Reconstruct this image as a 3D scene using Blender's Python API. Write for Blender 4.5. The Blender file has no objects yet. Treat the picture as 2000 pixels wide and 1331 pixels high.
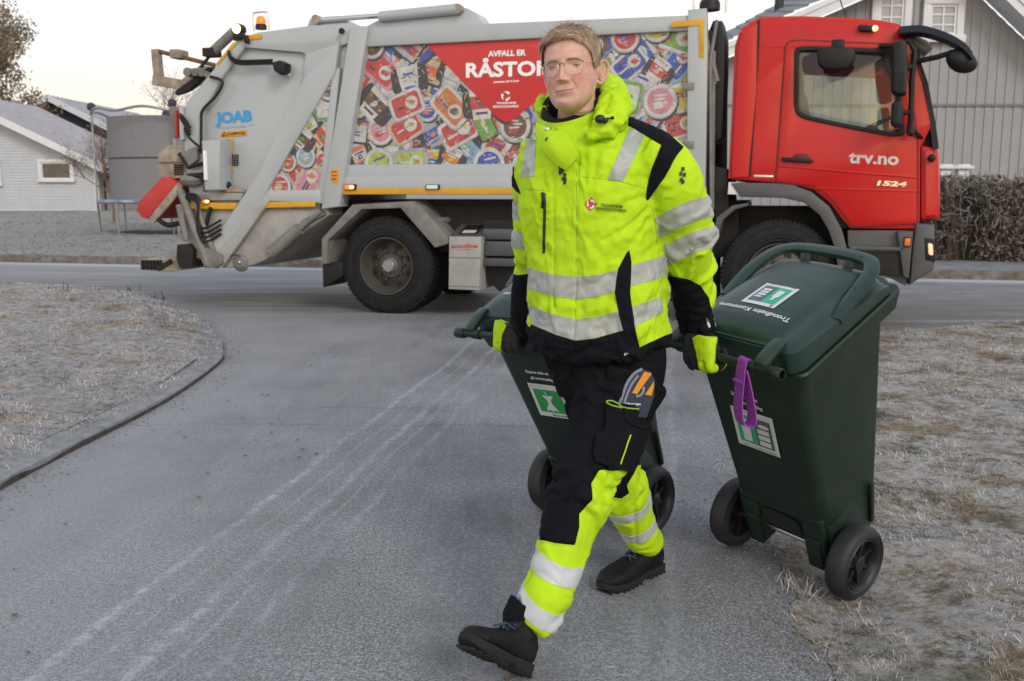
import bpy, bmesh, math, random
import numpy as np
from mathutils import Vector, Matrix, Euler, noise
from mathutils.bvhtree import BVHTree
rnd = random.Random(7)
R = math.radians
SC = bpy.context.scene
COL = SC.collection
# ------------------------------------------------------------------ camera, sky, sun, exposure
CF, CH = 1900.0, 1.32                       # focal length in photo pixels, eye height
CTH = math.atan((665.5 - 372.0) / CF)       # camera looks down by this angle
cam = bpy.data.cameras.new('camera'); camo = bpy.data.objects.new('camera', cam); COL.objects.link(camo)
camo.location = (0, 0, CH); camo.rotation_euler = (math.pi / 2 - CTH, 0, 0)
cam.sensor_width = 36.0; cam.lens = CF / 2000.0 * 36.0
cam.clip_start = 0.05; cam.clip_end = 2000
cam.dof.use_dof = True; cam.dof.focus_distance = 2.85; cam.dof.aperture_fstop = 7.0
SC.camera = camo
SUN_EL, SUN_AZ = 24.0, 200.0                # the light comes from behind the camera, a little to the left
w = bpy.data.worlds.new('World'); SC.world = w; w.use_nodes = True
nt = w.node_tree; nt.nodes.clear()
out = nt.nodes.new('ShaderNodeOutputWorld'); bg = nt.nodes.new('ShaderNodeBackground')
sky = nt.nodes.new('ShaderNodeTexSky'); sky.sky_type = 'NISHITA'; sky.sun_disc = False
sky.sun_elevation = R(9); sky.sun_rotation = R(180); sky.air_density = 1.0; sky.dust_density = 3.0; sky.ozone_density = 1.0
tc = nt.nodes.new('ShaderNodeTexCoord'); sp = nt.nodes.new('ShaderNodeSeparateXYZ')
rp = nt.nodes.new('ShaderNodeValToRGB'); rp.color_ramp.interpolation = 'EASE'
el = rp.color_ramp.elements
el[0].position = 0.0; el[0].color = (1.04, .86, .72, 1)
el[1].position = 1.0; el[1].color = (.46, .53, .66, 1)
for p_, c_ in ((.06, (1.08, .95, .85, 1)), (.15, (1.12, 1.06, 1.02, 1)), (.32, (1.10, 1.12, 1.15, 1)), (.6, (.76, .82, .93, 1))):
    e_ = el.new(p_); e_.color = c_
mx = nt.nodes.new('ShaderNodeMix'); mx.data_type = 'RGBA'; mx.blend_type = 'ADD'; mx.inputs[0].default_value = 1.0
sc_ = nt.nodes.new('ShaderNodeVectorMath'); sc_.operation = 'SCALE'; sc_.inputs['Scale'].default_value = 0.05
nt.links.new(sky.outputs[0], sc_.inputs[0])
nt.links.new(tc.outputs['Generated'], sp.inputs[0]); nt.links.new(sp.outputs['Z'], rp.inputs[0])
nt.links.new(rp.outputs[0], mx.inputs[6]); nt.links.new(sc_.outputs[0], mx.inputs[7])
nt.links.new(mx.outputs[2], bg.inputs['Color']); bg.inputs['Strength'].default_value = 0.90
nt.links.new(bg.outputs[0], out.inputs[0])
sl = bpy.data.lights.new('sun', 'SUN'); sl.energy = 1.45; sl.angle = R(20); sl.color = (1.0, .93, .86)
so = bpy.data.objects.new('sun', sl); COL.objects.link(so); so.rotation_euler = (R(90 - 32), 0, R(28))
SC.view_settings.view_transform = 'Standard'; SC.view_settings.look = 'None'
SC.view_settings.exposure = 0.0; SC.view_settings.gamma = 1.0
SC.cycles.max_bounces = 6; SC.cycles.use_denoising = True

def proj(P):
    P = np.asarray(P, float); x = P[..., 0]; y = P[..., 1]; z = P[..., 2] - CH
    c, s = math.cos(CTH), math.sin(CTH); d = y * c - z * s; u = y * s + z * c
    return np.stack([1000 + CF * x / d, 665.5 - CF * u / d], -1)
def ray(px, py):
    c, s = math.cos(CTH), math.sin(CTH); a = (px - 1000) / CF; b = (665.5 - py) / CF
    return Vector((a, c + b * s, -s + b * c))
CAM = Vector((0, 0, CH))
def ground(px, py, z=0.0):
    r = ray(px, py); return CAM + r * ((z - CH) / r.z)
def atd(px, py, Y):
    r = ray(px, py); return CAM + r * (Y / r.y)

# ------------------------------------------------------------------ materials
MATS = {}
def mat(name, col, rough=.6, metal=0., var=.12, scale=6., bump=0., bscale=40., dirt=None, damt=.4, dscale=3., spec=.5, emit=None, estr=0., coat=0., sheen=0.):
    if name in MATS: return MATS[name]
    m = bpy.data.materials.new(name); m.use_nodes = True; t = m.node_tree; b = t.nodes['Principled BSDF']
    b.inputs['Roughness'].default_value = rough; b.inputs['Metallic'].default_value = metal
    b.inputs['Specular IOR Level'].default_value = spec
    if coat: b.inputs['Coat Weight'].default_value = coat; b.inputs['Coat Roughness'].default_value = .08
    if sheen: b.inputs['Sheen Weight'].default_value = sheen
    tc = t.nodes.new('ShaderNodeTexCoord')
    n = t.nodes.new('ShaderNodeTexNoise'); n.inputs['Scale'].default_value = scale; n.inputs['Detail'].default_value = 6; n.inputs['Roughness'].default_value = .62
    t.links.new(tc.outputs['Object'], n.inputs['Vector'])
    r = t.nodes.new('ShaderNodeValToRGB'); c = np.array(col[:3], float)
    r.color_ramp.elements[0].position = .3; r.color_ramp.elements[1].position = .72
    r.color_ramp.elements[0].color = (*np.clip(c * (1 - var), 0, 1), 1); r.color_ramp.elements[1].color = (*np.clip(c * (1 + var), 0, 1), 1)
    t.links.new(n.outputs[0], r.inputs[0]); last = r.outputs[0]
    if dirt is not None:
        n2 = t.nodes.new('ShaderNodeTexNoise'); n2.inputs['Scale'].default_value = dscale; n2.inputs['Detail'].default_value = 9; n2.inputs['Roughness'].default_value = .7
        t.links.new(tc.outputs['Object'], n2.inputs['Vector'])
        r2 = t.nodes.new('ShaderNodeValToRGB'); r2.color_ramp.elements[0].position = .45; r2.color_ramp.elements[1].position = .75
        r2.color_ramp.elements[0].color = (0, 0, 0, 1); r2.color_ramp.elements[1].color = (damt, damt, damt, 1)
        t.links.new(n2.outputs[0], r2.inputs[0])
        mm = t.nodes.new('ShaderNodeMix'); mm.data_type = 'RGBA'; t.links.new(r2.outputs[0], mm.inputs[0]); t.links.new(last, mm.inputs[6]); mm.inputs[7].default_value = (*dirt, 1)
        last = mm.outputs[2]
    t.links.new(last, b.inputs['Base Color'])
    rr = t.nodes.new('ShaderNodeMapRange'); rr.inputs[3].default_value = max(.02, rough - .08); rr.inputs[4].default_value = min(1, rough + .1)
    t.links.new(n.outputs[0], rr.inputs[0]); t.links.new(rr.outputs[0], b.inputs['Roughness'])
    if bump:
        n3 = t.nodes.new('ShaderNodeTexNoise'); n3.inputs['Scale'].default_value = bscale; n3.inputs['Detail'].default_value = 5
        t.links.new(tc.outputs['Object'], n3.inputs['Vector'])
        bp = t.nodes.new('ShaderNodeBump'); bp.inputs['Strength'].default_value = bump; bp.inputs['Distance'].default_value = .01
        t.links.new(n3.outputs[0], bp.inputs['Height']); t.links.new(bp.outputs[0], b.inputs['Normal'])
    if emit: b.inputs['Emission Color'].default_value = (*emit, 1); b.inputs['Emission Strength'].default_value = estr
    MATS[name] = m; return m
def glass(name, col=(.9, .95, .95), rough=.02, trans=.75):
    m = bpy.data.materials.new(name); m.use_nodes = True; t = m.node_tree; t.nodes.clear()
    o = t.nodes.new('ShaderNodeOutputMaterial'); tr = t.nodes.new('ShaderNodeBsdfTransparent'); tr.inputs[0].default_value = (*col, 1)
    g = t.nodes.new('ShaderNodeBsdfGlossy'); g.inputs['Roughness'].default_value = rough
    lw = t.nodes.new('ShaderNodeLayerWeight'); lw.inputs[0].default_value = .5; pw = t.nodes.new('ShaderNodeMath'); pw.operation = 'POWER'; pw.inputs[1].default_value = 4.; t.links.new(lw.outputs['Facing'], pw.inputs[0]); f = t.nodes.new('ShaderNodeMath'); f.operation = 'MULTIPLY_ADD'; f.inputs[1].default_value = .9; f.inputs[2].default_value = .05; t.links.new(pw.outputs[0], f.inputs[0])
    x = t.nodes.new('ShaderNodeMixShader'); t.links.new(f.outputs[0], x.inputs[0]); t.links.new(tr.outputs[0], x.inputs[1]); t.links.new(g.outputs[0], x.inputs[2])
    t.links.new(x.outputs[0], o.inputs[0]); MATS[name] = m; return m

# ------------------------------------------------------------------ object helpers
def tag(o, label=None, cat=None, group=None, kind=None):
    if label: o['label'] = label
    if cat: o['category'] = cat
    if group: o['group'] = group
    if kind: o['kind'] = kind
    return o
def empty(name, loc, rz=0., label=None, cat=None, group=None):
    o = bpy.data.objects.new(name, None); COL.objects.link(o); o.location = loc; o.rotation_euler = (0, 0, rz); o.empty_display_size = .1
    return tag(o, label, cat, group)
def link(name, me, m=None, parent=None, smooth=None):
    if m is not None:
        for q in (m if isinstance(m, (list, tuple)) else [m]): me.materials.append(q)
    o = bpy.data.objects.new(name, me); COL.objects.link(o)
    if parent is not None: o.parent = parent
    if smooth is not None: shade(me, smooth)
    return o
def shade(me, ang=35.):
    me.polygons.foreach_set('use_smooth', [True] * len(me.polygons))
    if ang is True: return
    try: me.set_sharp_from_angle(angle=R(ang))
    except Exception: pass
def npmesh(name, V, Fs, mi=None):
    me = bpy.data.meshes.new(name); V = np.asarray(V, np.float32)
    if isinstance(Fs, np.ndarray) and Fs.ndim == 2:
        n, k = Fs.shape; me.vertices.add(len(V)); me.vertices.foreach_set('co', V.ravel()); me.loops.add(n * k); me.loops.foreach_set('vertex_index', Fs.ravel().astype(np.int32))
        me.polygons.add(n); me.polygons.foreach_set('loop_start', np.arange(0, n * k, k, dtype=np.int32)); me.polygons.foreach_set('loop_total', np.full(n, k, np.int32))
        me.update(calc_edges=True)
    else:
        me.from_pydata([tuple(map(float, v)) for v in V], [], [tuple(f) for f in Fs]); me.update()
    if mi is not None: me.polygons.foreach_set('material_index', np.asarray(mi, np.int32))
    return me
class MB:
    def __init__(s): s.V = []; s.F = []; s.M = []
    def add(s, V, F, mi=0):
        o = len(s.V); s.V += [tuple(v) for v in V]; s.F += [tuple(i + o for i in f) for f in F]; s.M += [mi] * len(F); return s
    def box(s, x0, x1, y0, y1, z0, z1, mi=0, M=None):
        V = [Vector((x, y, z)) for z in (z0, z1) for x, y in ((x0, y0), (x1, y0), (x1, y1), (x0, y1))]
        if M is not None: V = [M @ v for v in V]
        return s.add(V, [(3, 2, 1, 0), (4, 5, 6, 7), (0, 1, 5, 4), (1, 2, 6, 5), (2, 3, 7, 6), (3, 0, 4, 7)], mi)
    def bar(s, a, b, w, h, up=(0, 0, 1), mi=0):
        a, b = Vector(a), Vector(b); d = (b - a).normalized(); u = Vector(up); r = d.cross(u)
        if r.length < 1e-4: r = d.cross(Vector((1, 0, 0)))
        r.normalize(); u = r.cross(d).normalized(); V = []
        for p in (a, b): V += [p + r * sx * w / 2 + u * sy * h / 2 for sx, sy in ((-1, -1), (1, -1), (1, 1), (-1, 1))]
        return s.add(V, [(0, 1, 2, 3), (7, 6, 5, 4), (0, 4, 5, 1), (1, 5, 6, 2), (2, 6, 7, 3), (3, 7, 4, 0)], mi)
    def tube(s, pts, r, n=10, mi=0, cap=True):
        pts = [Vector(p) for p in pts]; k = len(pts); rr = r if isinstance(r, (list, tuple)) else [r] * k
        up = Vector((0, 0, 1)); V = []; prev = None
        for i, p in enumerate(pts):
            d = (pts[min(i + 1, k - 1)] - pts[max(i - 1, 0)]).normalized()
            if prev is None:
                a = d.cross(up)
                if a.length < 1e-3: a = d.cross(Vector((1, 0, 0)))
            else: a = prev - d * prev.dot(d)
            a.normalize(); prev = a; b = d.cross(a)
            V += [p + a * math.cos(6.28318 * j / n) * rr[i] + b * math.sin(6.28318 * j / n) * rr[i] for j in range(n)]
        F = [(i * n + j, i * n + (j + 1) % n, (i + 1) * n + (j + 1) % n, (i + 1) * n + j) for i in range(k - 1) for j in range(n)]
        if cap: F += [tuple(range(n))[::-1], tuple((k - 1) * n + j for j in range(n))]
        return s.add(V, F, mi)
    def lathe(s, prof, n=48, axis='y', c=(0, 0, 0), mi=0, a0=0., a1=None):
        # profile (r, h) around an axis
        full = a1 is None; a1 = 6.283185 if full else a1; m = n if full else n + 1; V = []
        for r, h in prof:
            for j in range(m):
                t = a0 + (a1 - a0) * j / n; x, y = r * math.cos(t), r * math.sin(t)
                V.append((c[0] + x, c[1] + h, c[2] + y) if axis == 'y' else ((c[0] + h, c[1] + x, c[2] + y) if axis == 'x' else (c[0] + x, c[1] + y, c[2] + h)))
        F = []
        for i in range(len(prof) - 1):
            for j in range(n):
                j2 = (j + 1) % m; f = (i * m + j, i * m + j2, (i + 1) * m + j2, (i + 1) * m + j)
                F.append(f)
        return s.add(V, F, mi)
    def loft(s, rings, mi=0, cap=True, close=True):
        n = len(rings[0]); V = [v for r in rings for v in r]; F = []
        for i in range(len(rings) - 1):
            for j in range(n if close else n - 1):
                F.append((i * n + j, i * n + (j + 1) % n, (i + 1) * n + (j + 1) % n, (i + 1) * n + j))
        if cap: F += [tuple(range(n))[::-1], tuple((len(rings) - 1) * n + j for j in range(n))]
        return s.add(V, F, mi)
    def sphere(s, c, r, n=16, mi=0, sc=(1, 1, 1)):
        V = []; F = []
        for i in range(n // 2 + 1):
            a = math.pi * i / (n // 2)
            for j in range(n):
                b = 6.28318 * j / n; V.append((c[0] + r * sc[0] * math.sin(a) * math.cos(b), c[1] + r * sc[1] * math.sin(a) * math.sin(b), c[2] + r * sc[2] * math.cos(a)))
        for i in range(n // 2):
            for j in range(n): F.append((i * n + j, (i + 1) * n + j, (i + 1) * n + (j + 1) % n, i * n + (j + 1) % n))
        return s.add(V, F, mi)
    def mesh(s, name, fix=True):
        me = bpy.data.meshes.new(name); me.from_pydata(s.V, [], s.F); me.update()
        if any(s.M): me.polygons.foreach_set('material_index', s.M)
        if fix:
            b = bmesh.new(); b.from_mesh(me); bmesh.ops.remove_doubles(b, verts=b.verts, dist=1e-6); bmesh.ops.recalc_face_normals(b, faces=b.faces); b.to_mesh(me); b.free()
        return me
    def build(s, name, m, parent=None, smooth=35., bevel=0., fix=True):
        me = s.mesh(name, fix)
        if bevel: bevel_mesh(me, bevel)
        return link(name, me, m, parent, smooth)
def bevel_mesh(me, w, seg=2, ang=30):
    b = bmesh.new(); b.from_mesh(me)
    es = [e for e in b.edges if len(e.link_faces) == 2 and e.calc_face_angle(0) > R(ang)]
    bmesh.ops.bevel(b, geom=es, offset=w, segments=seg, profile=.5, affect='EDGES', clamp_overlap=True); b.to_mesh(me); b.free()
def plate(name, outline, v0, v1, m, parent=None, holes=(), bevel=.004, X=None, build=True):
    """flat outline (u, z) given thickness from v0 to v1 (into the truck)"""
    cu = bpy.data.curves.new(name, 'CURVE'); cu.dimensions = '2D'; cu.fill_mode = 'BOTH'
    for pl in [outline, *holes]:
        s = cu.splines.new('POLY'); s.points.add(len(pl) - 1); s.use_cyclic_u = True
        for i, p in enumerate(pl): s.points[i].co = (p[0], p[1], 0, 1)
    t = abs(v1 - v0); bv = min(bevel, t / 2.5)
    cu.extrude = max(t / 2 - bv, 1e-5); cu.bevel_depth = bv; cu.bevel_resolution = 1; cu.offset = -bv
    ob = bpy.data.objects.new(name, cu); me = bpy.data.meshes.new_from_object(ob); bpy.data.objects.remove(ob); bpy.data.curves.remove(cu)
    n = len(me.vertices); a = np.empty(n * 3, np.float32); me.vertices.foreach_get('co', a); a = a.reshape(-1, 3)
    q = np.stack([a[:, 0], (v0 + v1) / 2 - a[:, 2], a[:, 1]], -1)
    me.vertices.foreach_set('co', q.ravel()); me.update()
    b = bmesh.new(); b.from_mesh(me); bmesh.ops.remove_doubles(b, verts=b.verts, dist=1e-5); bmesh.ops.recalc_face_normals(b, faces=b.faces); b.to_mesh(me); b.free()
    if X is not None: me.transform(X)
    me.name = name
    if not build: return me
    return link(name, me, m, parent, 30.)
def text_mesh(s, bold=0., shear=0., spacing=1.):
    cu = bpy.data.curves.new('lettering', 'FONT'); cu.body = s; cu.size = 1; cu.offset = bold; cu.shear = shear; cu.space_character = spacing; cu.resolution_u = 3
    ob = bpy.data.objects.new('lettering', cu); me = bpy.data.meshes.new_from_object(ob); bpy.data.objects.remove(ob); bpy.data.curves.remove(cu)
    n = len(me.vertices); a = np.empty(n * 3, np.float32); me.vertices.foreach_get('co', a); a = a.reshape(-1, 3)
    lo, hi = a.min(0), a.max(0); a[:, 0] = (a[:, 0] - lo[0]) / (hi[0] - lo[0])
    return me, a                      # x runs 0..1, y is in font units (cap height about .73)
def lettering(s, O, X, Y, m, parent=None, bold=0.02, shear=0., name='lettering', lift=None, label=None):
    """O start of the baseline, X full width vector, Y cap-height vector"""
    me, a = text_mesh(s, bold, shear); O, X, Y = (np.array(q, float) for q in (O, X, Y))
    q = O + a[:, :1] * X + (a[:, 1:2] / .73) * Y
    me.vertices.foreach_set('co', q.astype(np.float32).ravel()); me.update()
    o = link(name, me, m, parent)
    if label: o['label'] = label
    return o
def smoothpoly(P, k=2):
    """Chaikin corner cutting of a closed outline"""
    P = [Vector((p[0], p[1])) for p in P]
    for _ in range(k):
        Q = []
        for i in range(len(P)): a, b = P[i], P[(i + 1) % len(P)]; Q += [a * .75 + b * .25, a * .25 + b * .75]
        P = Q
    return [(p.x, p.y) for p in P]
def roundpoly(P, r, seg=4):
    P = [Vector((p[0], p[1])) for p in P]; Q = []; n = len(P)
    for i in range(n):
        a, b, c = P[i - 1], P[i], P[(i + 1) % n]; d1 = (a - b); d2 = (c - b); rr = min(r, d1.length * .45, d2.length * .45)
        p1 = b + d1.normalized() * rr; p2 = b + d2.normalized() * rr
        for k in range(seg + 1):
            t = k / seg; Q.append(p1.lerp(b, t).lerp(b.lerp(p2, t), t))
    return [(p.x, p.y) for p in Q]
def catmull(P, n=6, closed=False):
    P = [Vector(p) for p in P]; k = len(P); o = []
    rng = range(k if closed else k - 1)
    for i in rng:
        p0 = P[(i - 1) % k] if closed else P[max(i - 1, 0)]; p1 = P[i]; p2 = P[(i + 1) % k]; p3 = P[(i + 2) % k] if closed else P[min(i + 2, k - 1)]
        for j in range(n):
            t = j / n; o.append(.5 * ((2 * p1) + (p2 - p0) * t + (2 * p0 - 5 * p1 + 4 * p2 - p3) * t * t + (3 * p1 - p0 - 3 * p2 + p3) * t ** 3))
    if not closed: o.append(P[-1])
    return o
def fbm(P, f=1., o=4, seed=0.):
    r = np.empty(len(P)); 
    for i, p in enumerate(P): r[i] = noise.fractal((p[0] * f + seed, p[1] * f + seed, p[2] * f), 1.0, 2.0, o)
    return r
# ------------------------------------------------------------------ ground materials
def nodes_mat(name):
    m = bpy.data.materials.new(name); m.use_nodes = True; MATS[name] = m; return m, m.node_tree, m.node_tree.nodes['Principled BSDF']
def N(t, kind, **kw):
    n = t.nodes.new(kind)
    for k, v in kw.items():
        if hasattr(n, k): setattr(n, k, v)
        else: n.inputs[k.replace('_', ' ')].default_value = v
    return n
def ramp(t, src, stops):
    r = t.nodes.new('ShaderNodeValToRGB'); e = r.color_ramp.elements
    for i, (p, c) in enumerate(stops):
        q = e[i] if i < 2 else e.new(p)
        q.position = p; q.color = (*c, 1) if isinstance(c, tuple) else (c, c, c, 1)
    t.links.new(src, r.inputs[0]); return r.outputs[0]
def mixc(t, f, a, b, mode='MIX'):
    m = t.nodes.new('ShaderNodeMix'); m.data_type = 'RGBA'; m.blend_type = mode
    for s, v in ((0, f), (6, a), (7, b)):
        if isinstance(v, (float, int)): m.inputs[s].default_value = v
        elif isinstance(v, tuple): m.inputs[s].default_value = (*v, 1)
        else: t.links.new(v, m.inputs[s])
    return m.outputs[2]
def math_(t, op, a, b=0.0, c=None):
    m = t.nodes.new('ShaderNodeMath'); m.operation = op
    for i, v in enumerate((a, b) if c is None else (a, b, c)):
        if isinstance(v, (float, int)): m.inputs[i].default_value = v
        else: t.links.new(v, m.inputs[i])
    return m.outputs[0]
def asphalt():
    m, t, b = nodes_mat('frosted_asphalt'); tc = t.nodes.new('ShaderNodeTexCoord'); co = tc.outputs['Object']
    def noi(s, d=4, r=.6, map_=None, dist=0.):
        n = N(t, 'ShaderNodeTexNoise', Scale=s, Detail=d, Roughness=r, Distortion=dist)
        if map_: mp = t.nodes.new('ShaderNodeMapping'); mp.inputs['Rotation'].default_value = (0, 0, map_[0]); mp.inputs['Scale'].default_value = (map_[1], map_[2], 1); t.links.new(co, mp.inputs[0]); t.links.new(mp.outputs[0], n.inputs[0])
        else: t.links.new(co, n.inputs[0])
        return n.outputs[0]
    big = ramp(t, noi(.55, 5, .6), [(.3, (.118, .121, .128)), (.7, (.196, .200, .209))])
    med = ramp(t, noi(9, 8, .8), [(.3, .78), (.72, 1.22)])
    c = mixc(t, 1., big, med, 'MULTIPLY')
    # light frost crystals sitting on the stones: fine speckle, denser where a broad noise says so
    sp1 = ramp(t, noi(210, 2, .5), [(.53, 0.), (.64, 1.)]); dens = ramp(t, noi(1.1, 5, .7), [(.36, .25), (.62, 1.)])
    spk = math_(t, 'MULTIPLY', sp1, dens)
    sp2 = ramp(t, noi(48, 6, .8), [(.47, 0.), (.62, .9)])
    spk2 = math_(t, 'MULTIPLY', sp2, dens); spk = math_(t, 'MAXIMUM', spk, spk2)
    dark = ramp(t, noi(160, 2, .5), [(.34, .35), (.50, 1.)]); c = mixc(t, 1., c, dark, 'MULTIPLY')
    gr_ = ramp(t, noi(105, 3, .7), [(.50, 0.), (.58, 1.)]); tk_ = ramp(t, noi(1., 5, .7, (.163, 1.6, .22), .1), [(.42, 0.), (.58, 1.)]); c = mixc(t, math_(t, 'MULTIPLY', tk_, .45), c, (.115, .110, .100)); c = mixc(t, math_(t, 'MULTIPLY', spk, .85), c, (.42, .435, .46)); c = mixc(t, math_(t, 'MULTIPLY', math_(t, 'MULTIPLY', gr_, tk_), .60), c, (.46, .47, .49)); lf_ = N(t, 'ShaderNodeSeparateXYZ'); t.links.new(co, lf_.inputs[0]); lm = ramp(t, math_(t, 'ADD', math_(t, 'MULTIPLY', lf_.outputs[0], -.25), math_(t, 'MULTIPLY', noi(.9, 4), .5)), [(.36, 0.), (.85, .6)]); c = mixc(t, lm, c, (.30, .305, .315))
    # frost ridges left between wheel tracks, running down the side road
    a = .163
    st = noi(1.0, 6, .75, (a, 7.5, .16), .15); sep = N(t, 'ShaderNodeSeparateXYZ'); t.links.new(co, sep.inputs[0])
    stf = ramp(t, st, [(.565, 0.), (.63, .55), (.72, .0)])
    lat = math_(t, 'ADD', sep.outputs[0], math_(t, 'MULTIPLY', sep.outputs[1], -.164))   # distance across the tracks
    def line(x0, wd, amt):
        d = math_(t, 'ABSOLUTE', math_(t, 'SUBTRACT', math_(t, 'ADD', lat, math_(t, 'MULTIPLY', noi(.8, 3), .16)), x0 + .08)); d = math_(t, 'DIVIDE', d, wd)
        v = math_(t, 'SUBTRACT', 1., d); v.node.use_clamp = True; return math_(t, 'MULTIPLY', v, amt)
    brk = ramp(t, noi(17, 6, .8), [(.42, 0.), (.56, 1.)])
    L = line(-1.72, .030, 1.)
    for x0, wd, am in ((-1.60, .015, .5), (-1.47, .035, .85), (-1.38, .015, .6), (-1.26, .03, .45), (-2.1, .03, .2), (.02, .04, .5), (-.08, .02, .3), (-.35, .03, .25), (-.55, .05, .2)): L = math_(t, 'MAXIMUM', L, line(x0, wd, am))
    L = math_(t, 'MAXIMUM', math_(t, 'MULTIPLY', L, brk), math_(t, 'MULTIPLY', math_(t, 'MULTIPLY', stf, brk), .32))
    c = mixc(t, math_(t, 'MULTIPLY', math_(t, 'MULTIPLY', L, ramp(t, noi(1.3, 4, .6), [(.34, .30), (.58, 1.)])), .72), c, (.50, .52, .55))
    # brown dust drawn across the street where wheels turn
    yy = math_(t, 'ADD', sep.outputs[1], math_(t, 'MULTIPLY', sep.outputs[0], .24))
    dm = ramp(t, math_(t, 'DIVIDE', yy, 20.), [(.50, 0.), (.56, .45), (.72, .55), (.90, .25)])
    dn = ramp(t, noi(1, 6, .7, (-.22, .5, 3.4)), [(.36, 0.), (.6, 1.)])
    c = mixc(t, math_(t, 'MULTIPLY', dm, dn), c, (.150, .138, .122))
    fr = ramp(t, noi(1, 6, .72, (-.22, .28, 4.5)), [(.56, 0.), (.66, .55)]); c = mixc(t, math_(t, 'MULTIPLY', dm, fr), c, (.50, .52, .56))
    nk = math_(t, 'SUBTRACT', 16.05, math_(t, 'ADD', sep.outputs[1], math_(t, 'MULTIPLY', sep.outputs[0], .219)))
    bz = math_(t, 'MULTIPLY', ramp(t, math_(t, 'DIVIDE', nk, 10.), [(.20, 0.), (.32, .9), (.55, .9), (.68, 0.)]), ramp(t, noi(1, 7, .72, (-.215, .33, 3.0)), [(.40, .1), (.56, 1.)])); c = mixc(t, math_(t, 'MULTIPLY', bz, .8), c, (.125, .108, .090))
    wz = math_(t, 'MULTIPLY', ramp(t, math_(t, 'DIVIDE', nk, 10.), [(.0, .6), (.02, 1.), (.045, .9), (.07, .0)]), ramp(t, noi(1, 5, .7, (-.215, .5, 4.)), [(.35, .3), (.5, 1.)])); c = mixc(t, math_(t, 'MULTIPLY', wz, .7), c, (.50, .515, .54))
    ws_ = math_(t, 'MULTIPLY', ramp(t, math_(t, 'DIVIDE', nk, 10.), [(.1, .5), (.5, .7), (.62, 0.)]), ramp(t, noi(1, 6, .72, (-.215, .22, 5.5)), [(.57, 0.), (.64, 1.)])); c = mixc(t, ws_, c, (.48, .50, .53))
    # thin joints across the side road
    jn = noi(.9, 3); jn2 = noi(9, 4, .7)
    for y0, wd, k in ((5.86, .011, .75), (5.40, .009, .6), (7.3, .012, .3)):
        q = math_(t, 'ADD', sep.outputs[1], math_(t, 'ADD', math_(t, 'MULTIPLY', jn, .5), math_(t, 'MULTIPLY', jn2, .06)))
        v = math_(t, 'SUBTRACT', 1., math_(t, 'DIVIDE', math_(t, 'ABSOLUTE', math_(t, 'SUBTRACT', q, y0 + .28)), wd)); v.node.use_clamp = True
        v = math_(t, 'MULTIPLY', v, ramp(t, noi(.7, 3, .6), [(.42, .1), (.56, 1.)]))
        c = mixc(t, math_(t, 'MULTIPLY', v, k), c, (.035, .037, .045))
    t.links.new(c, b.inputs['Base Color']); b.inputs['Roughness'].default_value = .72; b.inputs['Specular IOR Level'].default_value = .35
    h = math_(t, 'ADD', noi(140, 3, .6), math_(t, 'MULTIPLY', noi(30, 3), .8)); bp = N(t, 'ShaderNodeBump', Strength=.55, Distance=.006); t.links.new(h, bp.inputs['Height']); t.links.new(bp.outputs[0], b.inputs['Normal'])
    return m
def grassmat(name, frost=.5, green=.3, dark=1., fc=(.40, .40, .41), blade=False):
    m, t, b = nodes_mat(name); tc = t.nodes.new('ShaderNodeTexCoord'); co = tc.outputs['Object']
    def noi(s, d=5, r=.65):
        n = N(t, 'ShaderNodeTexNoise', Scale=s, Detail=d, Roughness=r); t.links.new(co, n.inputs[0]); return n.outputs[0]
    base = ramp(t, noi(3.2), [(.33, (.060 * dark, .058 * dark, .030 * dark)), (.46, (.19 * dark, .145 * dark, .095 * dark)), (.58, (.27 * dark, .215 * dark, .155 * dark)), (.70, (.11 * dark, .120 * dark, .055 * dark))])
    f = ramp(t, math_(t, 'ADD', math_(t, 'MULTIPLY', noi(9.5, 8, .82), .52), math_(t, 'MULTIPLY', noi(2.2, 5, .62), .48)), [(.545 - frost * .13, .0), (.625 - frost * .13, 1.)])
    fine = ramp(t, noi(38, 4, .7), [(.3, .55), (.6, 1.)])
    c = mixc(t, math_(t, 'MULTIPLY', math_(t, 'MULTIPLY', f, fine), .88), base, fc)
    g = ramp(t, noi(1.3, 5), [(.56, 0.), (.68, green)]); c = mixc(t, g, c, (.085, .10, .045))
    if blade:
        at = N(t, 'ShaderNodeAttribute', attribute_name='tint'); c = mixc(t, 1., c, ramp(t, at.outputs['Fac'], [(0., .45), (1., 1.5)]), 'MULTIPLY')
        tip = N(t, 'ShaderNodeAttribute', attribute_name='tip'); c = mixc(t, math_(t, 'MULTIPLY', tip.outputs['Fac'], .4), c, fc)
    else:
        cl = ramp(t, noi(16, 6, .8), [(.36, .42), (.5, 1.0), (.66, 1.25)]); c = mixc(t, 1., c, cl, 'MULTIPLY')
        bp = N(t, 'ShaderNodeBump', Strength=.9, Distance=.03); t.links.new(math_(t, 'ADD', noi(45, 5, .8), noi(9, 4)), bp.inputs['Height']); t.links.new(bp.outputs[0], b.inputs['Normal'])
    t.links.new(c, b.inputs['Base Color']); b.inputs['Roughness'].default_value = .9; b.inputs['Specular IOR Level'].default_value = .15
    return m
ASPH = asphalt(); GR_V = grassmat('verge_grass', .82, .8, 1.2, (.50, .485, .47)); GR_I = grassmat('island_grass', 1.1, .10, 1.5, (.43, .425, .435)); GR_L = grassmat('lawn_grass', 1.2, .25, 1.1, (.36, .365, .36))
BL_V = grassmat('verge_blades', .82, .8, 1.25, (.52, .505, .49), True); BL_I = grassmat('island_blades', 1.05, .15, 1.5, (.46, .45, .455), True); BL_L = grassmat('lawn_blades', 1.2, .15, 1.1, (.38, .38, .375), True)
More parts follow.
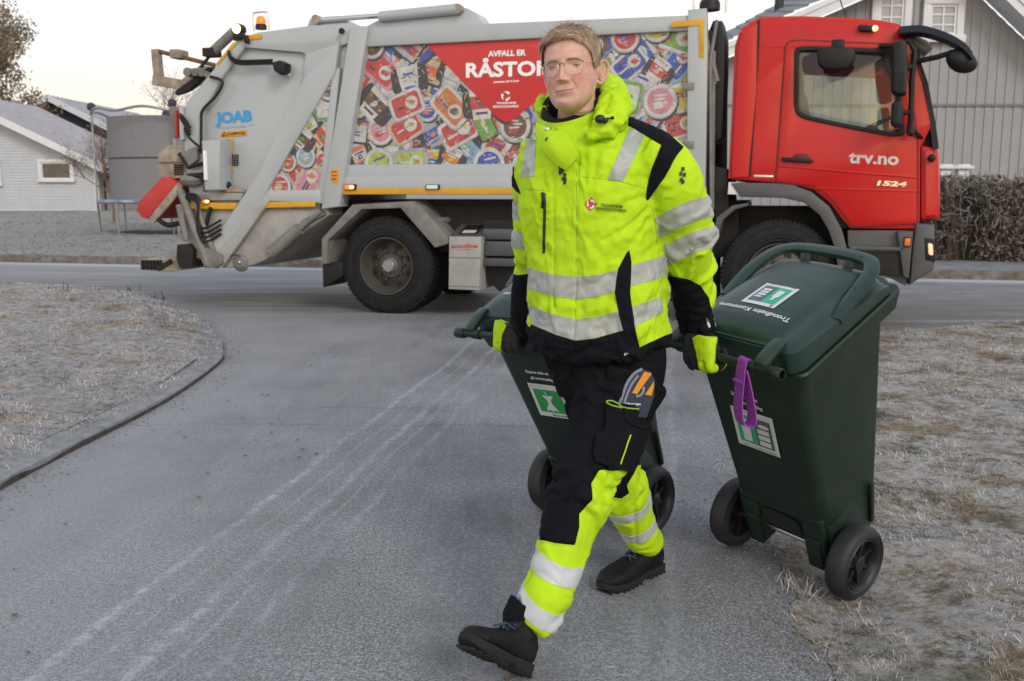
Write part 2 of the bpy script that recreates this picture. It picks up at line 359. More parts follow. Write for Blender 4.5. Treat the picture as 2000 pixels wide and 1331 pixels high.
KERB = mat('kerb_stone', (.20, .205, .215), .8, var=.25, scale=14, bump=.6, bscale=60, dirt=(.36, .37, .39), damt=.7, dscale=9)
KERBF = mat('kerb_brown', (.115, .095, .075), .85, var=.35, scale=9, bump=.6, bscale=50, dirt=(.30, .30, .31), damt=.6, dscale=5)

def sdpoly(P, poly):
    """signed distance (inside positive) of points (n,2) to a closed polygon"""
    P = np.asarray(P, float); q = np.asarray(poly, float); best = np.full(len(P), 1e18); ins = np.zeros(len(P), bool)
    for i in range(len(q)):
        a, b = q[i - 1], q[i]; e = b - a; w_ = P - a; L = (e @ e) or 1e-12
        tt = np.clip((w_ @ e) / L, 0, 1); d = w_ - tt[:, None] * e; best = np.minimum(best, (d * d).sum(1))
        c = (a[1] <= P[:, 1]) != (b[1] <= P[:, 1])
        with np.errstate(divide='ignore', invalid='ignore'): xx = a[0] + (P[:, 1] - a[1]) * e[0] / (e[1] if e[1] else 1e-12)
        ins ^= c & (P[:, 0] < xx)
    return np.sqrt(best) * np.where(ins, 1, -1)
def sdline(P, pts):
    P = np.asarray(P, float); q = np.asarray(pts, float); best = np.full(len(P), 1e18)
    for i in range(len(q) - 1):
        a, b = q[i], q[i + 1]; e = b - a; w_ = P - a; tt = np.clip((w_ @ e) / max(e @ e, 1e-12), 0, 1); d = w_ - tt[:, None] * e; best = np.minimum(best, (d * d).sum(1))
    return np.sqrt(best)
def clipmesh(V, T, f, extra=None):
    """keep the part of a triangle mesh where f > 0; returns V, T (and extra interpolated)"""
    V = np.asarray(V, float); E = V if extra is None else np.hstack([V, extra]); T = np.asarray(T); s = f[T] > 0; n = s.sum(1)
    outT = [T[n == 3]]; newV = []; base = len(V); cache = {}
    def cut(i, j):
        k = (i, j) if i < j else (j, i)
        if k not in cache:
            t_ = f[i] / (f[i] - f[j]); cache[k] = base + len(newV); newV.append(E[i] + (E[j] - E[i]) * t_)
        return cache[k]
    tl = []
    for tri, ss in zip(T[(n == 1) | (n == 2)], s[(n == 1) | (n == 2)]):
        if ss.sum() == 1:
            k = int(np.argmax(ss)); a, b, c = tri[k], tri[(k + 1) % 3], tri[(k + 2) % 3]; tl.append((a, cut(a, b), cut(a, c)))
        else:
            k = int(np.argmin(ss)); a, b, c = tri[k], tri[(k + 1) % 3], tri[(k + 2) % 3]; p, q = cut(a, b), cut(a, c); tl.append((p, b, c)); tl.append((p, c, q))
    if tl: outT.append(np.array(tl))
    T2 = np.vstack(outT).astype(int)
    E2 = np.vstack([E, np.array(newV)]) if newV else E
    u, inv = np.unique(T2, return_inverse=True); return E2[u], inv.reshape(T2.shape)
def terrain(name, poly, step, hf, m, kind='structure'):
    q = np.array(poly); x0, y0 = q.min(0) - step; x1, y1 = q.max(0) + step
    xs = np.arange(x0, x1 + step, step); ys = np.arange(y0, y1 + step, step); X, Y = np.meshgrid(xs, ys); P = np.stack([X.ravel(), Y.ravel()], -1); nx = len(xs)
    i = np.arange(len(ys) - 1)[:, None] * nx + np.arange(nx - 1)[None]; i = i.ravel()
    T = np.vstack([np.stack([i, i + 1, i + nx + 1], -1), np.stack([i, i + nx + 1, i + nx], -1)])
    f = sdpoly(P, poly); near = (f[T] > -2 * step).any(1); T = T[near]
    V = np.column_stack([P, np.zeros(len(P))]); V, T = clipmesh(V, T, f); d = sdpoly(V[:, :2], poly); V[:, 2] = hf(V, d)
    me = npmesh(name, V, T); shade(me, True); o = link(name, me, m); return tag(o, kind=kind)
def blades(name, poly, n, hf, L, W, m, seed, ymin=0, clump=.5, power=1.2, spill=.02):
    """many separate grass blades in one object"""
    rs = np.random.RandomState(seed); q = np.array(poly); x0, y0 = q.min(0); x1, y1 = q.max(0); P = []
    tot = 0
    while tot < n:
        u = rs.rand(n * 2) ; yy = y0 + (y1 - y0) * u ** power; xx = x0 + (x1 - x0) * rs.rand(n * 2); c = np.stack([xx, yy], -1)
        d = sdpoly(c, poly); c = c[d > -spill * rs.rand(len(d)) ** 2]; P.append(c); tot += len(c)
        if len(P) > 40: break
    P = np.vstack(P)[:n]; n = len(P); d = sdpoly(P, poly); z = hf(np.column_stack([P, np.zeros(n)]), np.maximum(d, 0))
    cn = np.array([noise.noise((p[0] * 2.6, p[1] * 2.6, seed)) for p in P]); ln = L * (.55 + .9 * rs.rand(n)) * (1 + clump * np.clip(cn * 2, -.8, 1.2)); dist = P[:, 1]
    wd = W * (1 + .12 * dist) * (.7 + .6 * rs.rand(n)); th = rs.rand(n) * 2.6 + cn * 9; ln_ = rs.rand(n) * 1.2 + .45
    dx, dy = np.cos(th), np.sin(th); px_, py_ = -dy, dx; B = np.column_stack([P, z - .004])
    side = np.column_stack([px_, py_, np.zeros(n)]) * wd[:, None] / 2; lean = np.column_stack([dx, dy, np.zeros(n)])
    mid = B + lean * (ln * .45 * ln_)[:, None] + np.array([0, 0, 1]) * (ln * .38)[:, None]; tip = B + lean * (ln * .95 * ln_)[:, None] + np.array([0, 0, 1]) * (ln * np.clip(.75 - .42 * ln_, .05, 1))[:, None]
    V = np.stack([B - side, B + side, mid + side * .8, mid - side * .8, tip], 1).reshape(-1, 3); i = np.arange(n)[:, None] * 5
    T = np.vstack([i + [0, 1, 2], i + [0, 2, 3], i + [3, 2, 4]]); me = npmesh(name, V, T)
    a = me.attributes.new('tint', 'FLOAT', 'POINT'); a.data.foreach_set('value', np.repeat(rs.rand(n), 5).astype(np.float32))
    a = me.attributes.new('tip', 'FLOAT', 'POINT'); a.data.foreach_set('value', np.tile([0, 0, .5, .5, 1], n).astype(np.float32))
    shade(me, True); return tag(link(name, me, m), kind='stuff')
def g2(px, py, z=0.): p = ground(px, py, z); return (p.x, p.y)
# far kerb line and street direction
KA, KB = np.array([-9.54, 18.14]), np.array([7.59, 14.39]); KD = (KB - KA) / np.linalg.norm(KB - KA); KN = np.array([-KD[1], KD[0]])
def kp(s, n=0.): q = KA + KD * s + KN * n; return (float(q[0]), float(q[1]))
gm = MB(); gm.add([(-500, -60, -.06), (500, -60, -.06), (500, 900, -.06), (-500, 900, -.06)], [(0, 1, 2, 3)])
tag(gm.build('ground', GR_L, smooth=None), kind='structure')
# the lawn beyond the street, rising to the houses; the footpath in front of the hedge
def hlawn(V, d):
    nn = fbm(V * [1, 1, 0], .35, 3) * .06; s = (V[:, :2] - KA) @ KN; return .10 + np.clip(s, 0, 60) * .006 + nn * np.clip(d * 2, 0, 1)
lawn_poly = [kp(-60, .22), kp(13.2, .22), kp(13.2, 30), (12, 75), (-70, 75)]
terrain('lawn', lawn_poly, .5, hlawn, GR_L)
blades('lawn_grass', [kp(-1.5, .25), kp(12, .25), kp(12, 12), (-14, 46), (-28, 46)], 16000, hlawn, .045, .006, GR_L, 5, power=1.6)
FP = mat('footpath_frost', (.19, .19, .195), .85, var=.2, scale=3, bump=.3, dirt=(.33, .33, .34), damt=.7, dscale=4)
s_ = MB(); q = [kp(13.2, .22), kp(60, .22), kp(60, 3.0), kp(13.2, 3.0)]; s_.add([(x, y, .105) for x, y in q], [(0, 1, 2, 3)]); tag(s_.build('footpath', FP, smooth=None), kind='structure')
s_ = MB(); q = [kp(13.2, 3.0), kp(60, 3.0), kp(60, 40), kp(13.2, 40)]; s_.add([(x, y, .10) for x, y in q], [(0, 1, 2, 3)]); tag(s_.build('garden_ground', GR_L, smooth=None), kind='structure')
k_ = MB(); rr_ = []
for i in range(240):
    s = -50 + i * .5; jz = noise.noise((s * .9, 0, 0)) * .018; jn_ = noise.noise((s * .7, 4, 0)) * .03
    rr_.append([Vector((*kp(s, -.02 + jn_), -.02)), Vector((*kp(s, .0 + jn_), .10 + jz)), Vector((*kp(s, .04 + jn_), .125 + jz)), Vector((*kp(s, .24), .125 + jz)), Vector((*kp(s, .26), -.02))])
k_.loft(rr_); tag(k_.build('kerb', KERBF, smooth=50.), kind='structure')
# kerbed island with tall frosted grass, left
isl = [g2(-500, 1260), g2(-150, 1050), g2(0, 958), g2(120, 893), g2(330, 783), g2(428, 712), g2(436, 690), g2(430, 668), g2(405, 637), g2(360, 612), g2(300, 590), g2(230, 574), g2(120, 566), g2(0, 560), g2(-400, 556), (-14, 11), (-14, 1)]
isc = np.array(isl); 
def inset(poly, dd):
    q = [Vector(p) for p in poly]; o = []
    for i in range(len(q)):
        a, b, c = q[i - 1], q[i], q[(i + 1) % len(q)]; n1 = (b - a).normalized(); n2 = (c - b).normalized(); nn = Vector((-(n1.y + n2.y), n1.x + n2.x)); nn.normalize(); cs = max(.4, nn.dot(Vector((-n1.y, n1.x))))
        o.append(b + nn * dd / cs)
    return [(p.x, p.y) for p in o]
isl_s = [tuple(p) for p in catmull([(x, y) for x, y in isl[:15]], 5)] + isl[15:]
KW = .17
ind = inset(isl_s, KW)
if abs(sum(isc[i - 1][0] * isc[i][1] - isc[i][0] * isc[i - 1][1] for i in range(len(isc)))) and sdpoly(np.array([ind[len(ind) // 3]]), isl_s)[0] < 0: ind = inset(isl_s, -KW)
rings = []; m_ = len(isl_s); sgn = (Vector(ind[10]) - Vector(isl_s[10])).normalized()
inn = inset(isl_s, KW if (Vector(inset(isl_s, .3)[10]) - Vector(isl_s[10])).dot(sgn) > 0 else -KW); mid_ = [tuple(Vector(a).lerp(Vector(b), .12)) for a, b in zip(isl_s, inn)]
def kz(i, h): return h + noise.noise((i * .31, h * 9, 2)) * .014
rings = [[Vector((*p, -.02)) for p in isl_s], [Vector((*p, kz(i, .034))) for i, p in enumerate(isl_s)], [Vector((*p, kz(i, .043))) for i, p in enumerate(mid_)], [Vector((*p, kz(i, .058))) for i, p in enumerate(inn)]]
kb = MB().loft(rings, cap=False); tag(kb.build('island_kerb', KERB, smooth=40.), kind='structure')
kb = MB().loft([[Vector((p[0], p[1], -.01)) for p in inset(isl_s, -.006 if (Vector(inset(isl_s, .3)[10]) - Vector(isl_s[10])).dot(sgn) > 0 else .006)], [Vector((p[0], p[1], (.022 + .014 * noise.noise((i * .4, 5, 1))))) for i, p in enumerate(inset(isl_s, -.004 if (Vector(inset(isl_s, .3)[10]) - Vector(isl_s[10])).dot(sgn) > 0 else .004))]], cap=False); tag(kb.build('kerb_grime_shade', mat('kerb_grime_shade', (.055, .047, .038), .95, var=.5, scale=12, bump=.5), smooth=40.), kind='structure')  # dark strip at the kerb foot: grime, with the gap shadow painted in
def hisl(V, d):
    f1 = fbm(V * [1, 1, 0], .9, 4, 3.) * .05 + fbm(V * [1, 1, 0], 6., 3, 1.) * .018; mound = .16 * np.exp(-((V[:, 0] + 4.6) ** 2 / 6 + (V[:, 1] - 9.3) ** 2 / 5)); return .062 + np.clip(d, 0, .6) * .05 + (f1 + mound) * np.clip(d * 2, 0, 1)
ii = inset(isl_s, .15 if (Vector(inset(isl_s, .3)[10]) - Vector(isl_s[10])).dot(sgn) > 0 else -.15)
terrain('island_verge', ii, .07, hisl, GR_I)
io = inset(isl_s, .045 if (Vector(inset(isl_s, .3)[10]) - Vector(isl_s[10])).dot(sgn) > 0 else -.045)
blades('island_grass', io, 150000, hisl, .034, .0020, BL_I, 11, power=1.5, clump=.8)
# frosted verge on the right
ver = [g2(1690, 1420), g2(1640, 1331), g2(1590, 1235), g2(1560, 1180), g2(1505, 1080), g2(1478, 1020), g2(1478, 930), g2(1520, 820), g2(1600, 720), g2(1700, 655), g2(1850, 638), g2(2100, 618), g2(2500, 600), (14, 8.5), (14, 0.5), (1.3, .5)]
ver = [tuple(p) for p in catmull(ver[:13], 26)] + ver[13:]
ver = [(x + .10 * noise.noise((x * 3, y * 3, 1)) + .05 * noise.noise((x * 13, y * 13, 4)), y + .08 * noise.noise((x * 3, y * 3, 7)) + .04 * noise.noise((x * 13, y * 13, 9))) if i < len(ver) - 3 else (x, y) for i, (x, y) in enumerate(ver)]
def hver(V, d):
    f1 = fbm(V * [1, 1, 0], 1.1, 4, 8.) * .035 + fbm(V * [1, 1, 0], 7., 3, 1.) * .014; e = np.clip(d / .35, 0, 1); dip = .05 * np.exp(-((V[:, 0] - 1.16) ** 2 + (V[:, 1] - 3.06) ** 2) / .10)
    return .002 + .022 * np.clip(e, 0, 1) + f1 * e * .6 - dip * np.clip(d / .12, 0, 1)
A0, A1 = kp(-60), kp(60); road = [(-60, -8), (1.3, -8), (1.3, .5)] + [(x, y) for x, y in ver[:-3]] + [(14, 8.5), (14, -8), (60, -8), A1, A0]
tag(link('road', plate('road', road, 0, 0, None, build=False), ASPH), kind='structure') if 0 else None
cu_ = bpy.data.curves.new('road', 'CURVE'); cu_.dimensions = '2D'; cu_.fill_mode = 'BOTH'; sp_ = cu_.splines.new('POLY'); sp_.points.add(len(road) - 1); sp_.use_cyclic_u = True
for i_, q_ in enumerate(road): sp_.points[i_].co = (q_[0], q_[1], 0, 1)
ob_ = bpy.data.objects.new('road', cu_); me_ = bpy.data.meshes.new_from_object(ob_); bpy.data.objects.remove(ob_); bpy.data.curves.remove(cu_); me_.name = 'road'
tag(link('road', me_, ASPH), kind='structure')
terrain('verge', ver, .04, hver, GR_V)
blades('verge_grass', ver, 250000, hver, .034, .0018, BL_V, 21, power=1.9, clump=.9, spill=.16)
GRIT = mat('grit', (.16, .155, .15), .85, var=.5, scale=30)
gt = MB(); rg = random.Random(31)
def pebble(p, s):
    a = rg.random() * 6.28; V_ = []
    for k in range(5): b = a + k * 1.257; V_.append(p + Vector((math.cos(b) * s * rg.uniform(.7, 1.2), math.sin(b) * s * rg.uniform(.5, 1.), 0)))
    V_.append(p + Vector((0, 0, s * rg.uniform(.5, .9)))); gt.add(V_, [(k, (k + 1) % 5, 5) for k in range(5)])
for i in range(1500):
    k = rg.randrange(4, 60); a_, b_ = Vector(isl_s[k]), Vector(isl_s[k + 1]) ; q_ = a_.lerp(b_, rg.random()); n_ = Vector((b_.y - a_.y, a_.x - b_.x)).normalized(); 
    if sdpoly(np.array([tuple(q_ + n_ * .1)]), isl_s)[0] > 0: n_ = -n_
    q_ = q_ + n_ * (.005 + abs(rg.gauss(0, .09))); pebble(Vector((q_.x, q_.y, .0)), rg.uniform(.003, .010))
for i in range(1300):
    k = rg.randrange(10, 230); q_ = Vector(ver[k]); pebble(Vector((q_.x - abs(rg.gauss(0, .12)), q_.y + rg.gauss(0, .1), .001)), rg.uniform(.003, .009))
for i in range(2200): p = ground(rg.uniform(0, 1700), rg.uniform(640, 1331), .0); pebble(p, rg.uniform(.0015, .005))
tag(gt.build('grit', GRIT, smooth=None, fix=False), kind='stuff')
# fallen leaves and little stones
LEAF = mat('fallen_leaf', (.17, .115, .075), .85, var=.35, scale=30)
lf = MB(); 
for i in range(60):
    px, py = rnd.choice([(rnd.uniform(420, 620), rnd.uniform(650, 900)), (rnd.uniform(1500, 2000), rnd.uniform(640, 1300)), (rnd.uniform(200, 700), rnd.uniform(640, 960)), (rnd.uniform(0, 1000), rnd.uniform(800, 1331))])
    p = ground(px, py, .004); a = rnd.random() * 6.28; s = rnd.uniform(.008, .02)
    dx, dy = Vector((math.cos(a), math.sin(a), 0)) * s, Vector((-math.sin(a), math.cos(a), 0)) * s * .55
    zz = Vector((0, 0, .035 if px > 1480 else .004)); lf.add([p - dx + zz, p - dy + zz + Vector((0, 0, .004)), p + dx + zz, p + dy + zz + Vector((0, 0, .006))], [(0, 1, 2, 3)])
tag(lf.build('leaf_litter', LEAF, smooth=None), kind='stuff')
# ------------------------------------------------------------------ houses, trampoline, hedge, trees
SID = mat('grey_siding', (.45, .48, .52), .7, var=.06, scale=2); WHT = mat('white_trim', (.62, .64, .66), .6, var=.06, scale=3)
ROOF = mat('frosted_roof', (.36, .36, .40), .8, var=.10, scale=1.5, bump=.4, bscale=12, dirt=(.50, .50, .54), damt=.6, dscale=2); DARKG = mat('dark_gable', (.035, .04, .05), .8)
BRW = mat('brown_wall', (.31, .27, .235), .8, var=.1, scale=3); PANE = mat('window_pane', (.06, .055, .05), .12, var=.5, scale=1.2, spec=.8)
CURT = mat('curtain_pane', (.30, .32, .33), .15, var=.12, scale=2.0, spec=.8); TILE = mat('roof_tile', (.17, .18, .20), .75, var=.15, scale=4, dirt=(.30, .31, .33), damt=.5, dscale=1.5)
def U(px, py, d): return atd(px, py, d)
def frame_window(name, parent, x0, x1, z0, z1, y, fw=.14, pane=None, muntins=(0, 0), depth=.10):
    m = MB(); e = fw
    m.box(x0 - e, x1 + e, y - depth, y + .02, z1, z1 + e); m.box(x0 - e * 1.25, x1 + e * 1.25, y - depth * 1.4, y + .02, z0 - e, z0); m.box(x0 - e, x0, y - depth + .01, y + .02, z0, z1); m.box(x1, x1 + e, y - depth + .01, y + .02, z0, z1)
    f = m.build('window', WHT, parent, bevel=.008)
    m = MB(); s = .06
    m.box(x0, x0 + s, y - .05, y, z0, z1); m.box(x1 - s, x1, y - .05, y, z0, z1); m.box(x0 + s, x1 - s, y - .05, y, z0, z0 + s); m.box(x0 + s, x1 - s, y - .05, y, z1 - s, z1)
    nx, nz = muntins
    for i in range(1, nx): c = x0 + (x1 - x0) * i / nx; m.box(c - .02, c + .02, y - .047, y, z0 + s, z1 - s)
    for i in range(1, nz): c = z0 + (z1 - z0) * i / nz; m.box(x0 + s, x1 - s, y - .044, y, c - .02, c + .02)
    m.build('sash', WHT, f)
    p = MB(); p.add([(x0, y - .02, z0), (x1, y - .02, z0), (x1, y - .02, z1), (x0, y - .02, z1)], [(0, 1, 2, 3)]); p.build('pane', pane or PANE, f, smooth=None)
    return f
# house with clapboards, left
hb = U(190, 422, 50); gz = hb.z; ex = hb.x; ez = 2.72; rx = -27.9; rz = 6.0; D0, D1 = 50., 58.
h1 = empty('house', (ex, D0, gz), 0, 'low light grey clapboard house with a frosted roof and a small white framed window', 'house'); o_ = Vector((ex, D0, gz))
def H(m): 
    for i, v in enumerate(m.V): m.V[i] = tuple(Vector(v) - o_)
    return m
m = MB(); lx = 2 * rx - ex
m.add([(ex, D0, gz - .5), (lx, D0, gz - .5), (lx, D0, ez), (rx, D0, rz - .1), (ex, D0, ez), (ex, D1, gz - .5), (ex, D1, ez), (rx, D1, rz - .1)], [(0, 1, 2, 3, 4)])
z = gz - .2
while z < rz:                                     # clapboards: each a thin tilted strip
    xa = ex if z < ez else ex + (rx - ex) * (z - ez) / (rz - ez); xb = lx if z < ez else lx + (rx - lx) * (z - ez) / (rz - ez)
    m.add([(xb, D0 - .045, z), (xa, D0 - .045, z), (xa, D0 - .01, z + .145), (xb, D0 - .01, z + .145), (xb, D0, z), (xa, D0, z)], [(0, 1, 2, 3), (4, 5, 1, 0)]); z += .15
H(m).build('wall', SID, h1, smooth=None)
m = MB(); m.box(ex - .02, ex + .14, D0 - .09, D0 + .1, gz - .3, ez); H(m).build('corner_board', WHT, h1)
m = MB(); m.add([(ex, D0, gz - .4), (ex, D1, gz - .4), (ex, D1, ez), (ex, D0, ez)], [(0, 1, 2, 3)]); H(m).build('side_wall', BRW, h1, smooth=None)
sl_ = (rz - ez) / (rx - ex)
def roofx(x, up=0): return ez + (x - ex) * sl_ + up
m = MB(); e0 = ex + .75
for i in range(26):                               # sheet roof with low standing seams
    y = D0 - .7 + (D1 - D0 + 1.4) * i / 26; y2 = D0 - .7 + (D1 - D0 + 1.4) * (i + 1) / 26
    m.add([(e0, y, roofx(e0, .16)), (e0, y2, roofx(e0, .16)), (rx, y2, rz + .16), (rx, y, rz + .16)], [(0, 1, 2, 3)])
    m.bar((e0, y, roofx(e0, .19)), (rx, y, rz + .19), .04, .05)
m.add([(2 * rx - e0, D0 - .7, roofx(e0, .16)), (rx, D0 - .7, rz + .16), (rx, D1 + .7, rz + .16), (2 * rx - e0, D1 + .7, roofx(e0, .16))], [(0, 1, 2, 3)])
H(m).build('roof', ROOF, h1, smooth=None, fix=False)
m = MB(); m.bar((e0 + .05, D0 - .72, roofx(e0, -.02)), (rx, D0 - .72, rz - .02), .06, .34); m.bar((2 * rx - e0, D0 - .72, roofx(e0, -.02)), (rx, D0 - .72, rz - .02), .06, .34); m.box(e0, e0 + .06, D0 - .7, D1 + .7, roofx(e0, -.16), roofx(e0, .14)); H(m).build('bargeboard', WHT, h1)
m = MB(); m.tube([(e0 + .1, D0 - .7, ez - .35), (e0 + .1, D1, ez - .35)], .08, 8); m.tube([(e0 + .1, D0 + .6, ez - .4), (ex + .15, D0 + .8, ez - .9), (ex + .15, D0 + .8, gz)], .06, 8); H(m).build('gutter', DARKG, h1)
wa, wb = U(83, 350, 49.95), U(138, 318, 49.95); f = frame_window('window', h1, wa.x - o_.x, wb.x - o_.x, wa.z - gz, wb.z - gz, -.06, .16, PANE)
wa, wb = U(-60, 358, 49.95), U(-5, 318, 49.95); f = frame_window('window', h1, wa.x - o_.x, wb.x - o_.x, wa.z - gz, wb.z - gz, -.06, .16, PANE)
# second gable behind
pk = U(103, 192, 75); er = U(330, 305, 75); el_ = U(-40, 262, 75)
h2 = empty('house', (pk.x, 75, 0), 0, 'second house behind the clapboard one, white bargeboards over a dark gable', 'house'); o_ = Vector((pk.x, 75, 0))
m = MB(); m.add([(er.x, 75, .3), (el_.x, 75, .3), (el_.x, 75, el_.z - .3), (pk.x, 75, pk.z - .3), (er.x, 75, er.z - .3)], [(0, 1, 2, 3, 4)]); H(m).build('gable_wall', DARKG, h2, smooth=None)
m = MB(); m.add([(pk.x, 74.2, pk.z + .15), (er.x, 74.2, er.z + .15), (er.x, 92, er.z + .15), (pk.x, 92, pk.z + .15)], [(0, 1, 2, 3)]); m.add([(pk.x, 74.2, pk.z + .15), (el_.x, 74.2, el_.z + .15), (el_.x, 92, el_.z + .15), (pk.x, 92, pk.z + .15)], [(3, 2, 1, 0)])
for i in range(24):
    y = 74.2 + i * .75; m.bar((pk.x, y, pk.z + .18), (er.x, y, er.z + .18), .05, .06)
H(m).build('roof', ROOF, h2, smooth=None, fix=False)
m = MB(); m.bar((er.x, 74.1, er.z - .05), (pk.x, 74.1, pk.z - .05), .08, .42); m.bar((el_.x, 74.1, el_.z - .05), (pk.x, 74.1, pk.z - .05), .08, .42); H(m).build('bargeboard', WHT, h2)
# tall grey house, right
HR = 24.0; o_ = Vector((U(1700, 500, HR).x, HR, .1)); h3 = empty('house', tuple(o_), 0, 'tall grey house with vertical boards and two white framed upper windows behind the hedge', 'house')
def uz(px, py, d=HR): p = U(px, py, d); return (p.x, p.z)
xl, xr = uz(1404, 400)[0], uz(2330, 400)[0]; PKx, PKz = uz(1846, -70); lxs, lzs = uz(1400, 124); rxs, rzs = uz(2150, 222)
def topz(x): return lzs + (x - lxs) * (PKz - lzs) / (PKx - lxs) if x < PKx else PKz + (x - PKx) * (rzs - PKz) / (rxs - PKx)
m = MB(); x = xl; bw = .115; k = 0; zs = uz(1900, 206)[1]
while x < xr:                                     # board-on-board: every other board stands proud
    y = HR - (.022 if k % 2 else 0); t0, t1 = topz(x), topz(x + bw)
    if max(t0, t1) > .2: m.add([(x, y, 0), (x + bw, y, 0), (x + bw, y, t1), (x, y, t0), (x, y + .03, 0), (x, y + .03, t0), (x + bw, y + .03, 0), (x + bw, y + .03, t1)], [(0, 1, 2, 3), (4, 0, 3, 5), (1, 6, 7, 2)])
    x += bw; k += 1
H(m).build('wall', mat('grey_boards', (.285, .29, .305), .7, var=.07, scale=1.5), h3, smooth=None, fix=False)
m = MB(); m.box(xl, xr, HR - .05, HR - .023, zs - .03, zs + .03); H(m).build('drip_rail', mat('rail_grey', (.16, .165, .175), .7), h3)
def slab(m, p, q, y0, y1, t, w_=0): m.add([(p[0], y0, p[1]), (q[0], y0, q[1]), (q[0], y1, q[1]), (p[0], y1, p[1]), (p[0], y0, p[1] + t), (q[0], y0, q[1] + t), (q[0], y1, q[1] + t), (p[0], y1, p[1] + t)], [(3, 2, 1, 0), (4, 5, 6, 7), (0, 1, 5, 4), (1, 2, 6, 5), (2, 3, 7, 6), (3, 0, 4, 7)])
m = MB(); slab(m, (lxs - .1, lzs - .02), (PKx, PKz), HR - .8, HR - .74, .20); slab(m, (PKx, PKz), (rxs, rzs), HR - .8, HR - .74, .24); slab(m, (lxs - .1, lzs + .05), (PKx, PKz + .08), HR - .74, HR, .05); slab(m, (PKx, PKz + .05), (rxs, rzs + .05), HR - .74, HR, .05); slab(m, (lxs, lzs + .20), (PKx, PKz + .22), HR - .84, HR - .80, .12); slab(m, (PKx, PKz + .24), (rxs, rzs + .24), HR - .84, HR - .80, .12); H(m).build('bargeboard', WHT, h3)
p1, p2 = U(1400, 74, 31), U(1700, -92, 31); m = MB(); nrow = 16
A, B_, C_, D_ = Vector((lxs - .15, HR - .84, lzs + .30)), Vector((PKx, HR - .84, PKz + .35)), p2, p1
for i in range(nrow):
    t0, t1 = i / nrow, (i + 1) / nrow; a, b, c, d = A.lerp(B_, t0), A.lerp(B_, t1), D_.lerp(C_, t1), D_.lerp(C_, t0); up = Vector((0, 0, .035))
    m.add([a + up, b, c, d + up, a, d], [(0, 1, 2, 3), (4, 0, 3, 5)])
H(m).build('roof', TILE, h3, smooth=None, fix=False)
p = U(1521, 30, 27.5); m = MB(); m.tube([(p.x, 27.5, p.z - 1.2), (p.x, 27.5, p.z + 1.2)], .12, 14); H(m).build('chimney', DARKG, h3)
for (xa, ya, xb, yb) in ((1712, 58, 1765, -10), (1811, 70, 1867, 10)):
    a, b = uz(xa, ya), uz(xb, yb); frame_window('window', h3, a[0] - o_.x, b[0] - o_.x, a[1] - .1, b[1] - .1, -.05, .17, CURT, (2, 3))
m = MB(); p = U(1722, 60, 22); 
# trampoline
TR = empty('trampoline', (-9.50, 27.6, .16), 0, 'trampoline with a grey safety net and blue edge pad on the frosted lawn', 'trampoline')
GAL = mat('galvanised_tube', (.30, .31, .33), .45, .7, var=.1, scale=5); NETM = mat('safety_net', (.19, .19, .205), .9, var=.08, scale=8); PAD = mat('blue_pad', (.15, .22, .38), .6, var=.25, scale=4, dirt=(.62, .64, .68), damt=.95, dscale=2)
RT = 1.98; TOP = 3.30; BED = .86
for k in range(4):
    a = math.pi * 1.12 + k * math.pi / 2; m = MB(); c_, s__ = math.cos(a), math.sin(a)
    m.tube([(c_ * RT * 1.0, s__ * RT * 1.0, 0), (c_ * RT, s__ * RT, TOP)], .03, 8); m.build('net_pole', GAL, TR)
    m = MB(); m.sphere((c_ * RT, s__ * RT, TOP + .08), .12, 10); m.build('pole_cap', DARKG, TR)
m = MB(); m.lathe([(RT - .04, BED - .05), (RT + .03, BED - .02), (RT + .03, BED + .04), (RT - .35, BED + .06), (RT - .37, BED + .02), (RT - .04, BED - .05)], 64, 'z'); m.build('edge_pad', PAD, TR, smooth=40.)
m = MB(); m.lathe([(0.01, BED), (RT - .3, BED)], 48, 'z'); m.build('jumping_bed', DARKG, TR)
m = MB(); pts = [(math.cos(a) * (RT + .02), math.sin(a) * (RT + .02), TOP - .05 + .05 * math.cos(8 * a)) for a in np.linspace(0, 6.283, 65)]; m.tube(pts, .035, 8, cap=False); m.build('top_rail', GAL, TR)
m = MB(); rn = RT - .36; H0, H1 = BED + .05, TOP - .2
m.lathe([(rn + .00, H0), (rn + .015, (H0 + H1) / 2), (rn, H1)], 72, 'z'); m.build('net', NETM, TR, smooth=True)
m = MB(); m.lathe([(rn + .022, (H0 + H1) / 2 - .02), (rn + .022, (H0 + H1) / 2 + .02)], 72, 'z'); m.build('net_seam', DARKG, TR)
for k in range(4):
    a = math.pi * 1.02 + .25 + k * math.pi / 2; m = MB(); a2 = a + math.pi / 4; p0 = Vector((math.cos(a) * RT, math.sin(a) * RT, BED)); p1 = Vector((math.cos(a2) * RT, math.sin(a2) * RT, BED))
    m.tube([p0, p0 * .98 + Vector((0, 0, -BED)) , p1 * .98 + Vector((0, 0, -BED)), p1], .03, 8); m.build('leg', GAL, TR)
m = MB(); p = ground(290, 451, .22); 
bl = [(p.x - 1.0, p.y - .8), (p.x + 4, p.y - .8), (p.x + 4, p.y + 1.2), (p.x - .6, p.y + 1.1)]
DG = mat('bare_green_grass', (.035, .048, .018), .9, var=.4, scale=6, bump=.6, bscale=20); terrain('green_grass_patch', smoothpoly(bl, 2), .12, lambda V, d: hlawn(V, d * 0 + 3) + np.clip(d * .15, 0, .035) + .006, DG, 'structure')
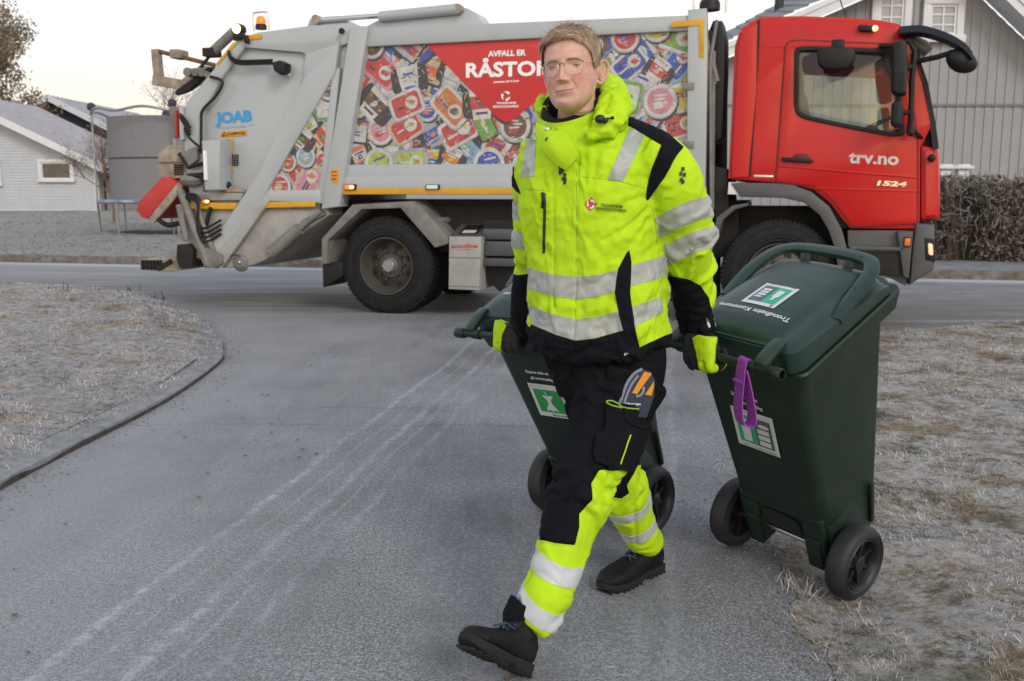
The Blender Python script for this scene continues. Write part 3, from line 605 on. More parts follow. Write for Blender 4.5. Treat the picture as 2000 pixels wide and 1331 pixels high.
# hedge: brown leafless beech
HED = mat('hedge_leaf', (.150, .122, .088), .9, var=.55, scale=1.4, dirt=(.20, .19, .18), damt=.6, dscale=3); TWIG = mat('twig', (.085, .068, .055), .9, var=.3, scale=6); FTW = mat('frosted_twig', (.26, .25, .25), .9, var=.3, scale=6)
def leafcloud(P, size, rs, elong=1.8):
    n = len(P); a = rs.randn(n, 3); a /= np.linalg.norm(a, axis=1)[:, None]; b = np.cross(a, rs.randn(n, 3)); b /= np.linalg.norm(b, axis=1)[:, None]
    s = (size * (.6 + .8 * rs.rand(n)))[:, None]; V = np.stack([P - a * s * elong * .5, P + b * s * .32, P + a * s * elong * .5, P - b * s * .32], 1).reshape(-1, 3)
    return V, np.arange(n * 4).reshape(n, 4)
hp = U(1800, 512, 17.2); hd = empty('hedge', (hp.x, 17.4, .1), math.atan2(KD[1], KD[0]), 'clipped brown leafless hedge beside the footpath', 'hedge')
rs = np.random.RandomState(3); n = 30000; LX = 9.; hh = 1.44
P = np.stack([rs.uniform(-1.2, LX, n), np.sign(rs.randn(n)) * .45 * (1 - rs.rand(n) ** 2.2 * .9) * -1, rs.rand(n) ** .85 * hh], -1)
P[:, 1] += .06 * np.sin(P[:, 0] * 3) ; P[:, 2] += .04 * np.sin(P[:, 0] * 2.1) * (P[:, 2] / hh)
dens = np.array([noise.noise((p[0] * 2.2, p[1] * 1.5, p[2] * 2.2)) for p in P]); P = P[dens > -.22]
V, F = leafcloud(P, .055, rs); me = npmesh('foliage', V, F); link('foliage', me, HED, hd)
m = MB()
for i in range(900):
    x = rs.uniform(-1.2, LX); y = rs.uniform(-.40, .40); z1 = rs.uniform(.5, hh + .10); x2 = x + rs.uniform(-.35, .35); m.bar((x, y, 0), (x2, y * 1.1 - .05, z1), .011, .011)
m.build('branches', TWIG, hd, smooth=None, fix=False)
m = MB()
for i in range(2200):
    x = rs.uniform(-1.2, LX); y = rs.uniform(-.50, -.2); z1 = hh * rs.rand() ** .5; a = rs.uniform(0, 3.14); l = rs.uniform(.06, .22); m.bar((x, y, z1), (x + math.cos(a) * l, y - .03, z1 + math.sin(a) * l), .007, .007)
m.build('frosted_twigs', FTW, hd, smooth=None, fix=False)
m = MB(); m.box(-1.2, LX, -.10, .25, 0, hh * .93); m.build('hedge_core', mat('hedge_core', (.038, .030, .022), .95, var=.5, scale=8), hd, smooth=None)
for px in (1843, 1877):
    q = U(px, 347, 19.2); t = empty('fence_post', (q.x, 19.2, .1), 0, 'white square fence post behind the hedge, ' + ('nearer the red cab' if px == 1843 else 'further from the red cab'), 'fence post', 'white fence posts behind the hedge')
    m = MB(); m.box(-.10, .10, -.10, .10, 0, q.z + .06); m.build('post', WHT, t, bevel=.01); m = MB(); m.box(-.17, .17, -.17, .17, q.z + .06, q.z + .12); m.box(-.12, .12, -.12, .12, q.z + .12, q.z + .15); m.build('cap', WHT, t, bevel=.01)
# trees
def tree(name, label, loc, height, spread, seed, leafn, leafs, lmat, tmat, levels=5, trunk=.16, lean=(0, 0), group=None, lo=.25):
    rs = random.Random(seed); t = empty(name, loc, 0, label, 'tree', group); m = MB(); tips = []
    def br(p, d, L, r, lev):
        k = 3; pts = [p]; q = Vector(p); dd = Vector(d)
        for i in range(k):
            dd = (dd + Vector((rs.uniform(-1, 1), rs.uniform(-1, 1), rs.uniform(-.5, .9))) * .16).normalized(); q = q + dd * L / k; pts.append(q.copy())
        m.tube(pts, [r * (1 - .5 * i / k) for i in range(k + 1)], 5 if lev < 3 else 3, cap=False)
        if lev >= levels: tips.append((pts[-1], dd)); tips.append((pts[-2], dd)); return
        for i in range(rs.choice((3, 3, 4)) if lev else 6):
            f = rs.uniform(lo if lev else .35, 1.0); j = min(int(f * k), k - 1); o = Vector(pts[j]).lerp(pts[j + 1], f * k - j)
            nd = (dd * .75 + Vector((rs.gauss(0, 1) * spread, rs.gauss(0, 1) * spread, rs.uniform(-.1, .75)))).normalized(); br(o, nd, L * rs.uniform(.55, .78), r * .52, lev + 1)
        br(pts[-1], dd, L * .62, r * .5, lev + 1)
    br(Vector((0, 0, 0)), Vector((lean[0], lean[1], 1)).normalized(), height * .42, trunk, 0)
    m.build('trunk', tmat, t, smooth=True, fix=False)
    if leafn:
        r2 = np.random.RandomState(seed); idx = r2.randint(0, len(tips), leafn); P = np.array([tips[i][0] for i in idx]) + r2.randn(leafn, 3) * .20
        V, F = leafcloud(P, leafs, r2, 1.6); link('crown', npmesh('crown', V, F), lmat, t)
    return t
LB = mat('brown_leaf', (.21, .155, .095), .9, var=.5, scale=.8, dirt=(.27, .24, .20), damt=.6, dscale=.7); TB = mat('tree_bark', (.11, .085, .07), .9, var=.3, scale=4); TW2 = mat('red_brown_twig', (.17, .11, .085), .9, var=.3, scale=4)
tree('deciduous_tree', 'tree with sparse brown leaves rising behind the clapboard house', (U(5, 300, 64).x, 64, 0), 12.8, .62, 4, 27000, .15, LB, TB, 5, .22)
tree('bare_tree', 'leafless reddish tree far behind the trampoline', (U(318, 300, 46).x, 46, .2), 6.8, .8, 9, 1200, .06, LB, TW2, 5, .09)
tree('shrub', 'leafless reddish shrub in front of the clapboard house roof', (U(215, 300, 34).x, 34, .2), 3.4, .7, 12, 500, .05, LB, TW2, 5, .05)
tree('distant_tree', 'dark evergreen edge showing beyond the grey house', (U(1440, 300, 60).x, 60, 0), 9, .6, 15, 6000, .2, LB, TB, 5, .2)
# rubbish free weeds standing on the island
m = MB()
for i in range(16):
    px = rnd.uniform(60, 330); py = rnd.uniform(568, 612); p = ground(px, py, .12); h_ = rnd.uniform(.06, .17); q = p + Vector((rnd.uniform(-.05, .05), rnd.uniform(-.05, .05), h_)); m.tube([p, p.lerp(q, .5) + Vector((.01, 0, 0)), q], .002, 4)
    for k in range(5): c = p.lerp(q, rnd.uniform(.5, 1)); m.sphere(c, rnd.uniform(.006, .014), 4)
tag(m.build('dry_weeds', mat('weed', (.09, .075, .07), .9, var=.4, scale=20), smooth=None, fix=False), kind='stuff')
# ------------------------------------------------------------------ the refuse truck
TP0 = Vector((-1.35, 10.45, 0)); TRZ = -0.295; tM = Matrix.Rotation(-TRZ, 3, 'Z')
TK = empty('garbage_truck', TP0, TRZ, 'white refuse truck with a red cab and a picture of food packaging along its side', 'garbage truck')
def T(px, py, v=0.):
    o = tM @ (CAM - TP0); d = tM @ ray(px, py); t = (v - o.y) / d.y; p = o + d * t; return (p.x, p.z)
def T3(px, py, v=0.): p = T(px, py, v); return Vector((p[0], v, p[1]))
def TT(pts, v=0.): return [T(x, y, v) for x, y in pts]
WT = mat('white_body_paint', (.375, .41, .425), .36, var=.05, scale=1.3, dirt=(.36, .36, .34), damt=.35, dscale=2.2, coat=.3)
WD = mat('dirty_white_paint', (.34, .345, .33), .5, var=.14, scale=2.5, dirt=(.20, .17, .13), damt=.75, dscale=3.5)
WG = mat('grimy_steel', (.19, .185, .175), .6, var=.25, scale=4, dirt=(.09, .075, .06), damt=.8, dscale=5)
RED = mat('red_cab_paint', (.50, .008, .009), .34, var=.05, scale=1.2, dirt=(.40, .03, .02), damt=.3, dscale=2.0, coat=.12, spec=.35)
REDF = mat('red_flap_plastic', (.46, .03, .025), .55, var=.15, scale=5, dirt=(.30, .06, .05), damt=.6)
REDA = mat('red_print', (.56, .040, .038), .4, var=.03); YEL = mat('yellow_reflective', (.62, .33, .008), .4, var=.12, scale=6, dirt=(.30, .17, .03), damt=.5, dscale=4)
BLK = mat('black_plastic', (.012, .0125, .014), .5, var=.25, scale=8, spec=.3); GRY = mat('grey_plastic', (.070, .074, .080), .5, var=.12, scale=5, dirt=(.12, .115, .105), damt=.4)
CHS = mat('chassis_black', (.010, .0095, .009), .8, var=.4, scale=5, dirt=(.028, .024, .02), damt=.6, dscale=6); RUB = mat('tyre_rubber', (.012, .0125, .014), .8, var=.2, scale=6, dirt=(.045, .046, .048), damt=.35, dscale=9, bump=.3, bscale=70, spec=.25)
RIMM = mat('rim_steel', (.065, .06, .052), .6, .2, var=.3, scale=8, dirt=(.05, .04, .03), damt=.8, dscale=8); HUBM = mat('hub_metal', (.26, .27, .27), .5, .4, var=.2, scale=20)
CHR = mat('bright_metal', (.62, .62, .62), .22, .9, var=.05); BLUE = mat('blue_print', (.035, .30, .62), .5, var=.03); BLUEL = mat('pale_blue_print', (.17, .42, .66), .5, var=.03); SILV = mat('silver_print', (.58, .55, .54), .45, var=.03); WPR = mat('white_print', (.82, .82, .82), .5, var=.02)
ORL = mat('amber_lens_lit', (.8, .15, .02), .3, emit=(1, .18, .02), estr=1.0); ORH = mat('amber_lamp_core', (1, .6, .2), .3, emit=(1, .55, .22), estr=6.0); ORD = mat('amber_lens', (.45, .10, .02), .25, emit=(1, .2, .02), estr=.25); WL = mat('white_lens', (.7, .7, .7), .2)
GL = glass('cab_glass', (.78, .83, .82), .02); RST = mat('rust', (.16, .075, .035), .85, var=.5, scale=12)
RUSTY = mat('rusty_white', (.30, .26, .21), .65, var=.35, scale=9, dirt=(.17, .09, .05), damt=.9, dscale=10)
def P(name, px, v0, v1, m, parent=TK, holes=(), bevel=.006, at=None, rnd_=0.):
    a = v0 if at is None else at; o = TT(px, a); hs = [TT(h, a) for h in holes]
    if rnd_: o = roundpoly(o, rnd_); hs = [roundpoly(h, rnd_) for h in hs]
    return plate(name, o, v0, v1, m, parent, hs, bevel)
Wd = 2.42
# --- chassis
u0, u1 = T(640, 400)[0], T(1440, 400)[0]; m = MB(); uF = T(1760, 450)[0]
for y in (.75, 1.55): m.box(u0, uF, y, y + .09, .72, .98)
m.box(u0, u1, .35, 2.2, .98, 1.21); 
for i in range(9): x = u0 + (u1 - u0) * i / 8; m.box(x - .06, x + .06, .4, 2.1, .75, .98)
m.box(u0 + 1.0, u1, .28, .72, .66, 1.15); m.build('chassis', CHS, TK)
m = MB(); m.lathe([(.0, .3), (.11, .3), (.11, 2.1), (0, 2.1)], 16, 'y', (0, 0, .52)); m.sphere((0, 1.2, .52), .3, 16); m.build('axle', CHS, TK)
FWU, FWV = T(1522, 515, -.02)[0], -.02
# --- wheels
def wheel(c, steer=0., R_=.515, W=.27, dish=.16, name='wheel', dual=False):
    w_ = empty(name, c, steer); w_.parent = TK
    m = MB(); prof = [(R_ * .60, .02), (R_ * .64, -.012), (R_ * .80, -.02), (R_ * .93, .0), (R_ * .985, .025), (R_, .05), (R_, W - .05), (R_ * .98, W - .02), (R_ * .80, W + .01), (R_ * .6, W - .02), (R_ * .56, W * .5), (R_ * .60, .02)]
    m.lathe(prof, 96, 'y')
    for j in range(72):                       # tread blocks
        a = 6.28318 * j / 72; 
        for (y0, y1, da) in ((.03, .095, 0), (.105, .165, .5), (.175, .24, 0)):
            a2 = a + da * 6.283 / 72; M = Matrix.Rotation(-a2, 4, 'Y') @ Matrix.Translation((R_ + .002, 0, 0)); m.box(-.012, .012, y0, y1, -.017, .017, 0, M)
    for rr in (.70, .76, .9): m.lathe([(R_ * rr - .003, -.019 if rr < .85 else -.006), (R_ * rr, -.024 if rr < .85 else -.010), (R_ * rr + .003, -.019 if rr < .85 else -.006)], 96, 'y')
    m.build('tyre', RUB, w_, smooth=40., fix=False)
    m = MB(); r0 = R_ * .60
    prof = [(r0 + .004, .015), (r0, -.008), (r0 - .012, -.006), (r0 - .022, .03), (r0 - .04, .06), (r0 - .05, dish), (r0 * .80, dish + .012), (r0 * .45, dish - .03), (r0 * .42, dish - .05), (.0, dish - .05)]
    m.lathe(prof, 64, 'y'); m.build('rim', RIMM, w_, smooth=40.)
    m = MB()
    for k in range(8):
        a = 6.283 * (k + .5) / 8; cx, cz = math.cos(a) * r0 * .66, math.sin(a) * r0 * .66; m.lathe([(0, 0), (.036, 0)], 16, 'y', (cx, dish - .012, cz))
    m.build('rim_hole', BLK, w_)
    m = MB()
    for k in range(10):
        a = 6.283 * k / 10; cx, cz = math.cos(a) * r0 * .50, math.sin(a) * r0 * .50; m.lathe([(0, -.045), (.013, -.045), (.017, -.01), (.017, .03)], 6, 'y', (cx, dish - .02, cz))
    m.build('wheel_nut', RIMM, w_, fix=False)
    m = MB(); m.lathe([(0, -.075), (.055, -.075), (.068, -.065), (.075, -.02), (.085, .0), (.10, .06)], 32, 'y', (0, dish - .05, 0))
    for k in range(8): a = 6.283 * k / 8; m.lathe([(0, -.012), (.009, -.012), (.009, .01)], 6, 'y', (math.cos(a) * .06, dish - .115, math.sin(a) * .06))
    m.build('hub', HUBM, w_); return w_
wheel((0, .0, .515), name='rear_wheel'); wheel((0, .33, .515), dish=.05, name='rear_wheel'); 
wl_ = wheel((0, Wd, .515), name='rear_wheel'); wl_.rotation_euler = (0, 0, math.pi)
wheel((FWU, FWV, .515), R(9), dish=.03, name='front_wheel'); wl_ = wheel((FWU, Wd - .1, .515), R(9), dish=.03, name='front_wheel'); wl_.rotation_euler = (0, 0, math.pi + R(9))
# --- body box: side wall with its rails
P('body', [(700, 66), (1362, 34), (1376, 366), (655, 370)], .05, Wd, WT, bevel=.02)
P('top_rail', [(712, 56), (1345, 30), (1345, 60), (712, 92)], -.012, .06, WT, bevel=.014)
P('side_sill', [(664, 322), (1345, 318), (1345, 372), (660, 369)], -.018, .06, WT, bevel=.02)
m = MB(); a, b = T(672, 346), T(1345, 345); m.bar((a[0], -.03, a[1] - .02), (b[0], -.03, b[1] - .02), .10, .02); 
P('sill_lower', [(660, 345), (1378, 344), (1378, 381), (655, 380)], -.035, .05, WT, bevel=.02)
P('reflective_strip', [(661, 368), (1380, 367), (1380, 379), (659, 380)], -.042, -.036, YEL, bevel=.001)
P('reflective_strip', [(1311, 43), (1375, 37), (1375, 112), (1366, 112), (1365, 50), (1311, 54)], -.046, -.040, YEL, bevel=.001)
P('front_post', [(1343, 19), (1380, 16), (1382, 100), (1377, 366), (1341, 366)], -.038, .10, WT, bevel=.012)
P('rear_frame', [(684, 51), (719, 51), (663, 404), (627, 409)], -.055, .16, WT, bevel=.014)
P('hopper_rib', [(650, 133), (663, 133), (638, 398), (620, 398)], -.02, .10, WT, bevel=.01)
# art panel
PCOL = [('packaging_white', (.62, .62, .60)), ('packaging_red', (.55, .05, .04)), ('packaging_blue', (.03, .08, .42)), ('packaging_yellow', (.62, .50, .03)), ('packaging_green', (.14, .36, .05)), ('packaging_orange', (.62, .18, .03)), ('packaging_cream', (.58, .46, .33)), ('packaging_black', (.03, .028, .03)), ('packaging_pink', (.60, .25, .32)), ('packaging_sky', (.20, .42, .58)), ('packaging_brown', (.16, .07, .035)), ('packaging_lime', (.42, .52, .07)), ('packaging_grey', (.40, .42, .45)), ('packaging_teal', (.03, .30, .28))]
PM = [mat(n, tuple(.82 * (q * .86 + .14 * .33) for q in c), .45, var=.22, scale=14) for n, c in PCOL]
def clip_poly(P_, poly):
    """Sutherland-Hodgman, convex counter-clockwise clipper"""
    for i in range(len(poly)):
        a, b = poly[i - 1], poly[i]; o = []; ins = lambda p: (b[0] - a[0]) * (p[1] - a[1]) - (b[1] - a[1]) * (p[0] - a[0]) >= 0
        for j in range(len(P_)):
            p, q = P_[j - 1], P_[j]; ip, iq = ins(p), ins(q)
            if ip != iq:
                d1 = (b[0] - a[0]) * (p[1] - a[1]) - (b[1] - a[1]) * (p[0] - a[0]); d2 = (b[0] - a[0]) * (q[1] - a[1]) - (b[1] - a[1]) * (q[0] - a[0]); t_ = d1 / (d1 - d2); o.append((p[0] + (q[0] - p[0]) * t_, p[1] + (q[1] - p[1]) * t_))
            if iq: o.append(q)
        P_ = o
        if len(P_) < 3: return None
    return P_
def art(name, quad, v, seed, cell=.21, parent=TK):
    rs = random.Random(seed); q = quad; A = sum(q[i - 1][0] * q[i][1] - q[i][0] * q[i - 1][1] for i in range(len(q)))
    if A < 0: q = q[::-1]
    x0, x1 = min(p[0] for p in q), max(p[0] for p in q); z0, z1 = min(p[1] for p in q), max(p[1] for p in q); m = MB(); base = v
    m.add([(p[0], base, p[1]) for p in q], [tuple(range(len(q)))], 7)
    def put(poly, lay, mi):
        c = clip_poly(poly, q)
        if c: m.add([(p[0], base - .0008 - lay * .00006, p[1]) for p in c], [tuple(range(len(c)))], mi)
    def shp(cx, cz, w_, h_, a, k=4, rr=.2):
        o = []
        if k == 0:
            for i in range(22): t_ = 6.283 * i / 22; o.append((math.cos(t_) * w_ / 2, math.sin(t_) * h_ / 2))
        else: o = roundpoly([(-w_ / 2, -h_ / 2), (w_ / 2, -h_ / 2), (w_ / 2, h_ / 2), (-w_ / 2, h_ / 2)], rr * min(w_, h_), 3)
        ca, sa = math.cos(a), math.sin(a); return [(cx + x * ca - y * sa, cz + x * sa + y * ca) for x, y in o]
    def blob(cx, cz, r, a, n=9):
        o = []
        for i in range(n): t_ = 6.283 * i / n; rr = r * rs.uniform(.6, 1.15); o.append((cx + math.cos(t_ + a) * rr, cz + math.sin(t_ + a) * rr * .7))
        return smoothpoly(o, 1)
    nx, nz = int((x1 - x0) / cell) + 2, int((z1 - z0) / cell) + 2
    for order in range(2):
      for i in range(nx):
        for j in range(nz):
            c9 = ((i % 3) * 3 + (j % 3) + order * 9) * 8 + 1
            cx = x0 + (i - .3 + order * .5 + rs.uniform(-.25, .25)) * cell; cz = z0 + (j - .3 + order * .5 + rs.uniform(-.25, .25)) * cell; a = rs.uniform(-1.2, 1.2); s = cell * rs.uniform(.80, 1.25); kind = rs.random()
            put(shp(cx + s * .04, cz - s * .06, s * (1.25 if kind > .26 else 1.0), s * (.8 if kind > .26 else 1.0), a, 4 if kind > .26 else 0, .25), c9 - 1, 7); body = rs.choices([0, 12, 6, 1, 2, 3, 4, 5, 9, 8], [15, 4, 3, 1.2, 2.6, 1, 1, 1, 2, 1])[0]; lid = rs.choice([1, 1, 1, 2, 3, 4, 5, 5, 6, 8, 9, 11, 0, 10, 0, 0, 0]); pic = rs.choice([5, 6, 1, 10, 11, 3, 4, 0, 8]); tx = rs.choice([0, 0, 0, 1, 2, 7])  # dark offset shape behind each item: its drop shadow, painted into the print
            if kind < .26:                                # round tub
                put(shp(cx, cz, s * .98, s * .98, a, 0), c9, 12); put(shp(cx + .002, cz + .004, s * .92, s * .92, a, 0), c9 + 1, 0); put(shp(cx, cz, s * .72, s * .72, a, 0), c9 + 2, lid if lid != 0 else 10)
                put(blob(cx - s * .06, cz - s * .10, s * .18, a), c9 + 3, pic)
                for k in range(rs.choice((1, 2, 3))): put(shp(cx + s * rs.uniform(-.08, .08), cz + s * (.16 - .1 * k), s * rs.uniform(.25, .45), s * .055, rs.uniform(-.1, .1) + a * .3, 4), c9 + 4, tx if tx != lid else 0)
            elif kind < .62:                              # oblong tray with a lid
                w_, h_ = s * 1.25, s * .86; put(shp(cx, cz, w_ * 1.06, h_ * 1.08, a, 4, .22), c9, 12); put(shp(cx, cz, w_, h_, a, 4, .2), c9 + 1, body); put(shp(cx, cz, w_ * .84, h_ * .8, a, 4, .18), c9 + 2, lid)
                ca, sa = math.cos(a), math.sin(a); put(shp(cx + ca * w_ * .16, cz + sa * w_ * .16, w_ * .38, h_ * .52, a, 0), c9 + 3, 0); put(blob(cx + ca * w_ * .16, cz + sa * w_ * .16, s * .17, a), c9 + 4, pic); put(blob(cx + ca * w_ * .2, cz + sa * w_ * .2, s * .09, a), c9 + 5, rs.choice([4, 5, 1, 3]))
                for k in range(rs.choice((1, 1, 2, 3))): o_ = -h_ * (rs.uniform(.0, .22) - .16 * k); put(shp(cx - ca * w_ * .2 - sa * o_, cz - sa * w_ * .2 + ca * o_, w_ * rs.uniform(.2, .34), h_ * .08, a, 4), c9 + 3, tx if tx != lid else 0)
            elif kind < .86:                              # cup seen from the side
                w_, h_ = s * .75, s * 1.0; ca, sa = math.cos(a), math.sin(a)
                tr_ = lambda x, y: (cx + x * ca - y * sa, cz + x * sa + y * ca)
                put([tr_(-w_ * .36, -h_ / 2), tr_(w_ * .36, -h_ / 2), tr_(w_ / 2, h_ * .4), tr_(-w_ / 2, h_ * .4)], c9, body); put([tr_(-w_ * .42, -h_ * .2), tr_(w_ * .42, -h_ * .2), tr_(w_ * .47, h_ * .18), tr_(-w_ * .47, h_ * .18)], c9 + 1, lid)
                put(shp(*tr_(0, h_ * .42), w_ * 1.1, h_ * .16, a, 0), c9 + 2, 12); put(shp(*tr_(0, h_ * .44), w_ * .98, h_ * .11, a, 0), c9 + 3, 0); put(blob(*tr_(0, -h_ * .05), s * .15, a), c9 + 2, pic)
                for k in range(2): put(shp(*tr_(0, -h_ * .32 + k * h_ * .42), w_ * .5, h_ * .07, a, 4), c9 + 4, tx)
            else:                                         # soft wrapper
                w_, h_ = s * 1.2, s * .7; put(shp(cx, cz, w_, h_, a, 4, .08), c9, body); put(shp(cx, cz, w_ * .9, h_ * .45, a, 4, .1), c9 + 1, lid); put(blob(cx, cz, s * .2, a, 7), c9 + 2, pic)
                for k in range(2): put(shp(cx, cz + (k - .5) * s * .14, w_ * .5, h_ * .1, a, 4), c9 + 3, tx)
    for i in range(int((x1 - x0) * (z1 - z0) * 300)):       # glints and folds painted in as flat slivers, small print
        cx, cz = rs.uniform(x0, x1), rs.uniform(z0, z1); l_ = rs.uniform(.012, .055); w_ = rs.uniform(.003, .012); put(shp(cx, cz, l_, w_, rs.uniform(-1.6, 1.6), rs.choice((0, 4)), .3), 136 + i % 9, rs.choice([0, 0, 0, 0, 12, 12, 7, 7, 6, 6, 10, 1, 2, 3, 5, 9, 4]))
    return link(name, m.mesh(name, False), PM, parent)
quad = TT([(714, 93), (1345, 60), (1341, 319), (680, 325)]); art('packaging_picture', quad, .045, 5, .29)
art('packaging_picture', TT([(656, 150), (656, 166), (634, 374), (508, 374)]), -.004, 9, .26)
rp_ = P('red_banner', [(831, 85), (1172, 68), (1150, 100), (1060, 188), (998, 238), (985, 239), (968, 227)], .033, .037, REDA, bevel=.0005)
def tl(s, a, b, hpx, v, m, bold=.02, parent=TK, shear=0., name='lettering'):
    A = T3(*a, v); B = T3(*b, v); hh_ = T(a[0], a[1] - hpx, v)[1] - A.z; lettering(s, A, B - A, (shear * hh_, 0, hh_), m, parent, bold, 0., name)
tl('AVFALL ER', (953, 111), (1027, 108), 11, .030, WPR, .04, rp_); tl('RÅSTOFF', (910, 151), (1089, 146), 28, .030, WPR, .035, rp_); tl('www.trv.no', (963, 163), (1014, 160), 5, .030, WPR, .03, rp_)
tl('TRONDHEIM', (969, 204), (1008, 203), 4, .030, WPR, .03, rp_); tl('RENHOLDSVERK', (963, 211), (1014, 210), 4.5, .030, WPR, .03, rp_)
def emblem(c, s, X, Z, v, m, parent, name='emblem'):
    """three curved leaf strokes chasing each other"""
    mb = MB()
    for k in range(3):
        a0 = k * 2.094 + .5; pa = []; pb = []
        for i in range(9):
            t_ = i / 8; a = a0 + t_ * 1.7; r1 = s * (.95 - .15 * t_); r2 = s * (.45 + .42 * t_ * t_); pa.append((math.cos(a) * r1, math.sin(a) * r1)); pb.append((math.cos(a) * r2, math.sin(a) * r2))
        pl = pa + pb[::-1]; mb.add([Vector(c) + Vector(X) * x + Vector(Z) * y for x, y in pl], [tuple(range(len(pl)))])
    me = mb.mesh(name, False); return link(name, me, m, parent)
c = T3(988, 188, .030); emblem(c, .055, (1, 0, 0), (0, 0, 1), 0, WPR, rp_)
# small print on the packaging is too small to read; latches
for (x, y) in ((1344, 170), (1344, 284)):
    p = T(x, y); m = MB(); m.box(p[0] - .05, p[0] + .06, -.05, -.03, p[1] - .035, p[1] + .035); m.build('latch', WG, TK, bevel=.005)
# top lift cylinder housing
P('roof_housing', [(716, 74), (717, 50), (742, 38), (760, 27), (890, 13), (912, 16), (927, 24), (935, 38), (958, 55), (958, 62)], .35, .75, WT, bevel=.012)
P('roof_housing', [(600, 52), (604, 38), (616, 34), (661, 31), (676, 40), (690, 52), (690, 66)], .35, .60, WT, bevel=.01, at=.35)
m = MB(); m.tube([T3(742, 33, .32), T3(893, 18, .32)], .055, 16); m.build('lift_cylinder', WT, TK); m = MB(); m.tube([T3(620, 40, .32), T3(745, 31, .32)], .028, 12); m.build('piston_rod', CHR, TK)
for c_ in (T3(895, 18, .30), T3(618, 39, .30)): m = MB(); m.lathe([(0, -.03), (.05, -.03), (.05, .06)], 14, 'y', c_); m.build('pivot_pin', RUSTY, TK)
P('lifting_slot', [(831, 56), (846, 54), (850, 59), (832, 60)], -.004 + .35, .36, BLK, bevel=.001, at=.35)
# --- tailgate / hopper
TAIL = [(466, 80), (500, 64), (600, 51), (684, 44), (690, 56), (627, 400), (622, 410), (385, 409), (371, 345), (370, 215), (404, 168)]
P('tailgate', TAIL, .06, Wd, WT, bevel=.03)
P('tailgate_frame', [(462, 79), (500, 64), (600, 51), (678, 46), (688, 60), (684, 84), (600, 110), (590, 103), (478, 93), (436, 148), (400, 212), (396, 232), (396, 400), (372, 400), (360, 300), (361, 206), (372, 190), (430, 120)], .0, .08, WT, bevel=.012)
P('hinge_plate', [(597, 105), (652, 88), (668, 80), (650, 133), (592, 178), (590, 160)], -.004, .08, WT, bevel=.01)
P('hopper_beam', [(592, 155), (662, 80), (655, 140), (519, 377), (441, 493), (428, 522), (402, 520), (396, 500), (500, 345)], -.045, .05, WT, bevel=.016)
P('hopper', [(374, 408), (640, 408), (645, 420), (604, 447), (545, 490), (520, 508), (498, 518), (470, 524), (430, 524), (372, 500), (352, 430)], .03, Wd - .03, WD, bevel=.03)
P('hopper_beam', [(469, 440), (519, 377), (527, 392), (500, 430), (452, 497), (432, 524), (398, 522), (392, 506), (404, 492), (430, 484)], -.050, .04, WD, bevel=.012)
P('hopper_rail', [(388, 375), (475, 377), (470, 392), (384, 392)], -.02, .07, WD, bevel=.012); P('hopper_rail', [(520, 372), (626, 371), (626, 397), (506, 393)], -.03, .07, WT, bevel=.012)
P('reflective_strip', [(370, 396), (464, 397), (457, 409), (368, 408)], -.030, -.022, YEL, bevel=.001); P('reflective_strip', [(497, 395), (616, 394), (616, 404), (491, 407)], -.036, -.031, YEL, bevel=.001)
P('reflective_strip', [(462, 70), (511, 67), (511, 76), (472, 80), (463, 80)], -.010, -.003, YEL, bevel=.001); P('reflective_strip', [(456, 82), (463, 84), (424, 128), (419, 128)], -.010, -.003, YEL, bevel=.001)
P('side_ram', [(520, 496), (530, 500), (598, 440), (634, 420), (628, 412), (592, 428)], -.02, .06, WG, bevel=.012)
m = MB(); m.tube([T3(530, 494, -.02), T3(585, 447, -.02)], .07, 14); m.tube([T3(580, 452, -.02), T3(628, 412, -.02)], .03, 12); m.build('hydraulic_cylinder', WG, TK)
m = MB(); p = T3(468, 513, .01); m.lathe([(0, -.012), (.05, -.012), (.075, -.004), (.11, .03)], 24, 'y', p); m.build('pivot_boss', WG, TK); m = MB(); m.sphere(T3(468, 513, -.005), .02, 12); m.build('pivot_pin', CHR, TK)
p = T3(667, 61, -.058); m = MB(); m.lathe([(0, -.004), (.032, -.004), (.032, .01)], 20, 'y', p); m.build('pin_hole', BLK, TK)
tl('JOAB', (421, 241), (492, 236), 21, .052, BLUE, .05); tl('anaconda™', (425, 252), (493, 248), 6, .052, BLUEL, .0, shear=.3)
kf = P('warning_label', [(431, 258), (481, 254), (481, 265), (431, 268)], .050, .054, YEL, bevel=.0005); tl('KLEMFARE', (444, 264.5), (479, 262.5), 5.5, .048, BLK, .02, kf)
m = MB(); a = T3(434, 266, .048); b = T3(438, 258, .048); c = T3(442, 265.5, .048); m.tube([a, b, c, a], .006, 4); m.build('hazard_triangle', BLK, kf)
for j, (ya, yb) in enumerate(((271, 300), (324, 334))):
    wl2 = P('warning_label', [(441, ya), (455, ya - 1), (456, yb), (442, yb)], .050, .054, YEL, bevel=.0005)
    for k in range(int((yb - ya) / 9)): P('warning_symbol', [(443, ya + 3 + k * 9), (448, ya + 2 + k * 9), (448, ya + 8 + k * 9), (443, ya + 9 + k * 9)], .046, .049, REDF if k % 2 else BLK, wl2, bevel=.0003)
vt = MB()
for i in range(5):
    for j in range(5): p = T3(444 + i * 5.0, 304 + j * 4.6, .048); vt.box(p.x - .011, p.x + .011, .044, .0488, p.z - .009, p.z + .009)
vt.build('vent_grille', BLK, TK)
wl3 = P('warning_label', [(645, 332), (660, 330), (662, 352), (658, 362), (646, 352)], -.060, -.056, YEL, bevel=.0005)
for k in range(3): P('warning_symbol', [(647, 335 + k * 7), (658, 334 + k * 7), (658, 337 + k * 7), (647, 338 + k * 7)], -.064, -.061, REDF, wl3, bevel=.0003)
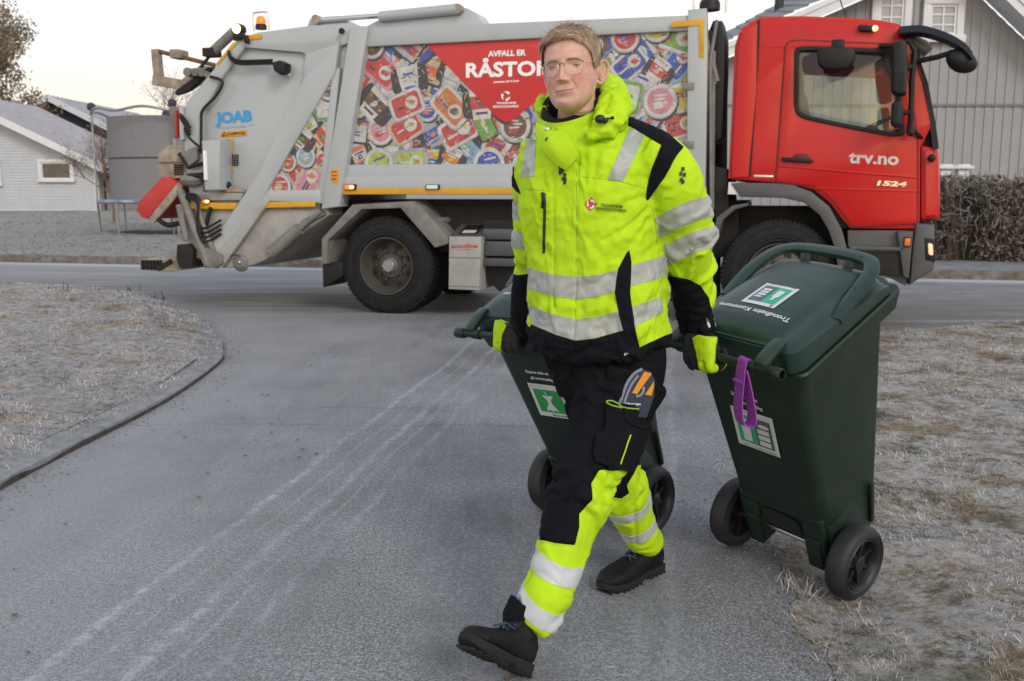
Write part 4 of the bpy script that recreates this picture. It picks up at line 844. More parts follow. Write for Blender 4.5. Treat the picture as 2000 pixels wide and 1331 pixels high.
P('control_box', [(404, 276), (440, 274), (438, 371), (410, 372)], -.20, .05, WT, at=-.1, bevel=.012); P('control_panel', [(402, 295), (407, 295), (409, 352), (404, 352)], -.23, -.12, WPR, at=-.17)
m = MB(); m.sphere(T3(441, 362, -.02), .05, 12, sc=(1.4, 1, 1)); m.sphere(T3(430, 366, -.12), .035, 10); m.build('work_light', BLK, TK)
P('grit_heap', [(438, 372), (441, 364), (452, 364), (462, 368), (476, 372), (476, 376), (438, 376)], -.03, .04, mat('rust_grit', (.33, .25, .18), .9, var=.3, scale=20), bevel=.01)
# camera arm and hoses near the top
m = MB()
for dy, r in ((0, .014), (4, .012), (7, .010)): m.tube(catmull([T3(446, 100 + dy, -.02), T3(452, 112 + dy, -.04), T3(468, 119 + dy, -.05), T3(500, 119 + dy, -.05), T3(532, 118 + dy, -.04)], 5), r, 8)
m.tube(catmull([T3(410, 150, -.03), T3(430, 156, -.03), T3(434, 166, -.03), T3(420, 190, -.03), T3(396, 215, -.03), T3(393, 240, -.03), T3(393, 300, -.04)], 5), .016, 8)
m.tube(catmull([T3(360, 252, -.05), T3(372, 272, -.09), T3(395, 292, -.09), T3(402, 300, -.09)], 5), .014, 8); m.build('hose', BLK, TK, smooth=60.)
P('reversing_camera', [(530, 122), (545, 118), (557, 124), (556, 140), (546, 146), (534, 138)], -.14, .0, BLK, bevel=.015); P('camera_bracket', [(524, 132), (566, 140), (566, 150), (552, 148)], -.03, .01, WT, bevel=.004)
# arm frames behind the truck
m = MB(); m.bar(T3(305, 97, .4), T3(311, 158, .4), .09, .09, (0, 1, 0)); m.bar(T3(302, 157, .4), T3(352, 166, .4), .12, .10, (0, 1, 0)); m.box(-0.06, .06, .3, .5, -.05, .05, 0, Matrix.Translation(T3(307, 98, 0))); m.build('arm_frame', RUSTY, TK, bevel=.008)
m = MB(); m.tube([T3(311, 101, .4), T3(420, 128, .4)], .026, 10); m.build('guard_rail', RST, TK)
P('lifter_arm', [(345, 168), (352, 180), (372, 168), (412, 142), (418, 132), (396, 128), (372, 146)], .25, .45, RUSTY, at=.3)
P('lifter_arm', [(345, 180), (349, 187), (374, 178), (420, 136), (412, 132)], .15, .22, CHS, at=.2)
m = MB(); m.tube([T3(458, 62, .05), T3(414, 103, .05)], .055, 14); m.build('hydraulic_cylinder', WG, TK); m = MB(); m.tube([T3(417, 100, .05), T3(392, 132, .05)], .018, 10); m.box(-.07, .07, -.06, .1, -.04, .05, 0, Matrix.Translation(T3(412, 104, .05))); m.build('piston_rod', CHS, TK)
m = MB()
for k, (x, y) in enumerate(((370, 142), (385, 142), (398, 144), (408, 147))): p = T3(x, y, .1); m.lathe([(0, -.05), (.05 - k * .006, -.05), (.05 - k * .006, .12)], 12, 'y', p)
m.build('knuckle_joint', WG, TK)
# lights at the rear top
def beacon(px, py, v, s=1., hoop=True, lit=True, hs=1.):
    p = T3(px, py, v); b = empty('beacon_light', p); b.parent = TK; m = MB()
    m.lathe([(.0, -.005), (.085 * s, -.005), (.085 * s, .05 * s), (.075 * s, .07 * s)], 24, 'z'); m.build('base', BLK, b)
    m = MB(); m.lathe([(.072 * s, .065 * s), (.078 * s, .10 * s), (.070 * s, .15 * s), (.045 * s, .185 * s), (0, .195 * s)], 24, 'z'); m.build('lens', ORL if lit else ORD, b)
    m = MB(); m.sphere((-.03, -.02, .115 * s), .02 if lit else .01, 10); m.build('bulb', ORH if lit else ORD, b)
    if hoop: m = MB(); m.tube(catmull([(x_ * hs, 0, z_ * hs) for x_, z_ in ((-.15, -.03), (-.155, .10), (-.15, .25), (-.11, .285), (.10, .285), (.15, .25), (.155, .10), (.15, -.03))], 4), .010, 8); m.build('hoop', CHR, b, smooth=60.)
beacon(510, 57, .25, .72, hs=.62); beacon(1386, 20, .12, 1.15, True, False)
p = T3(463, 57, -.02); m = MB(); m.lathe([(0, -.035), (.04, -.03), (.05, 0)], 20, 'y', p); m.build('marker_light', ORH, TK); m = MB(); m.lathe([(.05, -.012), (.06, 0), (.06, .09), (0, .10)], 20, 'y', p); m.box(-.05, .05, .0, .06, -.12, 0, 0, Matrix.Translation(p)); m.build('light_housing', BLK, TK)
P('light_bracket', [(465, 66), (480, 68), (485, 84), (478, 85), (474, 76), (460, 72)], -.06, -.01, BLK)
def marker(px, py, w_, h_, v, m, lab='marker_light'):
    p = T3(px, py, v); q = T3(px + w_ / 2, py - h_ / 2, v); a, b = abs(q.x - p.x), abs(q.z - p.z); mb = MB(); mb.box(p.x - a * 1.25, p.x + a * 1.25, v - .01, v + .03, p.z - b * 1.3, p.z + b * 1.3); hh_ = mb.build(lab, BLK, TK, bevel=.006)
    mb = MB(); mb.box(p.x - a, p.x + a, v - .03, v - .009, p.z - b, p.z + b); mb.build('lens', m, hh_, bevel=.008); return hh_
def lit_marker(px, py, w_, h_, v):
    h_o = marker(px, py, w_, h_, v, ORL); p = T3(px, py, v - .032); m = MB(); m.sphere((p.x + .015, p.y, p.z), .015, 10, sc=(1.8, .6, 1)); m.build('bulb', ORH, h_o)
lit_marker(684, 366, 17, 9, -.055); lit_marker(402, 394, 8, 7, -.05); marker(845, 366, 22, 8, -.045, WL); marker(1365, 366, 10, 10, -.05, ORD)
P('tail_light', [(350, 206), (358, 210), (361, 272), (352, 276)], -.03, .05, WT, at=-.02); P('tail_light_lens', [(343, 216), (346, 216), (347, 268), (344, 268)], -.02, .1, REDF, at=0); P('tail_light', [(330, 208), (352, 208), (353, 274), (338, 270)], .04, .2, WG, at=.05)
P('grille_box', [(312, 300), (332, 284), (372, 284), (376, 318), (372, 346), (318, 352), (310, 325)], .02, .6, RUSTY, at=.05)
vt = MB()
for i in range(5):
    for j in range(5): p = T3(341 + i * 3.8, 323 + j * 4.4, .012); vt.box(p.x - .010, p.x + .010, .010, .018, p.z - .009, p.z + .009)
vt.build('vent_grille', BLK, TK); m = MB(); m.bar(T3(311, 317, .01), T3(372, 316, .01), .03, .012); m.build('trim_rail', WG, TK)
P('rubber_bumper', [(352, 300), (358, 310), (374, 326), (392, 312), (390, 296), (398, 286), (380, 290)], -.06, .1, WG, at=0); m = MB(); m.tube([T3(350, 300, -.06), T3(368, 328, -.06), T3(400, 318, -.06)], .022, 8); m.tube([T3(358, 352, -.06), T3(370, 344, -.10), T3(395, 342, -.10), T3(398, 352, -.1)], .03, 10); m.build('hose', BLK, TK, smooth=60.)
m = MB(); m.sphere(T3(375, 352, -.05), .10, 12, sc=(1.5, 1, .8)); m.build('knuckle_joint', WG, TK)
m = MB()
for k in range(3): m.tube([T3(352, 222 + k * 4, -.02), T3(362, 234 + k * 6, -.05), T3(372, 250 + k * 7, -.04)], .014, 8)
m.build('hose', BLK, TK, smooth=60.)
# red flap and lifter bits at the bottom
P('red_flap', [(278, 411), (285, 392), (327, 347), (343, 346), (357, 357), (357, 365), (300, 428), (290, 424)], -.02, 1.6, REDF, at=.1, bevel=.015)
P('flap_edge', [(357, 356), (366, 362), (364, 372), (309, 436), (300, 430), (300, 426)], -.04, .0, RUSTY, at=.05)
m = MB()
for a, b, r in (((352, 372), (408, 520), .045), ((376, 380), (420, 500), .03), ((350, 400), (364, 470), .04), ((362, 378), (356, 440), .03)): m.tube([T3(*a, -.06), T3(*b, -.06)], r, 12)
m.build('hydraulic_cylinder', WG, TK); m = MB(); m.tube([T3(412, 405, -.03), T3(402, 440, -.05), T3(385, 470, -.05)], .025, 8)
for k in range(4): m.tube(catmull([T3(362, 380 + k * 2, -.07), T3(386, 384 + k * 5, -.10), T3(386, 430 + k * 6, -.10), T3(400, 446 + k * 9, -.09), T3(432, 430 + k * 9, -.06)], 5), .013, 8)
m.tube(catmull([T3(440, 505, -.04), T3(458, 498, -.04), T3(470, 502, -.04)], 5), .006, 6); m.tube(catmull([T3(310, 430, .0), T3(328, 440, 0), T3(352, 436, 0)], 4), .03, 8); m.build('hose', BLK, TK, smooth=60.)
P('lifter_comb', [(350, 478), (372, 476), (382, 490), (378, 520), (354, 523), (348, 505)], -.04, 1.2, CHS, at=.0)
P('step_board', [(277, 508), (290, 504), (360, 506), (360, 527), (330, 531), (300, 528), (280, 527)], .05, 1.1, RUSTY, at=.1, bevel=.01)
m = MB()
for k in range(6): p = T(278 + k * 7, 510, .05); m.box(p[0], p[0] + .03, .02, 1.0, p[1] - .10, p[1] + .01)
m.bar(T3(308, 526, .03), T3(335, 510, .03), .03, .05); m.build('step_bar', CHS, TK)
P('pivot_plate', [(392, 492), (404, 484), (432, 498), (434, 515), (420, 525), (398, 524)], -.09, .0, WG, bevel=.012)
# --- rear mudguard, mudflap, boxes below the body
P('mudguard', [(628, 516), (628, 467), (688, 400), (805, 393), (822, 404), (883, 474), (849, 484), (782, 407), (706, 409), (640, 470), (638, 516)], -.06, .62, GRY if 0 else WG, at=-.06, bevel=.01)
P('mudflap', [(628, 514), (668, 512), (668, 540), (629, 562)], .02, .55, BLK, at=.0)
m = MB(); m.tube([T3(838, 432, .05), T3(876, 430, .3)], .035, 10); m.build('bracket_tube', WG, TK)
P('bin_box', [(877, 462), (941, 462), (935, 568), (876, 565)], -.10, .62, WD, at=-.10, bevel=.008)
a1, a2 = T3(877, 462, -.10), T3(942, 462, -.10); m = MB(); m.add([a1, a2, a2 + Vector((-.0, .40, .12)), a1 + Vector((-.0, .40, .12)), a1 + Vector((0, .4, 0)), a2 + Vector((0, .4, 0))], [(0, 1, 2, 3), (1, 5, 2), (0, 3, 4)]); lidb = m.build('bin_box_lid', GRY, TK)
m = MB(); d = Vector((0, .4, .12)); n_ = Vector((0, -.12, .4)).normalized() * .004; q1, q2 = a1 + (a2 - a1) * .22 + d * .15 + n_, a1 + (a2 - a1) * .78 + d * .15 + n_; m.add([q1, q2, q2 + d * .7, q1 + d * .7], [(0, 1, 2, 3)]); m.build('lid_plate', BLK, lidb, smooth=None); q1, q2 = a1 + (a2 - a1) * .3 + d * .2 + n_ * 2, a1 + (a2 - a1) * .7 + d * .2 + n_ * 2; m = MB(); m.add([q1, q2, q2 + d * .22, q1 + d * .22], [(0, 1, 2, 3)]); m.build('lid_label', SILV, lidb, smooth=None)
tl('autoiline', (881, 485), (933, 484), 8, -.104, mat('faded_red_print', (.45, .07, .06), .6), .03); tl('www.autoiline.no', (889, 489), (925, 489), 2, -.104, BLK, .0)
m = MB(); a, b = T(877, 503, -.1), T(940, 503, -.1); m.box(a[0], b[0], -.103, -.1, a[1] - .004, a[1] + .002); a, b = T(877, 559, -.1), T(936, 562, -.1); m.box(a[0], b[0], -.103, -.1, a[1] - .004, a[1] + .002); m.build('seam', GRY, TK)
sg = MB()
for (y0, y1) in ((447, 468), (471, 500), (504, 520)): a, b = T(944, y0, .0), T(1180, y1, .0); z1, z0 = T(944, y0, 0)[1], T(944, y1, 0)[1]; sg.box(a[0], b[0], -.02, .06, z0, z1)
sg.build('side_guard', mat('side_guard_grey', (.085, .09, .098), .5, .3, var=.15, scale=4), TK, bevel=.012)
P('tool_locker', [(944, 430), (1390, 425), (1390, 560), (975, 570), (944, 540)], .10, .5, CHS, at=.1)
P('fuel_tank', [(1060, 450), (1398, 450), (1398, 590), (1060, 590)], .15, .75, CHS, at=.15, bevel=.05)
# --- between body and cab
P('air_intake', [(1384, 60), (1392, 40), (1410, 40), (1417, 70), (1417, 140), (1411, 270), (1396, 280), (1384, 250)], .15, .55, BLK, at=.15, bevel=.03)
m = MB(); m.tube([T3(1393, 100, .1), T3(1390, 410, .1)], .025, 8); m.tube([T3(1400, 40, .1), T3(1387, 120, .05), T3(1389, 400, .05)], .018, 8); m.tube([T3(1378, 70, .1), T3(1400, 160, .1)], .03, 8); m.bar(T3(1380, 160, .1), T3(1400, 160, .1), .05, .05); m.build('bracket_tube', WG, TK)
P('gap_panel', [(1378, 60), (1392, 60), (1390, 470), (1378, 470)], .08, 1.9, CHS, at=.1)
P('air_duct', [(1396, 325), (1420, 330), (1424, 420), (1396, 430)], .1, 1.2, CHS, at=.1)
# --- cab
CW = 2.28; cv = .04
WIN = [(1556, 98), (1575, 95), (1738, 101), (1752, 170), (1763, 262), (1740, 263), (1670, 250), (1575, 230), (1559, 222), (1555, 205)]
CAB = [(1486, 38), (1560, 37), (1650, 40), (1716, 45), (1752, 52), (1772, 66), (1786, 88), (1808, 160), (1822, 243), (1798, 290), (1797, 432), (1789, 448), (1660, 447), (1645, 430), (1622, 398), (1590, 372), (1545, 360), (1470, 354), (1427, 350), (1428, 330), (1436, 200), (1441, 90), (1449, 62)]
cab = P('cab', CAB, cv, cv + .06, RED, holes=[WIN], bevel=.018, rnd_=.02)
tcab = TT(CAB, cv)
P('cab_far_side', CAB, CW - .06, CW, RED, cab, holes=[WIN], bevel=.01, at=cv)
def strip(name, px, v0, v1, m, parent=cab, th=.03, at=cv, closed=False, smooth=40.):
    q = TT(px, at); mb = MB(); rings = []
    for i, p in enumerate(q):
        a, b = q[max(i - 1, 0)], q[min(i + 1, len(q) - 1)]; d = Vector((b[0] - a[0], b[1] - a[1])).normalized(); n_ = Vector((-d.y, d.x)) * th
        rings.append([Vector((p[0], v0, p[1])), Vector((p[0], v1, p[1])), Vector((p[0] - n_.x, v1, p[1] - n_.y)), Vector((p[0] - n_.x, v0, p[1] - n_.y))])
    mb.loft(rings); return mb.build(name, m, parent, smooth)
strip('cab_roof', [(1449, 61), (1486, 38.5), (1560, 37.5), (1650, 40.5), (1716, 45.5), (1752, 52.5), (1772, 66)], cv + .03, CW - .03, RED, th=-.03)
strip('cab_back', [(1450, 62), (1441, 90), (1436, 200), (1428, 349)], cv + .03, CW - .03, RED, th=.03)
P('cab_floor', [(1428, 340), (1470, 345), (1600, 365), (1650, 430), (1790, 435), (1790, 447), (1640, 447), (1590, 380), (1428, 352)], cv + .05, CW - .05, CHS, cab, at=cv)
ws = strip('windscreen', [(1774, 70), (1788, 92), (1810, 160), (1824, 243)], cv + .10, CW - .1, GL, th=.01)
strip('windscreen_pillar', [(1770, 62), (1788, 90), (1812, 160), (1828, 243), (1834, 290)], cv - .0, cv + .10, BLK, th=.05); strip('windscreen_pillar', [(1770, 62), (1788, 90), (1812, 160), (1828, 243), (1834, 290)], CW - .1, CW, BLK, th=.05)
fx = [(1797, 283), (1835, 288), (1837, 330), (1838, 400), (1836, 430), (1797, 432)]
P('cab_front', fx, cv + .01, CW - .01, RED, cab, at=cv, bevel=.05, rnd_=.03)
P('cab_side_flap', [(1441, 92), (1450, 60), (1480, 44), (1478, 180), (1462, 348), (1428, 348), (1436, 200)], cv - .016, cv + .02, RED, cab, bevel=.01, rnd_=.02)
strip('rubber_seal', [(1484, 40), (1481, 120), (1474, 230), (1466, 345)], cv - .014, cv + .01, BLK, th=.02)
# door: outline groove, window gasket, glass, handle
DOOR = [(1532, 90), (1540, 80), (1560, 77), (1740, 85), (1765, 110), (1782, 190), (1794, 270), (1794, 440), (1662, 446), (1648, 424), (1622, 390), (1590, 366), (1513, 358)]
def inpoly(px, d, at=cv):
    q = TT(px, at); 
    A = sum(q[i - 1][0] * q[i][1] - q[i][0] * q[i - 1][1] for i in range(len(q))); return inset(q, d if A > 0 else -d)
dout = roundpoly(TT(DOOR, cv), .05); din = roundpoly(inpoly(DOOR, .016), .05)
plate('door_seam', dout, cv - .004, cv + .004, BLK if 0 else mat('seam_red', (.12, .008, .006), .6), cab, [din], .0008)
door = plate('door', roundpoly(inpoly(DOOR, .014), .05), cv - .012, cv + .01, RED, cab, [roundpoly(inpoly(WIN, -.012), .05)], .008)
plate('window_gasket', roundpoly(inpoly(WIN, -.022), .05), cv - .022, cv + .07, BLK, cab, [roundpoly(inpoly(WIN, .020), .04)], .006)
plate('side_window', roundpoly(inpoly(WIN, .0), .05), cv + .02, cv + .024, GL, cab, (), .0005); plate('side_window', roundpoly(inpoly(WIN, .0), .05), CW - .03, CW - .026, GL, cab, (), .0005)
P('door_crease', [(1520, 322), (1792, 345), (1792, 349), (1520, 326)], cv - .022, cv - .008, RED, door, bevel=.006); P('door_crease', [(1590, 366), (1792, 372), (1792, 376), (1594, 370)], cv - .018, cv - .008, RED, door, bevel=.005)
P('handle_recess', [(1548, 304), (1556, 300), (1576, 301), (1582, 307), (1582, 316), (1548, 316)], cv - .016, cv - .008, mat('seam_red', (.12, .008, .006)), door, bevel=.004, rnd_=.02)
P('door_handle', [(1525, 309), (1530, 307), (1586, 311), (1588, 316), (1584, 319), (1528, 316)], cv - .050, cv - .02, BLK, door, bevel=.010)
tl('trv.no', (1657, 318), (1755, 322), 24, cv - .016, SILV, .03, door); tl('1524', (1712, 362), (1769, 365), 9, cv - .024, CHR, .05, door, shear=.35); P('badge_strip', [(1472, 342), (1511, 343), (1510, 348), (1472, 347)], cv - .006, cv + .0, CHR, cab, bevel=.002)
P('side_lamp', [(1676, 50), (1680, 48), (1706, 50), (1707, 61), (1678, 60)], cv - .05, cv + .02, BLK, cab, bevel=.01); m = MB(); m.sphere(T3(1709, 56, cv - .04), .028, 12); m.build('marker_light', mat('warm_lens', (.9, .6, .3), .3, emit=(1, .7, .35), estr=1.2), cab)
m = MB(); m.sphere(T3(1820, 309, cv - .02), .035, 12); m.build('repeater', BLK, cab)
# arch, steps, bumper
ARCH = [(1427, 358), (1446, 357), (1513, 358), (1550, 362), (1585, 375), (1620, 404), (1645, 450), (1658, 500), (1659, 532), (1637, 530), (1632, 490), (1618, 450), (1600, 420), (1570, 396), (1530, 387), (1446, 385)]
P('wheel_arch', ARCH, -.02, .55, GRY, at=-.02, bevel=.015); P('corner_light', [(1423, 356), (1446, 357), (1446, 381), (1421, 380)], .0, .1, WL, at=0)
P('wheel_arch_rear', [(1388, 470), (1400, 425), (1430, 402), (1462, 396), (1462, 402), (1436, 410), (1412, 430), (1400, 470)], .0, .5, GRY, at=0, bevel=.01)
P('step_panel', [(1655, 450), (1790, 450), (1785, 480), (1770, 559), (1730, 540), (1658, 535)], .06, .3, GRY, at=.06, bevel=.01); P('step', [(1659, 481), (1768, 483), (1766, 491), (1660, 489)], -.01, .08, GRY, at=0, bevel=.01); P('step_recess', [(1664, 493), (1764, 495), (1758, 540), (1664, 530)], .02, .058, CHS, at=.05)
P('step_panel', [(1752, 452), (1784, 452), (1775, 545), (1764, 540)], -.01, .1, GRY, at=0, bevel=.012)
P('bumper', [(1788, 436), (1826, 438), (1828, 500), (1824, 528), (1776, 558), (1782, 480)], -.0, CW + .0, GRY, at=0, bevel=.04); marker(1772, 473, 12, 15, -.02, ORD, 'indicator')
P('headlamp_housing', [(1805, 464), (1826, 468), (1827, 512), (1807, 509)], -.006, .3, BLK, at=0, bevel=.01); P('headlight', [(1812, 474), (1822, 477), (1823, 500), (1813, 498)], -.016, .3, mat('headlamp_glow', (.9, .6, .4), .2, emit=(1, .52, .30), estr=.5), at=0, bevel=.012, rnd_=.03)
m = MB(); m.box(T(1427, 0, 0)[0], T(1790, 450, 0)[0], .5, 1.9, .55, 1.15); m.build('engine', CHS, TK)
# mirrors
def mirror(name, px, v0, v1, m=BLK, at=None): return P(name, px, v0, v1, m, cab, at=(v0 + v1) / 2 if at is None else at, bevel=.03, rnd_=.05)
mirror('mirror', [(1742, 81), (1770, 82), (1770, 186), (1762, 188), (1741, 184)], -.34, -.12); mirror('mirror', [(1742, 198), (1763, 198), (1761, 246), (1750, 250), (1740, 244)], -.32, -.12)
mirror('mirror', [(1772, 240), (1784, 238), (1787, 262), (1780, 268), (1770, 262)], -.2, -.08)
m = MB(); m.tube([T3(1720, 90, -.0), T3(1748, 90, -.12), T3(1776, 80, -.15), T3(1787, 100, -.15), T3(1781, 160, -.15), T3(1778, 262, -.12)], .025, 8); m.tube([T3(1781, 132, -.15), T3(1762, 132, -.2)], .03, 8); m.tube([T3(1780, 220, -.12), T3(1760, 220, -.2)], .022, 8); m.tube([T3(1780, 250, -.12), T3(1800, 270, .05)], .018, 8); m.build('mirror_bracket', BLK, cab, smooth=60.)
mw = mirror('kerb_mirror', [(1596, 98), (1604, 93), (1662, 96), (1671, 104), (1669, 122), (1655, 138), (1618, 139), (1598, 130)], -.32, -.12); m = MB(); m.box(-.055, .055, -.22, .0, -.10, .02, 0, Matrix.Translation(T3(1636, 88, -.05))); m.build('mirror_bracket', BLK, mw, bevel=.015)
# front mirror on its curved arm
m = MB(); top = [(1756, 60, .0), (1800, 58, -.05), (1848, 72, -.1), (1880, 90, -.15), (1897, 108, -.2)]; rings = []
for i, p in enumerate(catmull([T3(x, y, v) for x, y, v in top], 5)):
    t_ = i / 20; w_ = .12 * (1 - .5 * t_) + .03; rings.append([p + Vector((0, -w_, -.045)), p + Vector((0, -w_ * .6, .022)), p + Vector((0, w_ * .6, .022)), p + Vector((0, w_, -.045)), p + Vector((0, 0, -.05))])
m.loft(rings); m.tube([T3(1792, 120, -.05), T3(1830, 112, -.1), T3(1862, 102, -.15), T3(1888, 102, -.15)], .024, 8); m.tube([T3(1790, 100, .0), T3(1792, 122, -.05)], .03, 8); fa = m.build('mirror_arm', BLK, cab, smooth=60.)
m = MB(); c = T3(1876, 120, -.16); m.sphere((0, 0, 0), 1, 20, sc=(.12, .09, .10)); 
for i in range(len(m.V)): v = Vector(m.V[i]); m.V[i] = tuple(c + Vector((v.x * (1.15 if v.x > 0 else 1), v.y, v.z - v.x * .25)))
m.build('front_mirror', BLK, fa)
P('sun_visor_end', [(1772, 62), (1812, 80), (1822, 95), (1808, 108), (1790, 96)], .1, .3, mat('tinted_visor', (.10, .09, .08), .3), cab, at=.1)
m = MB(); a = T3(1655, 40, .5); m.tube([a, a + Vector((-.18, 0, .45))], .006, 6); m.build('aerial', BLK, cab)
# inside the cab
SEAT = mat('seat_fabric', (.05, .055, .065), .9, var=.3, scale=10)
def seat(u, v):
    m = MB(); m.box(u - .28, u + .25, v - .25, v + .25, 1.50, 1.66); m.bar((u - .26, v, 1.62), (u - .38, v, 2.22), .46, .12, (1, 0, 0)); m.bar((u - .39, v, 2.24), (u - .42, v, 2.46), .28, .10, (1, 0, 0)); m.build('seat', SEAT, cab, bevel=.03)
us = T(1640, 250, .5)[0]; seat(us, .55); seat(us, 1.7); m = MB(); ud = T(1765, 262, .5)[0]; m.box(ud - .12, ud + .25, .15, CW - .15, 1.3, T(1740, 258, .3)[1] + .02); m.build('dashboard', BLK, cab, bevel=.04)
m = MB(); c = Vector((ud - .28, .55, T(1740, 245, .5)[1])); Mx = Matrix.Translation(c) @ Matrix.Rotation(R(-25), 4, 'Y'); pts = [Mx @ Vector((math.cos(a) * .21, math.sin(a) * .21, 0)) for a in np.linspace(0, 6.283, 33)]; m.tube(pts, .016, 8, cap=False); m.tube([Mx @ Vector((-.2, 0, 0)), Mx @ Vector((.2, 0, 0))], .014, 6); m.tube([c, c + Vector((.15, 0, -.2))], .03, 8); m.build('steering_wheel', BLK, cab, smooth=60.)
m = MB(); m.box(T(1450, 70, .1)[0] + .06, T(1560, 70, .1)[0], CW - .12, CW - .07, 1.5, 2.7); m.build('inner_panel', GRY, cab)
# ------------------------------------------------------------------ wheelie bins
BG = mat('bin_green', (.008, .021, .014), .42, var=.12, scale=5, dirt=(.018, .030, .022), damt=.9, dscale=9, bump=.05, bscale=90, spec=.4)
LG = mat('bin_lid_green', (.013, .034, .026), .36, var=.10, scale=4, dirt=(.03, .05, .042), damt=.9, dscale=9, bump=.04, bscale=90, spec=.5)  # paler than the body green: sky reflection put into the lid colour
BR_ = mat('bin_tyre', (.013, .014, .016), .6, var=.25, scale=14, dirt=(.035, .035, .036), damt=.4, dscale=15); BRM = mat('bin_wheel_hub', (.012, .013, .016), .4, var=.2, scale=20)
STG = mat('sticker_green', (.02, .30, .075), .4, var=.02); STT = mat('sticker_teal', (.03, .38, .25), .4, var=.02); STS = mat('sticker_slate', (.07, .13, .14), .4, var=.02); STW = mat('sticker_white', (.62, .64, .66), .45, var=.03); INK = mat('ink', (.10, .11, .12), .5); REDI = mat('red_ink', (.6, .06, .05), .5)
ZINC = mat('zinc_axle', (.55, .60, .60), .3, .9, var=.1, scale=20); WTX = mat('white_bin_print', (.66, .69, .70), .5, var=.03)
def rrect(hx, y0, y1, z, r, n=5):
    o = []
    for cx, cy, a0 in ((hx - r, y1 - r, 0), (-hx + r, y1 - r, 90), (-hx + r, y0 + r, 180), (hx - r, y0 + r, 270)):
        for k in range(n + 1): a = R(a0 + 90 * k / n); o.append(Vector((cx + r * math.cos(a), cy + r * math.sin(a), z)))
    return o
def poly_flat(pts): m = MB(); m.add(pts, [tuple(range(len(pts)))]); return m
def make_bin(pose, label, kind, group):
    ya, r = .052, .118; RW = 1.10
    root = empty('wheelie_bin', (0, 0, 0), 0, label, 'wheelie bin', group)
    root.matrix_world = Matrix.Translation(pose[:3]) @ Matrix.Rotation(pose[3], 4, 'Z') @ Matrix.Rotation(pose[5], 4, 'Y') @ Matrix.Rotation(pose[4], 4, 'X')
    off = Vector((0, -ya, -r))
    def B(m, name, mt, par=root, smooth=35., bevel=0.):
        m.V = [tuple(Vector(v) + off) for v in m.V]; return m.build(name, mt, par, smooth, bevel)
    # shell: outside and inside walls, foot, moulded rim
    m = MB()
    secs = [(.05, .150, .105, .265, .03), (.055, .165, .095, .28, .035), (.10, .172, .085, .300, .04), (.15, .174, .075, .31, .04), (.19, .176, .020, .318, .04), (.30, .180, .012, .345, .04), (.60, .192, .005, .408, .04), (.86, .203, .0, .462, .04), (.858, .204, .0, .464, .04), (.862, .226, -.014, .505, .03), (.918, .236, -.020, .524, .03), (.926, .232, -.016, .520, .03), (.922, .195, .01, .455, .03), (.80, .190, .012, .445, .03), (.28, .165, .04, .29, .03)]
    m.loft([rrect(hx, y0, y1, z, rr) for z, hx, y0, y1, rr in secs]); B(m, 'body', BG, smooth=28.)
    m = MB(); m.loft([rrect(.1, .004, .030, z, .01) for z in (.10, .30)]) if 0 else None
    # stiffening ribs beside the wheels and skirt round the axle
    for s in (-1, 1):
        m.add([(s * .172, .03, .27), (s * .190, .045, .20), (s * .192, .05, .05), (s * .165, .03, .02), (s * .172, .17, .30), (s * .192, .20, .20), (s * .192, .20, .05), (s * .165, .18, .04)], [(0, 1, 5, 4), (1, 2, 6, 5), (2, 3, 7, 6), (3, 0, 4, 7), (0, 3, 2, 1), (4, 5, 6, 7)])
        m.bar((s * .178, .26, .10), (s * .190, .275, .27), .014, .02, (0, 1, 0))
    m.box(-.17, .17, .010, .05, .262, .29); m.box(-.168, -.09, .008, .06, .10, .262); m.box(.09, .168, .008, .06, .10, .262)
    for s in (-1, 1): m.box(s * .125 - .030, s * .125 + .030, -.002, .10, .07, .20)
    B(m, 'skirt', BG, smooth=25., bevel=.006)
    m = MB(); m.add([(-.085, -.004, .19), (.085, -.004, .19), (.075, -.004, .245), (.04, -.004, .262), (-.04, -.004, .262), (-.075, -.004, .245)], [(0, 1, 2, 3, 4, 5)]); 
    m.V = [(x, y + .012, z) for x, y, z in m.V]; B(m, 'foot_recess', BRM, smooth=None)
    m = MB(); m.tube([(-.25, ya, r), (.25, ya, r)], .0095, 16); B(m, 'axle', ZINC)
    for s in (-1, 1):
        w_ = empty('wheel', (s * .245, 0, 0)); w_.parent = root
        if s < 0: w_.rotation_euler = (0, 0, math.pi)
        mm = MB(); mm.lathe([(.080, .020), (.088, .027), (.102, .027), (.112, .022), (.118, .012), (.118, -.014), (.112, -.024), (.088, -.028), (.080, -.02)], 64, 'x')
        for rr in (.093, .100): mm.lathe([(rr - .0015, .0275), (rr, .029), (rr + .0015, .0275)], 64, 'x')
        mm.V = [(v[0] * 1.32, v[1] * RW, v[2] * RW) for v in mm.V]; mm.build('tyre', BR_, w_, smooth=40.)
        mm = MB(); mm.lathe([(.084, .018), (.078, .024), (.074, .020), (.070, -.002), (.028, -.006), (.024, .016), (.014, .02), (0, .02)], 48, 'x'); mm.lathe([(.084, -.018), (.074, -.022), (.070, -.01), (.026, -.008), (.02, -.03), (0, -.03)], 48, 'x')
        for k in range(7):
            a = 6.283 * k / 7; d = Vector((0, math.cos(a), math.sin(a))); mm.bar(d * .024 + Vector((.004, 0, 0)), d * .074 + Vector((.006, 0, 0)), .010, .010, (1, 0, 0)); mm.bar(d * .024 + Vector((-.016, 0, 0)), d * .074 + Vector((-.016, 0, 0)), .010, .010, (1, 0, 0))
        mm.V = [(v[0] * 1.32, v[1] * RW, v[2] * RW) for v in mm.V]; mm.build('rim', BRM, w_, smooth=35.)
